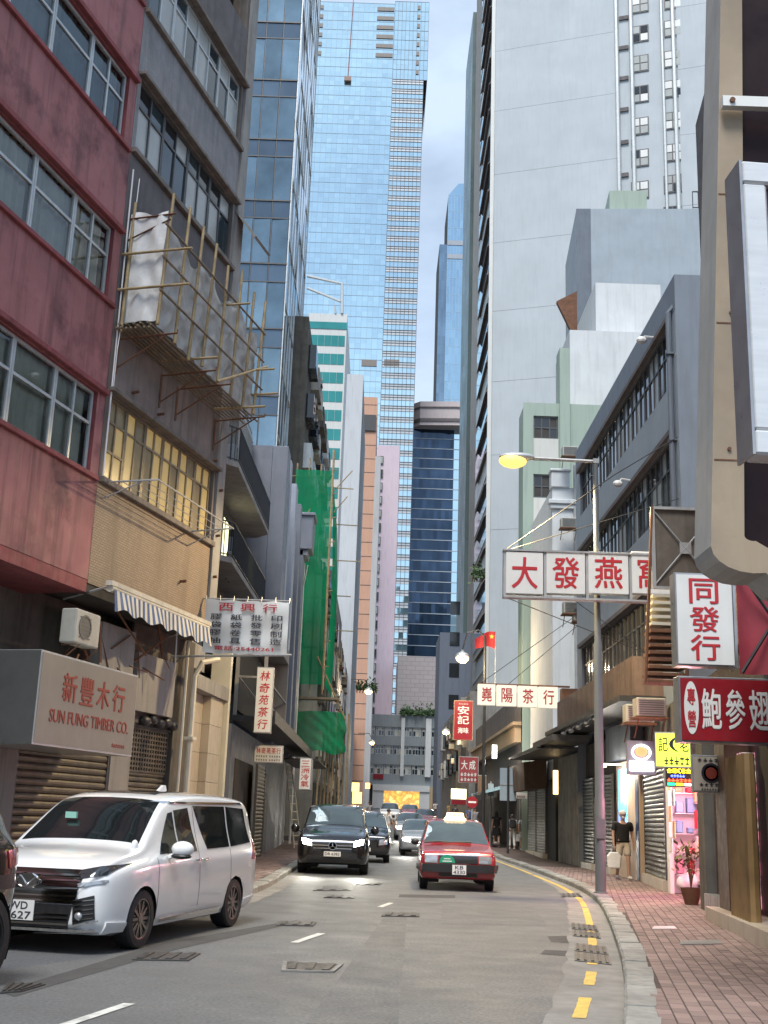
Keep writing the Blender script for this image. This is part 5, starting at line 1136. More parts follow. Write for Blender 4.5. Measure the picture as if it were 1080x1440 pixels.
# ---- dark rounded tower and far pale tower
DY = 352.0
dt = thing('dark_banded_tower', 'dark navy glass tower with thin pale floor lines and a beige rounded crown', 'tower', (0, DY, 0), 0)
xa, xb = atY(578, 700, DY).x, atY(637, 700, DY).x; xc = atY(664, 700, DY).x; zt = atY(600, 603, DY).z; zc = atY(600, 570, DY).z
DG = towerglass('navy_glass', (.05, .085, .14), .04, .5, .06, .3, .7); 
b = MB(); b.box(xa, xc, .3, 30, 0, zt); b.build('core', M['dark'], dt)
nz = int((zt-10)/3.3)
panes(dt, 'pane_wall', DG, xa, xb, zt-nz*3.3, zt, 11, nz, 0, .006, 8); panes(dt, 'pane_wall', BG, xb, xc, zt-nz*3.3, zt, 4, nz, 0, .004, 9)
b = MB()
for k in range(nz+1): z0 = zt-k*3.3; b.box(xa, xc, -.15, .05, z0-.12, z0+.12)
stuff(b.build('floor_line', mat('pale_line', (.45, .5, .55), .5, var=0), dt))
b = MB(); b.prism([(xa-1, 0), (xa+2, -3.5), (xb, -4.5), (xc+3, -4.2), (xc+3, 20), (xa-1, 20)], zt, zc, 'z'); b.build('crown', clad('crown_beige', (.55, .48, .47)), dt)
b = MB(); b.prism([(xa-1.2, -.2), (xa+2, -3.8), (xb, -4.8), (xc+3, -4.5), (xc+3, 20), (xa-1.2, 20)], zc-2.2, zc-1.8, 'z'); b.prism([(xa-1.2, -.2), (xa+2, -3.8), (xb, -4.8), (xc+3, -4.5), (xc+3, 20), (xa-1.2, 20)], zt+1.2, zt+2.2, 'z'); b.build('crown_band', M['dark_render'], dt)
FY = 640.0
ft_ = thing('far_pale_tower', 'distant pale mirror-glass tower with stepped top in the sky gap', 'tower', (0, FY, 0), 0)
x0, x1, z1 = face(628, 672, 275, FY, 400); x2, _, z2 = face(617, 628, 343, FY, 400)
PG = towerglass('pale_mirror', (.42, .62, .76), .05, .12, .02, .06, .9)
b = MB(); b.box(x0, x1, .4, 40, 0, z1); b.box(x2, x0, 1, 40, 0, z2); b.build('core', M['dark'], ft_)
panes(ft_, 'pane_wall', PG, x0, x1, 40, z1, 10, 60, 0, .003, 12); panes(ft_, 'pane_wall', towerglass('pale_mirror_side', (.2, .3, .4), .08, .2, .05, .1, .6), x2, x0, 40, z2, 3, 50, .6, .003, 13)
b = MB(); b.prism([(x0, z1), (x0+6, z1+8), (x1, z1+9), (x1, z1)], 0, 30, 'y'); b.build('crown', PG, ft_)
b = MB(); z_ = atY(640, 345, FY).z; b.box(x0, x1, -.4, 0, z_, z_+3); b.box(x0, x1, -.4, 0, z_-9, z_-6); b.build('band', clad('band_grey', (.35, .38, .42)), ft_)
grid(ft_, 'mullion', mat('pale_mullion', (.3, .42, .5), .5, var=0), x0, x1, 40, z1, 10, 30, .22)
# ---- building closing the street
EY = 190.0; eg = gz(EY)
en = thing('end_office_block', 'grey low office block with ribbon windows and white pillars closing the street', 'building', (0, EY, 0), 0)
ex0, ex1 = atY(514, 1050, EY).x, atY(645, 1050, EY).x; ZZ = lambda py: atY(575, py, EY).z
EW = clad('end_grey', (.3, .34, .35)); 
b = MB(); b.box(ex0, ex1, .3, 20, eg-1, ZZ(1006)); b.build('core', M['interior'], en)
for (a, c) in ((1006, 1023), (1036, 1049), (1062, 1076), (1090, 1106)):
    b = MB(); b.box(ex0, ex1, -.15, .3, ZZ(c), ZZ(a)); b.build('spandrel', EW, en)
for (a, c) in ((1023, 1036), (1049, 1062), (1076, 1090)):
    for k in range(10):
        xx0 = ex0+(ex1-ex0)*k/10; xx1 = ex0+(ex1-ex0)*(k+1)/10
        window(en, xx0+.05, xx1-.05, ZZ(c)+.03, ZZ(a)-.03, (.33, .66), (.62,), M['alu'], [M['glass_dark'], M['glass_frost'], M['glass_blue'], M['curtain']], y=.05, fw=.09)
for px in (566, 602, 627):
    b = MB(); q = atY(px, 1050, EY).x; b.box(q-.28 if px != 602 else q-.45, q+.28 if px != 602 else q+.45, -.6, -.15, ZZ(1092), ZZ(1010)); b.build('pillar', M['sign_white'], en)
b = MB(); q0, q1 = atY(524, 1110, EY).x, atY(604, 1110, EY).x; b.box(q0, q1, -.6, .2, ZZ(1113), ZZ(1104.5)); b.box(q0, q0+1.8, -.4, .2, eg-.5, ZZ(1110)); b.box(q1-1.6, q1, -.4, .2, eg-.5, ZZ(1110)); b.build('white_portal', M['sign_white'], en)
b = MB(); b.box(q0+1.8, q1-1.6, .0, .25, eg-.5, ZZ(1113)); b.build('gold_entrance', emis_noise('gold_lobby', [(.9,.45,.08), (.35,.18,.05), (1,.7,.2)], .8, .9), en)
b = MB(); b.box(q1, ex1, -.2, .2, eg-.5, ZZ(1106)); b.build('tan_wall', clad('tan', (.5, .38, .22)), en)
b = MB(); b.box(atY(525, 1094, EY).x, atY(539, 1094, EY).x, -.3, -.16, ZZ(1097), ZZ(1090)); b.build('red_nameplate', M['sign_red'], en)
leafy('roof_planting', 'green shrubs trailing from the roof edge of the end office block', (atY(597, 1005, EY).x, EY+1, ZZ(1008)), 2.2, 1.2, 10, 2)
def bush(name, label, loc, ext, n, seed, leaf=.35, hgt=1.6):
    r_ = random.Random(seed); t = thing(name, label, 'plant', loc); b = MB(); s_ = MB()
    for k in range(n):
        q = Vector((r_.uniform(-ext, ext), r_.gauss(0, .5), abs(r_.gauss(0, hgt*.45))*(1-.5*abs(r_.uniform(-1, 1))))); d = Vector((r_.uniform(-1, 1), r_.uniform(-1, 1), r_.uniform(-.3, 1))).normalized(); v_ = d.orthogonal().normalized(); L_ = leaf*r_.uniform(.6, 1.3)
        b.add([q, q+d*L_*.5+v_*L_*.3, q+d*L_, q+d*L_*.5-v_*L_*.3], [(0, 1, 2, 3)])
    for k in range(8): x_ = -ext+2*ext*k/7; s_.tube([(x_, 0, -.2), (x_+r_.uniform(-.3, .3), 0, hgt*.6)], .05, 4)
    b.build('foliage', M['leaf'], t); s_.build('stem', M['wood'], t); return t
for o_ in [q for q in bpy.data.objects if q.name.startswith('roof_planting')]:
    for k_ in [q for q in bpy.data.objects if q.parent == o_]: bpy.data.objects.remove(k_)
    bpy.data.objects.remove(o_)
bush('roof_planting', 'green shrubs along the roof edge of the end office block', (atY(595, 1006, EY).x, EY, ZZ(1006.5)), 3.6, 900, 6, .5, 1.8)
bush('rooftop_shrub', 'small green shrub on the dark building at the far left', (atY(516, 966, 120).x, 120, atY(516, 972, 120).z), 1.0, 260, 8, .35, 1.4)
blk, w_, z_ = slab('pinkish_concrete_block', 'plain pinkish-grey concrete block behind the end building', 215, 559, 630, 923, M['tile_beige'], 20, 960)
for o_ in [q for q in bpy.data.objects if q.parent == blk]: o_.data.materials[0] = brickmat('block_tile', (.40,.36,.36), (.37,.33,.33), (.28,.25,.25), 1.6, .8, .05)
# left far dark building and right far dark-blue building
dl = thing('dark_corner_block', 'dark narrow building at the far left before the end block', 'building', (-3.3, 118, 0), 90); b = MB(); b.box(0, 66, 0, 8, 0, atY(510, 972, 118).z); b.build('wall', M['dark_render'], dl)
for k in range(10):
    b = MB(); b.box(2+k*6, 5.5+k*6, -.06, 0, 3.6+gz(118+k*6), 5.2+gz(118+k*6)); b.build('sign_board', random.choice([M['sign_cream'], M['sign_red'], M['glass_dark'], M['alu']]), dl)
rbz = atY(640, 892, 120).z
db = thing('dark_blue_block', 'plain dark slate-blue building right of the end block', 'building', (6.0, 119, 0), 0); b = MB(); b.box(0.2, 6, 0, 8, 0, rbz); b.build('wall', clad('slate_blue', (.15, .18, .24)), db)
for k in range(6):
    b = MB(); b.box(1.2, 2.2, -.05, 0, 6+k*3.2, 7.4+k*3.2); b.build('window', M['glass_dark'], db)
# ---- right: grey tower with the blank wall
gt = thing('grey_blank_tower', 'very tall pale grey tower with a blank jointed wall and a slot of small windows', 'tower', (9.45, 100, 0), -18)
FG = Frame(9.45, 100, -18); GW_ = mat('pale_render', (.49, .535, .56), .8, var=.08, sc=.25, streak=.3, scol=(.4,.43,.45), patch=.25, pcol=(.42,.46,.48), psc=.2, bump=.05, bsc=4)
sx0_, _ = FG.fp(866, 150); sx1_, _ = FG.fp(955, 150); JT = [5.0, 12]+[FG.fp(693, q)[1] for q in (745, 640, 537, 438, 342, 246, 157, 73)]; JT = sorted(JT)+[84, 93, 104]
for i in range(len(JT)-1):
    b = MB(); b.box(0, sx0_, 0, 2, JT[i]+.014, JT[i+1]-.014); b.build('wall_panel', GW_, gt)
    b = MB(); b.box(sx1_, 45, 0, 2, JT[i]+.014+1.5, JT[i+1]-.014+1.5); b.build('wall_panel', GW_, gt)
b = MB(); b.box(.05, 44.9, .12, 20, 0, 104); b.box(sx0_, sx1_, .1, .5, 0, 104); b.build('core', GW_, gt)
for px in (869, 890, 934, 950):
    x_, _ = FG.fp(px, 150); b = MB(); b.tube([(x_, -.12, 20), (x_, -.12, 104)], .2 if px != 934 else .14, 6); b.build('drain_pipe', M['alu'], gt)
for (px, ys_) in ((900, (6, 47, 89, 132, 177, 222, 267, 312, 356)), (946, (0, 39, 82, 124, 169, 214, 258, 302))):
    for py in ys_:
        x_, z_ = FG.fp(px, py); b = MB(); b.box(x_-.8, x_+.8, .02, .16, z_-.9, z_+.9); fr = b.build('window', M['alu_dark'], gt)
        for q in (-.38, .38):
            for r_ in (-.42, .42): b = MB(); b.box(x_+q-.32, x_+q+.32, -.01, .03, z_+r_-.36, z_+r_+.36); b.build('pane', random.choice([M['glass_frost'], M['sign_white'], M['glass_dark']]), fr)
for py in (25, 67, 110, 154, 200, 246):
    x_, z_ = FG.fp(877, py); b = MB(); b.box(x_-.45, x_+.45, -.05, .1, z_-.2, z_+.2); b.build('vent', M['dark_render'], gt)
# its street face: piers, windows and brown sunshades on every floor
gs = thing('street_face', 'x', 'x', (9.4, 125, 0), -90); del gs['label']; del gs['category']; gs.parent = gt; gs.matrix_parent_inverse = gt.matrix_basis.inverted()
b = MB(); b.box(0, 24.7, .0, 5, 0, 104); b.build('wall', M['concrete'], gs)
for k in range(33):
    z_ = 7+k*3.0; b = MB(); b.box(9, 24.2, -.06, .0, z_-1.5, z_+.5); b.build('window_band', SG if k % 3 else M['glass_frost'], gs)
    b = MB(); b.prism([(0, z_+.75), (-.34, z_+.3), (-.34, z_+.22), (0, z_+.62)], 12, 22.5, 'x'); b.build('sunshade', mat('shade_brown', (.34, .28, .26), .8, var=.2) if k == 0 else bpy.data.materials['shade_brown'], gs)
b = MB(); b.box(24.4, 24.75, -.3, .05, 0, 104); b.build('corner_pier', M['sign_white'], gs)
te = thing('teal_edge_tower', 'thin green-glass edge of the tower beside the sky gap', 'tower', (atY(656, 600, 126).x, 126, 0), 0); b = MB(); b.box(.0, 6, 0, 12, 0, 100); b.build('wall', mat('green_edge', (.1, .145, .145), .35, .1, var=.2, sc=.1), te)
bush('wall_weed', 'weed growing from the ledge of the grey tower street face', (9.0, 104, atY(662, 815, 104).z), .8, 160, 21, .4, 1.8)
# ---- green and white building, white column house, white and grey blocks behind
GY = 56.0
gw = thing('green_white_building', 'pale green and white building with one column of dark windows', 'building', (0, GY, 0), 0)
x0, x1 = atY(735, 800, GY).x, atY(812, 800, GY).x; GZ = lambda py: atY(770, py, GY).z; wx0, wx1 = atY(750, 800, GY).x, atY(786, 800, GY).x
wr_ = [(585, 617), (667, 700), (750, 784), (837, 873), (925, 962), (1015, 1040)]
GM = clad('sage', (.34, .42, .35)); WM = clad('off_white', (.6, .6, .55))
wall_sheet(gw, 'wall', GM, x0, x1+2.2, 0, GZ(567), [(wx0, wx1, GZ(c), GZ(a)) for a, c in wr_[:5]], .2)
b = MB(); b.box(x0+.05, x1+2.2, .25, 2.2, 0, GZ(567)-.1); b.build('core', GM, gw)
b = MB(); zt2 = GZ(490); b.box(atY(787, 600, GY).x, atY(801, 600, GY).x, -.15, 1, 4, zt2); b.build('pier', GM, gw)
for (a, c) in ((617, 647), (701, 735), (785, 822), (874, 912), (963, 1003)):
    b = MB(); b.box(wx0, wx1, -.03, -.004, GZ(c), GZ(a)); b.build('white_panel', WM, gw)
for (a, c) in wr_[:5]: window(gw, wx0+.01, wx1-.01, GZ(c)+.01, GZ(a)-.01, (.33, .66), (.5,), M['alu_dark'], [M['glass_dark'], M['interior']], y=.08, fw=.07)
CY = 48.0
wc = thing('white_column_house', 'narrow white house front with a moulded cornice cap beside the green building', 'building', (0, CY, 0), 0)
x0, x1 = atY(777, 850, CY).x, atY(840, 850, CY).x; z1 = atY(790, 686, CY).z; WH = mat('white_stucco', (.62, .64, .64), .8, var=.08, sc=.8, streak=.35, scol=(.42,.43,.42))
b = MB(); b.box(x0, x1, 0, 7, atY(790, 1100, CY).z, z1); b.build('wall', WH, wc)
b = MB(); b.box(x0-.18, x1, -.2, .2, z1-.75, z1-.55); b.box(x0-.1, x1, -.12, .2, z1-.95, z1-.75); b.box(x0-.05, x0+.75, -.1, .5, z1, z1+.7); b.box(x0-.1, x0+.8, -.16, .55, z1+.7, z1+.82); b.build('cornice', WH, wc, bevel=.03)
b = MB(); b.tube([(x0+.95, -.08, 4), (x0+.95, -.08, z1+1)], .06, 6); b.build('drain_pipe', M['galv'], wc)
for i, (nm, lb, px0, px1, pt_, y, mt, dp) in enumerate((('white_rear_block', 'blank white wall block stepped above the grey band building', 801, 925, 466, 58.5, WH, 5), ('white_upper_block', 'taller blank white block behind the stepped white wall', 838, 930, 399, 60, WH, 6), ('grey_rear_block', 'blue-grey rendered block with a dark left edge below the tall tower', 812, 1000, 297, 68, M['slate_light'], 8))):
    a, c, z_ = face(px0, px1, pt_, y, 450); t = thing(nm, lb, 'building', (a, y, 0), -4 if i == 2 else 0); b = MB(); b.box(0, c-a, 0, dp, 12, z_); b.build('wall', mt, t)
    if i == 2:
        b = MB(); b.box(-.02, .9, -.04, 0, 12, z_-.01); b.build('dark_edge', M['slate_dark'], t); b = MB(); b.box(2.2, 4.6, .5, 3, z_, z_+1.6); b.build('roof_hut', GM, t)
        railing(t, [(7.5, .3, z_+.2), (12.5, .3, z_+.2)], 1.2, M['alu_dark'], .35, .03); b = MB(); b.prism([(-1.3, z_-6.5), (0, z_-5.8), (0, z_-9.2), (-.1, z_-9.2)], 0, .4, 'y'); b.build('side_hood', M['rust'], t)
# ---- right side, mid-distance shop houses
mh = thing('tan_corner_house', 'tan-banded corner house with a dark panel above its blue canopy', 'building', (6.9, 82, 0), -90)
b = MB(); b.box(0, 25.5, 0, 9, 0, 7.6); b.build('wall', M['dark_render'], mh)
b = MB(); b.box(0, 25.6, -.3, 0, 5.2, 6.0); b.box(0, 25.7, -.4, 0, 6.0, 6.15); b.build('tan_band', clad('tan2', (.45, .32, .2)), mh)
b = MB(); b.quad((25.5, -.001, 0), (25.5, 3, 0), (25.5, 3, 7.6), (25.5, 0, 7.6)); b.build('end_panel', M['alu_dark'], mh)
b = MB(); b.prism([(0, 3.4), (-1.6, 2.9), (-1.6, 2.8), (0, 3.2)], 14, 25, 'x'); b.build('blue_canopy', mat('canopy_blue', (.2, .32, .36), .6, var=.1), mh)
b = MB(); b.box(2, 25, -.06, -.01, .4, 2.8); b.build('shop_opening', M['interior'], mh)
ph = thing('pipe_ridden_house', 'grimy narrow house with pipes and air conditioners beneath the grey tower', 'building', (6.6, 118, 0), -90)
b = MB(); b.box(0, 34, 0, 9, 0, 10.5); b.build('wall', M['concrete'], ph)
for j in range(2):
    for k in range(6):
        b = MB(); x_ = 2+k*5.2; z_ = 5.2+j*2.7; b.box(x_, x_+3, -.35, .02, z_, z_+1.5); b.build('window_box', random.choice([M['glass_dark'], M['grime'], M['alu'], M['dark_render']]), ph)
for k in range(12): dup(BACP, (6.58, 86+random.uniform(0, 30), 5.5+random.uniform(0, 4.5)), -90, 'small air conditioner on the grimy house beneath the grey tower', GA, kidmap=BACM)
# ================================================================== vehicles
def cat_rom(P, n):
    """resample rows of numbers with a Catmull-Rom spline"""
    out_ = []; m_ = len(P)
    for i in range(m_-1):
        p0, p1, p2, p3 = P[max(i-1, 0)], P[i], P[i+1], P[min(i+2, m_-1)]
        for k in range(n):
            t = k/n; out_.append([.5*((2*b_)+(-a_+c_)*t+(2*a_-5*b_+4*c_-d_)*t*t+(-a_+3*b_-3*c_+d_)*t**3) for a_, b_, c_, d_ in zip(p0, p1, p2, p3)])
    out_.append(list(P[-1])); return out_
def loft_body(st, nx=5, nr=4):
    """st rows: x, half width, z bottom, z belt, z top, roof half width, bulge. Local x runs front to rear, nose at x=0"""
    S_ = cat_rom(st, nx); rings = []
    for x, w_, zb, zl, zt, wr_, cr in S_:
        hh = max(zl-zb, .05); top = max(zt-zl, .01)
        ctl = [(0, zb), (w_*.82, zb), (w_*.955, zb+hh*.1), (w_*.99, zb+hh*.28), (w_, zb+hh*.55), (w_*.992, zb+hh*.82), (w_*.972, zl), (w_*.94+(wr_-w_*.94)*.42, zl+top*.42), (wr_+(w_*.94-wr_)*.12, zl+top*.85), (wr_*.93, zl+top*.965), (wr_*.6, zt+cr*.6), (0, zt+cr)]
        r_ = cat_rom(ctl, nr); rings.append([(x, y, z) for y, z in r_])
    b = MB(); n = len(rings[0]); N = len(rings)
    for rg_ in rings: b.v += [q for q in rg_]
    off = len(b.v)
    for rg_ in rings: b.v += [(q[0], -q[1], q[2]) for q in rg_]
    for i in range(N-1):
        for j in range(n-1):
            b.f.append((i*n+j, i*n+j+1, (i+1)*n+j+1, (i+1)*n+j)); b.m.append(0)
            b.f.append((off+i*n+j, off+(i+1)*n+j, off+(i+1)*n+j+1, off+i*n+j+1)); b.m.append(0)
    for i, fl_ in ((0, False), (N-1, True)):   # end caps strip by strip
        for j in range(n-1):
            q = (i*n+j, off+i*n+j, off+i*n+j+1, i*n+j+1); b.f.append(q[::-1] if fl_ else q); b.m.append(0)
    return b
class Car:
    def __init__(s, name, label, paint, st, loc, yaw, group=None, cat='car', arches=(), ar=.37, cut=True):
        s.t = thing(name, label, cat, loc, yaw, group); b = loft_body(st); s.bvh = BVHTree.FromPolygons([Vector(v) for v in b.v], b.f); s.paint = paint
        me = b.mesh('body', paint, True, 38)
        bm_ = bmesh.new(); bm_.from_mesh(me); bmesh.ops.remove_doubles(bm_, verts=bm_.verts, dist=.0008)
        zc_ = ar*.9
        for ax in (arches if cut else ()):            # open the wheel arches and pull their rims onto a circle
            def ins(v_): return abs(v_.co.y) > .56 and math.hypot(v_.co.x-ax, v_.co.z-zc_) < ar
            bad = [f_ for f_ in bm_.faces if all(ins(v_) for v_ in f_.verts)]
            bmesh.ops.delete(bm_, geom=bad, context='FACES')
            for v_ in bm_.verts:
                if ins(v_) and v_.link_faces:
                    dx_, dz_ = v_.co.x-ax, v_.co.z-zc_; l_ = max(math.hypot(dx_, dz_), 1e-4)
                    if l_ > ar*.35: v_.co.x = ax+dx_/l_*ar; v_.co.z = max(zc_+dz_/l_*ar, min(v_.co.z, zc_))
        bm_.to_mesh(me); bm_.free(); me.set_sharp_from_angle(angle=R(38))
        o = bpy.data.objects.new('body', me); C.objects.link(o)
        for ax in (arches if cut else ()):
            for sd in (-1, 1):
                b = MB(); n_ = 20; wy = st[len(st)//2][1]-.035
                for k in range(n_):
                    a0, a1 = R(-25+230*k/n_), R(-25+230*(k+1)/n_); r_ = ar+.004
                    q = [(ax+r_*math.cos(a0), .4*sd, zc_+r_*math.sin(a0)), (ax+r_*math.cos(a1), .4*sd, zc_+r_*math.sin(a1)), (ax+r_*math.cos(a1), wy*sd, zc_+r_*math.sin(a1)), (ax+r_*math.cos(a0), wy*sd, zc_+r_*math.sin(a0))]; b.quad(*q)
                b.box(ax-ar, ax+ar, min(.38*sd, .4*sd), max(.38*sd, .4*sd), .25, zc_+ar); b.build('wheel_arch', M['dark'], s.t)
        o.parent = s.t; s.body = o; o.name = 'body'
    def patch(s, name, quad, mt, view='side', n=(10, 6), off=.006, par=None, both=False, th=.02, crv=None):
        """a panel laid on the body: quad = 4 corners (bl, br, tr, tl) in the view's two coordinates"""
        for sd in ((1, -1) if both else (1,)):
            b = MB(); g_ = []
            for j in range(n[1]+1):
                for i in range(n[0]+1):
                    u, v = i/n[0], j/n[1]; p = [(1-v)*((1-u)*quad[0][k]+u*quad[1][k])+v*((1-u)*quad[3][k]+u*quad[2][k]) for k in (0, 1)]
                    if view == 'right': o_, d_ = Vector((p[0], -3, p[1])), Vector((0, 1, 0))
                    elif view == 'left': o_, d_ = Vector((p[0], 3, p[1])), Vector((0, -1, 0))
                    elif view == 'front': o_, d_ = Vector((-3, p[0]*sd, p[1])), Vector((1, 0, 0))
                    elif view == 'rear': o_, d_ = Vector((9, p[0]*sd, p[1])), Vector((-1, 0, 0))
                    else: o_, d_ = Vector((p[0], p[1]*sd, 5)), Vector((0, 0, -1))
                    h = s.bvh.ray_cast(o_, d_); q = h[0] if h[0] is not None else o_+d_*(3 if view != 'top' else 4)
                    nr_ = h[1] if h[0] is not None else -d_
                    if nr_.dot(d_) > 0: nr_ = -nr_
                    g_.append((q+nr_*off, nr_))
            W_ = n[0]+1; b.v += [tuple(q) for q, _ in g_]; b.v += [tuple(q-nr_*th) for q, nr_ in g_]; o2 = len(g_)
            for j in range(n[1]):
                for i in range(n[0]): b.f.append((j*W_+i, j*W_+i+1, (j+1)*W_+i+1, (j+1)*W_+i)); b.m.append(0)
            rim = [i for i in range(W_)]+[j*W_+n[0] for j in range(1, n[1]+1)]+[n[1]*W_+i for i in range(n[0]-1, -1, -1)]+[j*W_ for j in range(n[1]-1, 0, -1)]
            for k in range(len(rim)): a_, c_ = rim[k], rim[(k+1) % len(rim)]; b.f.append((c_, a_, o2+a_, o2+c_)); b.m.append(0)
            o = b.build(name, mt, par or s.t, smooth=True, sharp=50)
            bm_ = bmesh.new(); bm_.from_mesh(o.data); bmesh.ops.recalc_face_normals(bm_, faces=bm_.faces); bm_.to_mesh(o.data); bm_.free()
        return o
    def wheel(s, x, y, r, wd=.22, spokes=10, hub='steel', steer=0):
        sg_ = 1 if y > 0 else -1
        w_ = put('wheel', None, s.t, (x, y, r), (0, 0, steer))
        Mx = Matrix.Rotation(R(-90*sg_), 4, 'X')
        b = MB(); b.lathe([(r*.68, -wd/2), (r*.93, -wd/2), (r, -wd*.36), (r, wd*.36), (r*.94, wd*.48), (r*.7, wd/2), (r*.68, wd*.3)], 32, Mx); b.build('tyre', M['rubber'], w_, smooth=True, sharp=35)
        b = MB(); b.lathe([(r*.66, -wd*.3), (r*.69, wd*.3), (r*.69, wd*.47), (r*.64, wd*.46), (r*.63, wd*.05), (.04, wd*.02)], 32, Mx)
        for k in range(spokes):
            a_ = 2*math.pi*k/spokes; M3 = Mx @ Matrix.Rotation(a_, 4, 'Z'); wv = .018 if spokes > 7 else .035
            b.box(r*.08, r*.66, -wv, wv, wd*.22, wd*.40, 0, M3)
            if spokes > 7: b.box(r*.3, r*.66, -.006, .006, wd*.2, wd*.36, 0, M3 @ Matrix.Rotation(math.pi/spokes, 4, 'Z'))
        b.lathe([(.0, wd*.2), (r*.18, wd*.2), (r*.16, wd*.44), (.0, wd*.45)], 16, Mx)
        b.build('rim', M[hub], w_, smooth=True, sharp=30); return w_
defm('rubber', (.022, .022, .023), .7, var=.2, sc=8)
defm('paint_white', (.84, .85, .85), .18, var=.03, sc=2, coat=1., spec=.6)
defm('paint_black', (.012, .013, .015), .12, var=0, coat=1.)
defm('paint_red', (.29, .018, .024), .2, var=.04, sc=2, coat=.8)
defm('paint_silver', (.35, .36, .37), .25, metal=.4, var=.05, coat=.6)
defm('plastic_black', (.02, .02, .021), .45, var=.1, sc=5)
defm('chrome', (.75, .74, .72), .08, metal=1., var=0)
defm('chrome_dark', (.3, .28, .25), .12, metal=1., var=0)
defm('car_glass', (.012, .016, .017), .03, var=.3, sc=1, spec=.9)
defm('car_glass_light', (.05, .075, .085), .03, var=.3, sc=1, spec=1.)
defm('lamp_clear', (.5, .52, .54), .1, metal=.6, var=.15, sc=12)
defm('lamp_dark', (.06, .065, .07), .08, metal=.3, var=.2, sc=10, coat=1)
defm('plate_white', (.75, .75, .72), .5, var=.05)
defm('rim_alloy', (.22, .2, .18), .3, metal=.8, var=.1)
defm('rim_dark', (.06, .06, .06), .3, metal=.7, var=.1)
HL = lit('headlamp_on', (1, .97, .88), 30)
def beam(c, z=.7, e=60):
    for sd in (-.66, .66):
        l_ = bpy.data.lights.new('headlamp_beam', 'SPOT'); l_.energy = e; l_.color = (1, .95, .82); l_.spot_size = R(70); l_.spot_blend = .6; l_.shadow_soft_size = .08; o = bpy.data.objects.new('headlamp_beam', l_); C.objects.link(o); o.parent = c.t; o.location = (-.15, sd, z); o.rotation_euler = (0, R(80), 0)
DRL = lit('lamp_soft', (1, .92, .75), 4)
# ---- white people carrier
st = [(0.0, .60, .34, .62, .70, .58, 0), (.06, .74, .26, .72, .86, .70, .01), (.22, .85, .22, .84, 1.0, .78, .02), (.55, .91, .2, .93, 1.09, .80, .03), (1.0, .925, .2, .98, 1.17, .80, .035), (1.25, .925, .2, 1.0, 1.34, .77, .035), (1.75, .925, .2, 1.02, 1.70, .70, .03), (2.15, .925, .2, 1.03, 1.83, .70, .03), (2.8, .925, .2, 1.05, 1.875, .72, .03), (3.6, .925, .2, 1.07, 1.88, .73, .03), (4.4, .92, .22, 1.09, 1.86, .72, .025), (4.75, .905, .26, 1.1, 1.81, .70, .02), (4.9, .87, .32, 1.08, 1.62, .70, .01), (4.95, .78, .4, 1.0, 1.3, .68, 0)]
fwp, rwp = onG(190, 1334), onG(322, 1303); hd = math.atan2(rwp.x-fwp.x, rwp.y-fwp.y); yaw = 90-math.degrees(hd)
axv = Vector((math.sin(hd), math.cos(hd), 0)); lft = Vector((-math.cos(hd), math.sin(hd), 0))
nose = Vector((fwp.x, fwp.y, 0))+lft*.86-axv*.95
# car local +x = rearwards = axv; local +y = axv rotated +90 = away from the viewer side (lft)
mpv = Car('white_people_carrier', 'white people carrier with chrome grille parked on the left', M['paint_white'], st, nose, yaw, cat='people carrier', arches=(.95, 3.95), ar=.385)
m_ = mpv
for x_ in (.95, 3.95):
    for y_ in (-.80, .80): m_.wheel(x_, y_, .345, .23, 10, 'rim_alloy')
m_.patch('windscreen', ((1.1, -.73), (1.1, .73), (1.86, .62), (1.86, -.62)), M['car_glass'], 'top', (10, 14), .006)
m_.patch('side_window', ((1.42, 1.09), (1.98, 1.1), (1.98, 1.62), (1.86, 1.6)), M['car_glass'], 'right', (8, 8))
m_.patch('side_window', ((2.03, 1.1), (2.55, 1.11), (2.45, 1.68), (2.03, 1.64)), M['car_glass'], 'right', (8, 8))
m_.patch('side_window', ((2.9, 1.13), (3.72, 1.15), (3.74, 1.72), (2.62, 1.71)), M['car_glass'], 'right', (12, 8))
m_.patch('side_window', ((3.78, 1.15), (4.62, 1.2), (4.55, 1.7), (3.8, 1.72)), M['car_glass'], 'right', (12, 8))
m_.patch('roof_trim', ((1.75, 1.72), (4.55, 1.76), (4.5, 1.79), (1.85, 1.75)), M['chrome'], 'right', (24, 1), .008)
m_.patch('sunroof', ((2.1, -.45), (2.1, .45), (3.0, .45), (3.0, -.45)), M['car_glass'], 'top', (8, 8), .004)
for x_, z0, z1 in ((1.32, .35, 1.05), (2.6, .33, 1.7), (3.74, .6, 1.12)): m_.patch('door_gap', ((x_-.006, z0), (x_+.006, z0), (x_+.006, z1), (x_-.006, z1)), M['plastic_black'], 'right', (1, 14), .0015, th=.004)
m_.patch('sill_trim', ((1.45, .27), (3.45, .27), (3.45, .33), (1.45, .31)), M['chrome'], 'right', (20, 2), .012)
for x_ in (2.48, 2.74):
    b = MB(); b.ell((x_, -.945, 1.0), (.1, .025, .022), 12, 8); b.build('door_handle', M['chrome'], m_.t, smooth=True)
b = MB(); b.ell((1.62, -1.06, 1.16), (.09, .14, .1), 14, 10); b.tube([(1.6, -.9, 1.05), (1.62, -1.0, 1.1)], .03, 6); b.build('wing_mirror', M['paint_white'], m_.t, smooth=True)
b = MB(); b.ell((1.62, -1.05, 1.07), (.08, .13, .04), 12, 8); b.build('mirror_base', M['plastic_black'], m_.t, smooth=True)
b = MB(); b.ell((1.02, -.72, 1.2), (.05, .04, .07), 10, 8); b.tube([(1.0, -.72, 1.05), (1.02, -.72, 1.16)], .02, 6); b.build('fender_mirror', M['paint_white'], m_.t, smooth=True)
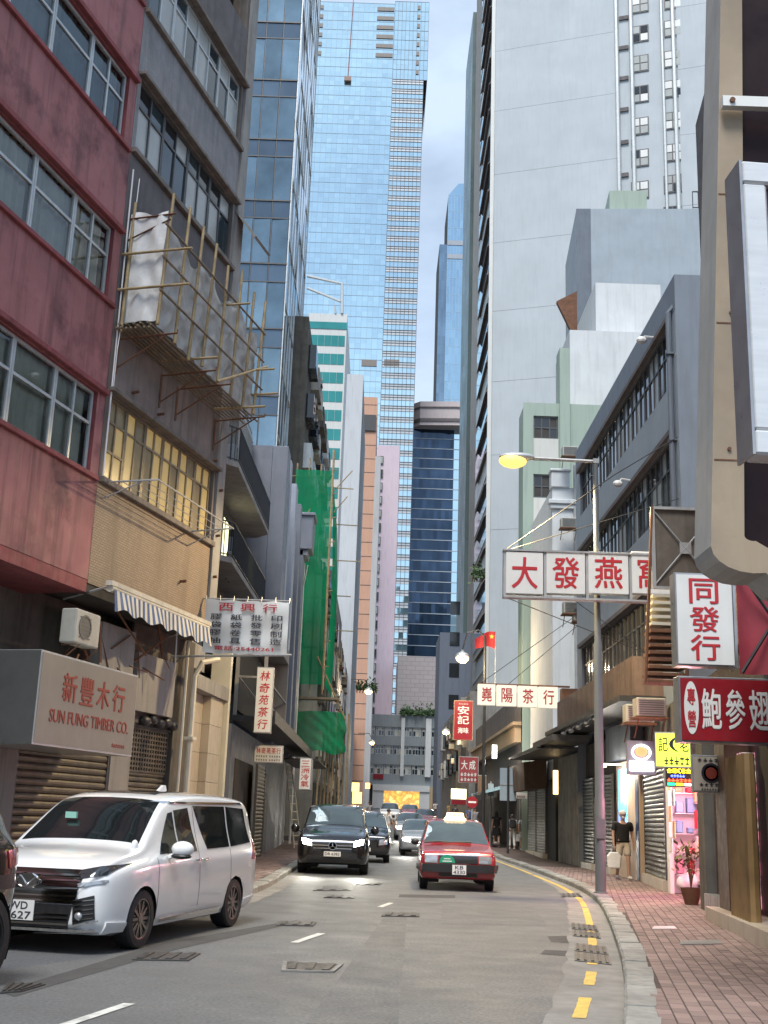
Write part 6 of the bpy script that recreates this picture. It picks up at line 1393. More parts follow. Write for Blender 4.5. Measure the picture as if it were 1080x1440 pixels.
# front end
m_.patch('grille', ((-.56, .56), (.56, .56), (.62, .93), (-.62, .93)), M['chrome_dark'], 'front', (16, 8), .012)
for k in range(6):
    z_ = .58+k*.055; m_.patch('grille_bar', ((-.58, z_), (.58, z_), (.585, z_+.018), (-.585, z_+.018)), M['chrome'], 'front', (16, 1), .026, th=.012)
m_.patch('lower_grille', ((-.5, .30), (.5, .30), (.54, .55), (-.54, .55)), M['plastic_black'], 'front', (12, 6), .01)
for k in range(3): m_.patch('lower_bar', ((-.5, .33+k*.05), (.5, .33+k*.05), (.5, .345+k*.05), (-.5, .345+k*.05)), M['chrome_dark'], 'front', (12, 1), .018, th=.008)
m_.patch('bumper_lip', ((-.75, .27), (.75, .27), (.75, .295), (-.75, .295)), M['chrome'], 'front', (20, 1), .03, th=.02)
m_.patch('headlight', ((.50, .82), (.80, .88), (.86, 1.0), (.56, .93)), M['lamp_dark'], 'front', (8, 5), .012, both=True)
m_.patch('headlight_strip', ((.56, .74), (.8, .79), (.82, .83), (.57, .785)), M['lamp_clear'], 'front', (8, 3), .014, both=True)
m_.patch('fog_lamp_bezel', ((.56, .34), (.76, .4), (.74, .66), (.54, .6)), M['plastic_black'], 'front', (6, 8), .014, both=True)
for k in range(5): m_.patch('fog_bar', ((.57, .38+k*.05), (.74, .41+k*.05), (.74, .42+k*.05), (.57, .39+k*.05)), M['chrome_dark'], 'front', (6, 1), .022, th=.006, both=True)
m_.patch('fog_surround', ((.55, .315), (.78, .375), (.78, .39), (.55, .335)), M['chrome'], 'front', (6, 1), .022, th=.01, both=True)
h = m_.bvh.ray_cast(Vector((-3, -.62, .42)), Vector((1, 0, 0)))[0]
for sd in (-1, 1): b = MB(); b.ell((h.x-.02, .62*sd, .43), (.03, .045, .045), 12, 8); b.build('fog_lamp', M['lamp_clear'], m_.t, smooth=True)
zz = m_.bvh.ray_cast(Vector((-3, 0, .8)), Vector((1, 0, 0)))[0]
b = MB(); b.lathe([(.12, 0), (.12, .015), (.105, .02), (.1, .01), (.0, .01)], 24, Matrix.Translation((zz.x-.03, 0, .8)) @ Matrix.Rotation(R(-90), 4, 'Y') @ Matrix.Diagonal((.75, 1.15, 1, 1))); b.tube([(zz.x-.05, -.09, .85), (zz.x-.05, 0, .75), (zz.x-.05, .09, .85)], .012, 6); b.build('emblem', M['chrome'], m_.t, smooth=True)
def numberplate(par, x, y, z, top, bot=None, w_=.36, h=.22, mt=None, yaw_=-90):
    p = put('number_plate', None, par, (x, y, z), (0, 0, R(yaw_)))
    b = MB(); b.box(-w_/2, w_/2, 0, .012, -h/2, h/2); b.build('plate', mt or M['plate_white'], p)
    if bot: letter(p, top, M['ink_black'], -w_*.3, .01, w_*.6, h*.38, -.002, .012, .002); letter(p, bot, M['ink_black'], -w_*.42, -h*.44, w_*.84, h*.38, -.002, .012, .002)
    else: letter(p, top, M['ink_black'], -w_*.44, -h*.3, w_*.88, h*.6, -.002, .012, .002)
    return p
numberplate(m_.t, zz.x-.06, .06, .47, 'WD', '6627')
b = MB(); b.box(1.35, 1.39, .2, .34, 1.5, 1.58); b.build('licence_disc', mat('disc_green', (.3, .6, .5), .5), m_.t, rot=(0, 0, 0))
b = MB(); b.prism([(3.2, 1.905), (3.5, 1.9), (3.44, 2.0), (3.38, 2.0)], -.02, .02, 'y'); b.build('roof_fin', M['paint_white'], m_.t)
m_.patch('front_skirt', ((.2, .2), (.56, .2), (.56, .34), (.2, .36)), M['paint_white'], 'right', (6, 4), .02)
m_.patch('rear_skirt', ((4.35, .22), (4.85, .28), (4.85, .42), (4.35, .38)), M['paint_white'], 'right', (6, 4), .02)
m_.patch('tail_light', ((4.6, .95), (4.85, .95), (4.86, 1.25), (4.72, 1.25)), mat('tail_red', (.3, .02, .02), .2, var=0, coat=1), 'right', (5, 5), .006)
mpv.t.scale = (1, 1, .905)
# ---- black van, parked facing us
vst = [(0.0, .66, .42, .74, .80, .64, 0), (.06, .80, .32, .80, .92, .78, .01), (.25, .92, .27, .92, 1.06, .84, .02), (.7, .955, .25, 1.0, 1.17, .86, .03), (1.0, .96, .25, 1.03, 1.25, .84, .035), (1.2, .96, .25, 1.05, 1.4, .81, .035), (1.7, .96, .25, 1.08, 1.75, .76, .03), (2.1, .96, .25, 1.1, 1.86, .75, .03), (3.2, .96, .25, 1.1, 1.9, .76, .03), (4.6, .955, .27, 1.12, 1.9, .76, .03), (5.05, .93, .32, 1.12, 1.84, .74, .02), (5.14, .85, .42, 1.05, 1.4, .72, 0)]
l_, r_ = onG(428, 1229), onG(508, 1229); cx = (l_.x+r_.x)/2-.03
van = Car('black_van', 'black passenger van with headlights on, parked facing the viewer', M['paint_black'], vst, (cx, (l_.y+r_.y)/2-.6, 0), 90, cat='van', arches=(.95, 4.15), ar=.37)
v = van
# yaw 90: local +x -> +Y (rearwards), local +y -> -X
for x_ in (.95, 4.15):
    for y_ in (-.83, .83): v.wheel(x_, y_, .335, .23, 5, 'rim_alloy')
v.patch('windscreen', ((1.08, -.78), (1.08, .78), (1.86, .68), (1.86, -.68)), M['car_glass_light'], 'top', (10, 14), .006)
v.patch('side_window', ((1.5, 1.14), (2.35, 1.15), (2.3, 1.72), (1.95, 1.68)), M['car_glass'], 'right', (10, 8)); v.patch('side_window', ((2.45, 1.15), (4.9, 1.17), (4.85, 1.74), (2.45, 1.73)), M['car_glass'], 'right', (20, 8))
v.patch('grille', ((-.46, .66), (.46, .66), (.5, .86), (-.5, .86)), M['plastic_black'], 'front', (14, 5), .012)
for z_, w_ in ((.69, .5), (.77, .53), (.85, .52)): v.patch('grille_bar', ((-w_, z_), (w_, z_), (w_, z_+.022), (-w_, z_+.022)), M['chrome'], 'front', (16, 1), .03, th=.015)
zz = v.bvh.ray_cast(Vector((-3, 0, .77)), Vector((1, 0, 0)))[0]
b = MB(); b.lathe([(.11, 0), (.11, .015), (.095, .015), (.095, 0)], 24, Matrix.Translation((zz.x-.045, 0, .77)) @ Matrix.Rotation(R(-90), 4, 'Y'))
for a_ in (90, 210, 330): b.tube([(zz.x-.05, 0, .77), (zz.x-.05, .1*math.cos(R(a_)), .77+.1*math.sin(R(a_)))], [.018, .004], 5)
b.build('emblem', M['chrome'], v.t)
v.patch('headlight', ((.53, .74), (.78, .8), (.84, .98), (.56, .9)), M['lamp_clear'], 'front', (8, 6), .012, both=True)
v.patch('headlamp_bulb', ((.56, .765), (.77, .81), (.80, .95), (.58, .89)), HL, 'front', (6, 6), .022, both=True)
v.patch('lower_intake', ((-.66, .38), (.66, .38), (.64, .5), (-.64, .5)), M['plastic_black'], 'front', (12, 4), .012)
numberplate(v.t, zz.x-.06, 0, .555, 'DR 6382', None, .44, .13)
for sd in (-1, 1):
    b = MB(); b.ell((1.5, 1.1*sd, 1.2), (.08, .12, .13), 12, 8); b.tube([(1.5, .92*sd, 1.1), (1.5, 1.05*sd, 1.15)], .025, 5); b.build('wing_mirror', M['paint_black'], v.t, smooth=True)
b = MB(); b.tube([(1.12, -.05, 1.33), (1.2, -.6, 1.4)], .01, 4); b.build('wiper', M['plastic_black'], v.t)
beam(van, .85)
van.t.scale = (1, 1, .95)
# ---- red taxi coming towards us
tst = [(0.0, .70, .36, .62, .66, .66, 0), (.05, .80, .28, .68, .78, .74, .005), (.2, .835, .24, .74, .84, .77, .01), (.8, .845, .22, .8, .9, .79, .02), (1.22, .845, .22, .84, .95, .78, .025), (1.4, .845, .22, .86, 1.06, .75, .025), (1.85, .845, .22, .88, 1.38, .66, .02), (2.15, .845, .22, .89, 1.47, .65, .02), (2.9, .845, .22, .9, 1.5, .65, .02), (3.45, .845, .24, .9, 1.43, .64, .02), (3.85, .84, .25, .91, 1.1, .70, .02), (4.0, .84, .26, .91, .98, .74, .015), (4.55, .82, .3, .88, .95, .72, .01), (4.69, .76, .4, .78, .84, .68, 0)]
l_, r_ = onG(596, 1250), onG(684, 1252)
tx = Car('red_taxi', 'red taxi with black bumper driving towards the viewer', M['paint_red'], tst, ((l_.x+r_.x)/2, (l_.y+r_.y)/2-.75, 0), 90-1.5, cat='taxi', arches=(.85, 3.55), ar=.335)
x_ = tx
for q in (.85, 3.55):
    for y_ in (-.73, .73): x_.wheel(q, y_, .31, .19, 5, 'steel')
x_.patch('windscreen', ((1.27, -.74), (1.27, .74), (2.0, .61), (2.0, -.61)), M['car_glass_light'], 'top', (10, 14), .006)
x_.patch('side_window', ((1.62, .93), (2.4, .94), (2.35, 1.36), (1.98, 1.33)), M['car_glass'], 'right', (8, 6)); x_.patch('side_window', ((2.48, .94), (3.5, .96), (3.3, 1.33), (2.48, 1.37)), M['car_glass'], 'right', (10, 6))
x_.patch('side_window', ((1.62, .93), (2.4, .94), (2.35, 1.36), (1.98, 1.33)), M['car_glass'], 'left', (8, 6)); x_.patch('side_window', ((2.48, .94), (3.5, .96), (3.3, 1.33), (2.48, 1.37)), M['car_glass'], 'left', (10, 6))
x_.patch('grille', ((-.42, .585), (.42, .585), (.42, .735), (-.42, .735)), M['plastic_black'], 'front', (10, 4), .012)
for k in range(6): x_.patch('grille_bar', ((-.42, .595+k*.024), (.42, .595+k*.024), (.42, .6+k*.024), (-.42, .6+k*.024)), M['chrome_dark'], 'front', (10, 1), .018, th=.006)
x_.patch('headlight', ((.45, .585), (.72, .585), (.73, .73), (.45, .735)), M['lamp_clear'], 'front', (6, 4), .014, both=True)
x_.patch('bumper', ((-.84, .4), (.84, .4), (.84, .56), (-.84, .56)), M['plastic_black'], 'front', (20, 4), .06, th=.07)
x_.patch('bumper_intake', ((-.42, .31), (.42, .31), (.42, .385), (-.42, .385)), M['plastic_black'], 'front', (8, 3), .01)
x_.patch('bonnet_trim', ((-.42, .735), (.42, .735), (.42, .755), (-.42, .755)), M['chrome'], 'front', (10, 1), .02, th=.01)
zz = x_.bvh.ray_cast(Vector((-3, -.05, .47)), Vector((1, 0, 0)))[0]
numberplate(x_.t, zz.x-.14, -.02, .455, 'KB', '4330', .3, .2)
b = MB(); gx = x_.bvh.ray_cast(Vector((-3, .2, .66)), Vector((1, 0, 0)))[0].x-.03
b.prism([(.24+.17*math.cos(R(a_)), .59+.17*math.sin(R(a_))) for a_ in range(0, 181, 15)], gx-.01, gx, 'x'); bd = b.build('hire_badge', mat('badge_green', (.02, .32, .17), .4, var=0), x_.t)
bq = MB(); bq.box(gx-.014, gx-.011, .14, .34, .615, .635); bq.box(gx-.014, gx-.011, .17, .31, .665, .685); bq.build('badge_marks', M['ink_white'], bd)
b = MB(); b.box(1.98, 2.2, -.25, .25, 1.5, 1.54); b.prism([(-.22, 1.54), (.22, 1.54), (.19, 1.66), (-.19, 1.66)], 2.02, 2.14, 'x'); rs_ = b.build('roof_sign', lit('taxi_sign', (.95, .75, .45), 1.5), x_.t)
letter(x_.t, 'TAXI', M['ink_red'], 2.015, .16, .32, .08, 1.56, .02, .004, rot=(0, 0, R(-90)))
for q in [q for q in bpy.data.objects if q.parent == x_.t and q.name.startswith('lettering')]: q.location = (2.018, .16, 1.565)

for sd in (-1, 1):
    b = MB(); b.ell((1.62, .93*sd, .98), (.05, .1, .07), 10, 8); b.tube([(1.62, .8*sd, .92), (1.62, .9*sd, .96)], .02, 5); b.build('wing_mirror', M['plastic_black'], x_.t, smooth=True)
b = MB(); b.tube([(1.25, .3, .99), (1.3, -.35, 1.02)], .012, 4); b.tube([(1.25, .75, .99), (1.3, .2, 1.02)], .012, 4); b.build('wiper', M['plastic_black'], x_.t)
# ---- black car cut by the left frame edge
sst = [(0.0, .72, .45, .78, .9, .7, 0), (.08, .86, .35, .88, 1.02, .82, .01), (.3, .93, .3, .95, 1.1, .86, .02), (1.0, .96, .28, 1.02, 1.18, .86, .03), (1.35, .96, .28, 1.06, 1.3, .82, .03), (1.9, .96, .28, 1.1, 1.62, .72, .03), (2.3, .96, .28, 1.12, 1.7, .71, .03), (3.4, .96, .28, 1.14, 1.7, .71, .03), (4.3, .94, .32, 1.15, 1.6, .7, .02), (4.6, .88, .4, 1.12, 1.3, .7, .01), (4.66, .8, .48, 1.05, 1.2, .66, 0)]
sw = onG(-36, 1392); hd2 = R(15); ax2 = Vector((math.sin(hd2), math.cos(hd2), 0)); lf2 = Vector((-math.cos(hd2), math.sin(hd2), 0))
suv = Car('black_car', 'black car whose rear wheel and wing show at the bottom left', M['paint_black'], sst, Vector((sw.x, sw.y, 0))+lf2*.9-ax2*4.12, 75, cat='car', arches=(.95, 4.12), ar=.42)
for q in (.95, 4.12):
    for y_ in (-.84, .84): suv.wheel(q, y_, .375, .24, 5, 'rim_dark')
suv.patch('side_window', ((1.9, 1.16), (4.1, 1.2), (3.95, 1.55), (2.1, 1.57)), M['car_glass'], 'right', (16, 6))
suv.patch('arch_trim', ((3.6, .78), (4.6, .78), (4.5, .9), (3.7, .9)), M['plastic_black'], 'right', (12, 3), .004)
suv.patch('tail_light', ((4.4, .95), (4.6, .98), (4.6, 1.12), (4.35, 1.1)), bpy.data.materials['tail_red'], 'right', (4, 4), .01)
# ---- generic saloon for the queue further back
gst = [(0.0, .68, .38, .62, .68, .64, 0), (.08, .82, .28, .7, .8, .76, .01), (.4, .88, .24, .78, .88, .8, .02), (1.1, .89, .22, .86, .98, .8, .03), (1.35, .89, .22, .88, 1.1, .76, .03), (1.95, .89, .22, .9, 1.42, .66, .03), (2.5, .89, .22, .92, 1.47, .65, .03), (3.2, .89, .24, .93, 1.42, .64, .03), (3.8, .88, .26, .94, 1.12, .70, .02), (4.3, .86, .3, .92, 1.0, .72, .01), (4.5, .78, .4, .84, .9, .68, 0)]
def saloon(name, label, paint, x, y, yaw, on=0, cat='car', st_=gst, hgt=1.0, group='cars further up the street'):
    s2_ = [(a, b_, c_*1, d_*hgt, e*hgt, f_, g_) for a, b_, c_, d_, e, f_, g_ in st_]
    c = Car(name, label, paint, s2_, (x, y, gz(y)), yaw, group, cat, (.85, 3.6), .35)
    for q in (.85, 3.6):
        for y_ in (-.76, .76): c.wheel(q, y_, .32, .2, 5, 'rim_alloy')
    c.patch('windscreen', ((1.22, -.76), (1.22, .76), (2.0, .62), (2.0, -.62)), M['car_glass_light'], 'top', (8, 8), .006)
    c.patch('grille', ((-.4, .5), (.4, .5), (.42, .62*hgt), (-.42, .62*hgt)), M['plastic_black'], 'front', (6, 3), .012)
    c.patch('headlight', ((.48, .58), (.76, .62), (.8, .72*hgt), (.5, .68*hgt)), [M['lamp_clear'], DRL, HL][on], 'front', (6, 4), .014, both=True)
    for sd_ in ('right', 'left'): c.patch('side_window', ((1.75, .97*hgt), (3.5, .98*hgt), (3.2, 1.34*hgt), (2.05, 1.36*hgt)), M['car_glass'], sd_, (10, 5))
    b = MB(); b.box(-.06, -.045, -.21, .21, .38, .5); b.build('number_plate', M['plate_white'], c.t); return c
def gx_(px, y): return atY(px, 1150, y).x
c2 = saloon('black_saloon', 'dark car parked just behind the black van', M['paint_black'], gx_(514, 41), 41, 90, 0, hgt=1.12)
c3 = saloon('grey_parked_car', 'silver car parked third in the left row', M['paint_silver'], gx_(521, 54)-.5, 53, 90, 0)
c4_ = saloon('white_parked_car', 'pale car parked fourth in the left row near the crossing figure', M['paint_white'], gx_(530, 66)-.6, 66, 90, 0)
c5 = saloon('oncoming_car', 'oncoming car with glaring headlights behind the taxi', M['paint_silver'], gx_(594, 50), 50, 90, 2)
beam(c5)
c6 = saloon('second_oncoming_car', 'second oncoming car with bright headlights further back', M['paint_silver'], gx_(578, 66), 66, 90, 2)
beam(c6)
c7 = saloon('third_oncoming_taxi', 'distant red car behind the oncoming headlights', M['paint_red'], gx_(600, 84), 84, 90, 1)
c8 = saloon('fourth_oncoming_taxi', 'distant red car near the end block', M['paint_red'], gx_(577, 112), 112, 90, 1)
c9 = saloon('white_queue_van', 'distant white car at the left near the end block', M['paint_white'], gx_(548, 98), 98, 90, 0, hgt=1.15)
# ================================================================== people
def skin_obj(name, verts, edges, rad, mt, par, sub=2, root=0):
    me = bpy.data.meshes.new(name); me.from_pydata(verts, edges, []); o = bpy.data.objects.new(name, me); C.objects.link(o)
    md = o.modifiers.new('s', 'SKIN'); sv = me.skin_vertices[0].data if me.skin_vertices else None
    if sv is None:
        bm_ = bmesh.new(); bm_.from_mesh(me); bm_.verts.layers.skin.verify(); bm_.to_mesh(me); bm_.free(); sv = me.skin_vertices[0].data
    for i, r_ in enumerate(rad): sv[i].radius = r_ if isinstance(r_, tuple) else (r_, r_); sv[i].use_root = (i == root)
    md.use_smooth_shade = True; sb = o.modifiers.new('d', 'SUBSURF'); sb.levels = sub; sb.render_levels = sub
    dg = bpy.context.evaluated_depsgraph_get(); m2 = bpy.data.meshes.new_from_object(o.evaluated_get(dg)); o.modifiers.clear(); o.data = m2; m2.materials.clear(); m2.materials.append(mt); m2.name = name; o.name = name; o.parent = par
    for p in m2.polygons: p.use_smooth = True
    return o
SKINM = mat('skin', (.42, .26, .19), .55, var=.08, sc=8); HAIR = mat('hair', (.018, .014, .012), .5, var=.2, sc=20); SHOE = mat('shoe', (.6, .6, .58), .6, var=.1, sc=8)
def person(name, label, loc, yaw, H=1.7, top=(.02,.02,.022), bottom=(.5,.45,.36), shorts=True, stride=.12, arm=.1, longhair=False, cap=None, dress=False, mask=False, build=1., shoe=SHOE, lean=0, sleeve=.55):
    """faces local -y; feet on local z=0"""
    t = thing(name, label, 'person', loc, yaw); k = H/1.72; w_ = build
    hipz, knz, shz, chz, nkz = .9, .5, 1.42, 1.25, 1.49
    J = {'pel': (0, 0, .96), 'wai': (0, .0, 1.08), 'che': (0, -.01, chz), 'nb': (0, .01, nkz), 'he': (0, -.015, 1.585), 'ht': (0, -.01, 1.70)}
    for s_, nm in ((1, 'l'), (-1, 'r')):
        st_ = stride*s_
        J['hip'+nm] = (.095*s_, 0, hipz); J['kn'+nm] = (.1*s_, -st_*.55-.02, knz); J['an'+nm] = (.1*s_, -st_*1.0+.02+(.06 if st_ < 0 else 0), .09); J['toe'+nm] = (.11*s_, -st_-.13, .045)
        J['sh'+nm] = (.185*s_*w_, .01, shz); J['el'+nm] = (.235*s_*w_, .03+arm*s_, 1.15); J['wr'+nm] = (.25*s_*w_, -.04+arm*1.4*s_, .9); J['ha'+nm] = (.25*s_*w_, -.06+arm*1.5*s_, .82)
    for q in J: x, y, z = J[q]; J[q] = (x*k, (y+lean*z)*k, z*k)
    keys = list(J); ix = {q: i for i, q in enumerate(keys)}
    E_ = [('pel', 'wai'), ('wai', 'che'), ('che', 'nb'), ('nb', 'he'), ('he', 'ht')]
    for nm in 'lr': E_ += [('pel', 'hip'+nm), ('hip'+nm, 'kn'+nm), ('kn'+nm, 'an'+nm), ('an'+nm, 'toe'+nm), ('che', 'sh'+nm), ('sh'+nm, 'el'+nm), ('el'+nm, 'wr'+nm), ('wr'+nm, 'ha'+nm)]
    rd = {'pel': (.15*w_, .11), 'wai': (.135*w_, .1), 'che': (.16*w_, .11), 'nb': (.055, .055), 'he': (.075, .092), 'ht': (.06, .07)}
    for nm in 'lr': rd.update({'hip'+nm: (.092, .095), 'kn'+nm: (.058, .06), 'an'+nm: (.036, .04), 'toe'+nm: (.035, .025), 'sh'+nm: (.058, .058), 'el'+nm: (.042, .042), 'wr'+nm: (.028, .03), 'ha'+nm: (.036, .022)})
    V_ = [J[q] for q in keys]; Rr = [tuple(a*k for a in rd[q]) for q in keys]
    body = skin_obj('body', V_, [(ix[a], ix[c]) for a, c in E_], Rr, SKINM, t, 2, 0)
    # hands: five short fingers each, faces: nose, ears, eyes
    for nm in 'lr':
        b = MB(); hx, hy, hz_ = J['ha'+nm]
        for f_ in range(4): b.tube([(hx, hy+(-.025+.017*f_)*k, hz_), (hx, hy+(-.028+.018*f_)*k, hz_-.05*k), (hx-.012*k*(1 if nm == 'l' else -1), hy+(-.026+.017*f_)*k, hz_-(.085+.012*(1.5-abs(f_-1.5)))*k)], [.009*k, .008*k, .006*k], 5)
        b.tube([(hx, hy-.02*k, hz_+.02*k), (hx, hy-.055*k, hz_-.02*k), (hx, hy-.06*k, hz_-.045*k)], [.011*k, .009*k, .007*k], 5); b.build('fingers', SKINM, t, smooth=True)
    hc = Vector(J['he']); hr = Vector(J['ht'])
    b = MB(); b.ell(hc+Vector((0, -.098*k, .01*k)), (.014*k, .02*k, .024*k), 8, 6)
    for s_ in (-1, 1): b.ell(hc+Vector((.078*k*s_, .005*k, .015*k)), (.012*k, .022*k, .032*k), 8, 6)
    b.build('face', SKINM, t, smooth=True)
    b = MB()
    for s_ in (-1, 1): b.ell(hc+Vector((.031*k*s_, -.087*k, .035*k)), (.012*k, .008*k, .007*k), 8, 6)
    b.build('eyes', HAIR, t)
    # hair as a cap of the head
    b = MB(); c_ = hc+Vector((0, .012*k, .045*k)); n, m_ = 16, 10; vs = []
    for i in range(m_+1):
        ph = math.pi*.62*i/m_
        for q in range(n):
            th_ = 2*math.pi*q/n; fr = -math.sin(th_); cut_ = .78 if fr > .45 else 1.0; p_ = ph*cut_
            vs.append(c_+Vector((.087*k*math.sin(p_)*math.cos(th_), .105*k*math.sin(p_)*math.sin(th_), .1*k*math.cos(p_))))
    b.add(vs, [(i*n+q, (i+1)*n+q, (i+1)*n+(q+1) % n, i*n+(q+1) % n) for i in range(m_) for q in range(n)])
    if longhair: b.ell(hc+Vector((0, .065*k, -.06*k)), (.085*k, .05*k, .2*k), 12, 8)
    b.build('hair', HAIR, t, smooth=True)
    if cap:
        cm = mat('cap', cap, .8, var=.05); b = MB(); b.ell(hc+Vector((0, .005*k, .075*k)), (.1*k, .118*k, .085*k), 16, 8); b.prism([(.075*k*math.cos(R(a_)), -.1*k-.085*k*math.sin(R(a_))) for a_ in range(0, 181, 20)], hc.z+.062*k, hc.z+.072*k, 'z'); b.build('cap', cm, t, smooth=True)
    if mask: b = MB(); b.ell(hc+Vector((0, -.072*k, -.03*k)), (.055*k, .035*k, .045*k), 12, 8); b.build('face_mask', mat('mask', (.6, .66, .7), .8), t, smooth=True)
    tm = mat(name+'_top', top, .85, var=.1, sc=6, bump=.3, bsc=14); bmn = mat(name+'_bottom', bottom, .85, var=.1, sc=6, bump=.3, bsc=14)
    # shirt: torso and sleeves, a little proud of the body
    def lerp(a, c, f_): return tuple(a[i]+(c[i]-a[i])*f_ for i in range(3))
    tv = [lerp(J['pel'], J['wai'], .1 if not dress else -.5), J['wai'], J['che'], lerp(J['che'], J['nb'], .75)]; tr = [(.165*w_*k, .13*k), (.155*w_*k, .125*k), (.175*w_*k, .125*k), (.07*k, .07*k)]
    te_ = [(0, 1), (1, 2), (2, 3)]
    for nm in 'lr':
        i0 = len(tv); tv += [J['sh'+nm], lerp(J['sh'+nm], J['el'+nm], sleeve), lerp(J['sh'+nm], J['el'+nm], sleeve+.25)]; tr += [(.07*k, .07*k), (.068*k, .066*k), (.066*k, .064*k)]; te_ += [(2, i0), (i0, i0+1), (i0+1, i0+2)]
    skin_obj('dress' if dress else 'shirt', tv, te_, tr, tm, t, 2, 1)
    if dress:
        b = MB(); b.lathe([(.15*k*w_, 1.0*k), (.19*k*w_, .85*k), (.23*k*w_, .6*k), (.22*k*w_, .58*k)], 20, Matrix.Diagonal((1, .75, 1, 1))); b.build('skirt', tm, t, smooth=True)
    else:
        f_ = .62 if shorts else 1.62
        lv = [J['pel'], lerp(J['pel'], J['wai'], .8)]; lr = [(.165*w_*k, .125*k), (.15*w_*k, .115*k)]; le = [(0, 1)]
        for nm in 'lr':
            i0 = len(lv); lv += [J['hip'+nm], lerp(J['hip'+nm], J['kn'+nm], .5), lerp(J['hip'+nm], J['kn'+nm], .85 if shorts else 1.)]; lr += [(.108*k, .112*k), (.098*k, .1*k), ((.1 if shorts else .075)*k, (.1 if shorts else .075)*k)]; le += [(0, i0), (i0, i0+1), (i0+1, i0+2)]
            if not shorts: lv += [lerp(J['kn'+nm], J['an'+nm], .9)]; lr += [(.062*k, .065*k)]; le += [(i0+2, i0+3)]
        skin_obj('shorts' if shorts else 'trousers', lv, le, lr, bmn, t, 2, 0)
    for nm in 'lr':
        a_, c_ = Vector(J['an'+nm]), Vector(J['toe'+nm]); b = MB(); mid = (a_+c_)/2; d_ = c_-a_; b.ell((mid.x, mid.y-.01, .048*k), (.05*k, .14*k, .05*k), 12, 8); b.build('shoe', shoe, t, smooth=True)
    return t, J
mp_ = onG(877, 1237, PVZ)
man, J = person('person', 'man in black T-shirt, beige shorts and white cap walking with a white bag', (mp_.x, mp_.y, PVZ), 8, 1.76, (.012,.012,.014), (.5,.44,.35), True, .14, .05, False, (.75,.68,.7), mask=True, build=1.18)
def bag(name, label, P, mt, s_=1.): 
    t = thing(name, label, 'bag', P, 0); b = MB(); b.prism([(-.16*s_, -.42*s_), (.16*s_, -.42*s_), (.19*s_, -.1*s_), (.1*s_, 0), (-.1*s_, 0), (-.19*s_, -.1*s_)], -.06*s_, .06*s_, 'y'); b.build('sack', mt, t, bevel=.03); b = MB(); b.tube([(-.08*s_, 0, 0), (-.04*s_, 0, .14*s_), (.04*s_, 0, .14*s_), (.08*s_, 0, 0)], .01, 4); b.build('handle', mt, t); return t
mt_b = mat('bag_white', (.66, .67, .66), .4, var=.1, sc=5, bump=.6, bsc=12); hl_ = Vector(J['har']); cy, sy_ = math.cos(R(8)), math.sin(R(8))
bag('shopping_bag', 'white plastic carrier bag held by the man in black', (mp_.x+hl_.x*cy-hl_.y*sy_, mp_.y+hl_.x*sy_+hl_.y*cy, PVZ+hl_.z-.14), mt_b)
# people further along the right pavement, walking away or standing
PP = [(698, 1197, 'woman in a sleeveless black dress on the right pavement', 180, dict(top=(.012,.012,.014), dress=True, longhair=True, H=1.66, sleeve=.05)),
      (707, 1191, 'person in a white top and pale shorts beside the woman in black', 170, dict(top=(.6,.6,.58), bottom=(.4,.42,.45), H=1.64, longhair=True)),
      (713.5, 1190, 'person in dark clothes half hidden behind the sign post', 200, dict(top=(.03,.035,.05), bottom=(.05,.06,.1), shorts=False, H=1.68)),
      (720, 1199, 'woman in white carrying a black backpack on the right pavement', 180, dict(top=(.62,.62,.6), bottom=(.58,.58,.56), shorts=False, H=1.6, longhair=True)),
      (736, 1200, 'woman in grey top and white shorts on the right pavement', 175, dict(top=(.3,.32,.34), bottom=(.65,.65,.63), H=1.62, longhair=True, stride=.08)),
      (727, 1192, 'bare-shouldered person behind the woman with the backpack', 160, dict(top=(.35,.2,.14), bottom=(.06,.06,.07), shorts=False, H=1.66))]
for px, py, lb, yw, kw in PP:
    P = onG(px, py, PVZ); o, J2 = person('person', lb, (P.x, P.y, PVZ+gz(P.y)), yw, **kw)
    if 'backpack' in lb and lb.startswith('woman in white'):
        b = MB(); b.box(-.15, .15, -.0, .16, -.22, .22); k_ = tag(b.build('backpack', mat('pack', (.02,.02,.024), .7), None, (P.x, P.y-.26, PVZ+gz(P.y)+1.18), bevel=.05), 'black backpack worn by the woman in white', 'backpack')
        bag('shopping_bag', 'white carrier bag held by the woman with the backpack', (P.x+.27, P.y, PVZ+gz(P.y)+.7), mt_b, .8)
P = onG(546, 1181.5, 0); dd = 60; Q = atY(546, 1160, dd)
person('person', 'person in pale clothes crossing the road beside the parked cars', (Q.x, dd, gz(dd)), 120, 1.72, (.55,.54,.52), (.35,.36,.38), True, .2, .1)
for px, y, lb, c_ in ((668, 72, 'pedestrian in a grey top by the no-entry sign', (.3,.3,.32)), (660, 78, 'pedestrian in a blue top beyond the no-entry sign', (.08,.14,.3)), (632, 104, 'far pedestrian in yellow on the right pavement', (.5,.4,.12)), (519, 88, 'far pedestrian in white on the left pavement', (.6,.6,.58)), (640, 86, 'distant pedestrian in dark clothes on the far right pavement', (.05,.05,.06)), (652, 95, 'distant pedestrian in red on the far right pavement', (.4,.08,.07)), (612, 118, 'tiny pedestrian in white near the end block', (.6,.6,.58))):
    Q = atY(px, 1150, y); person('person', lb, (Q.x, y, gz(y)+.12), 20, 1.7, c_, (.1,.1,.12), False, .15, .08)
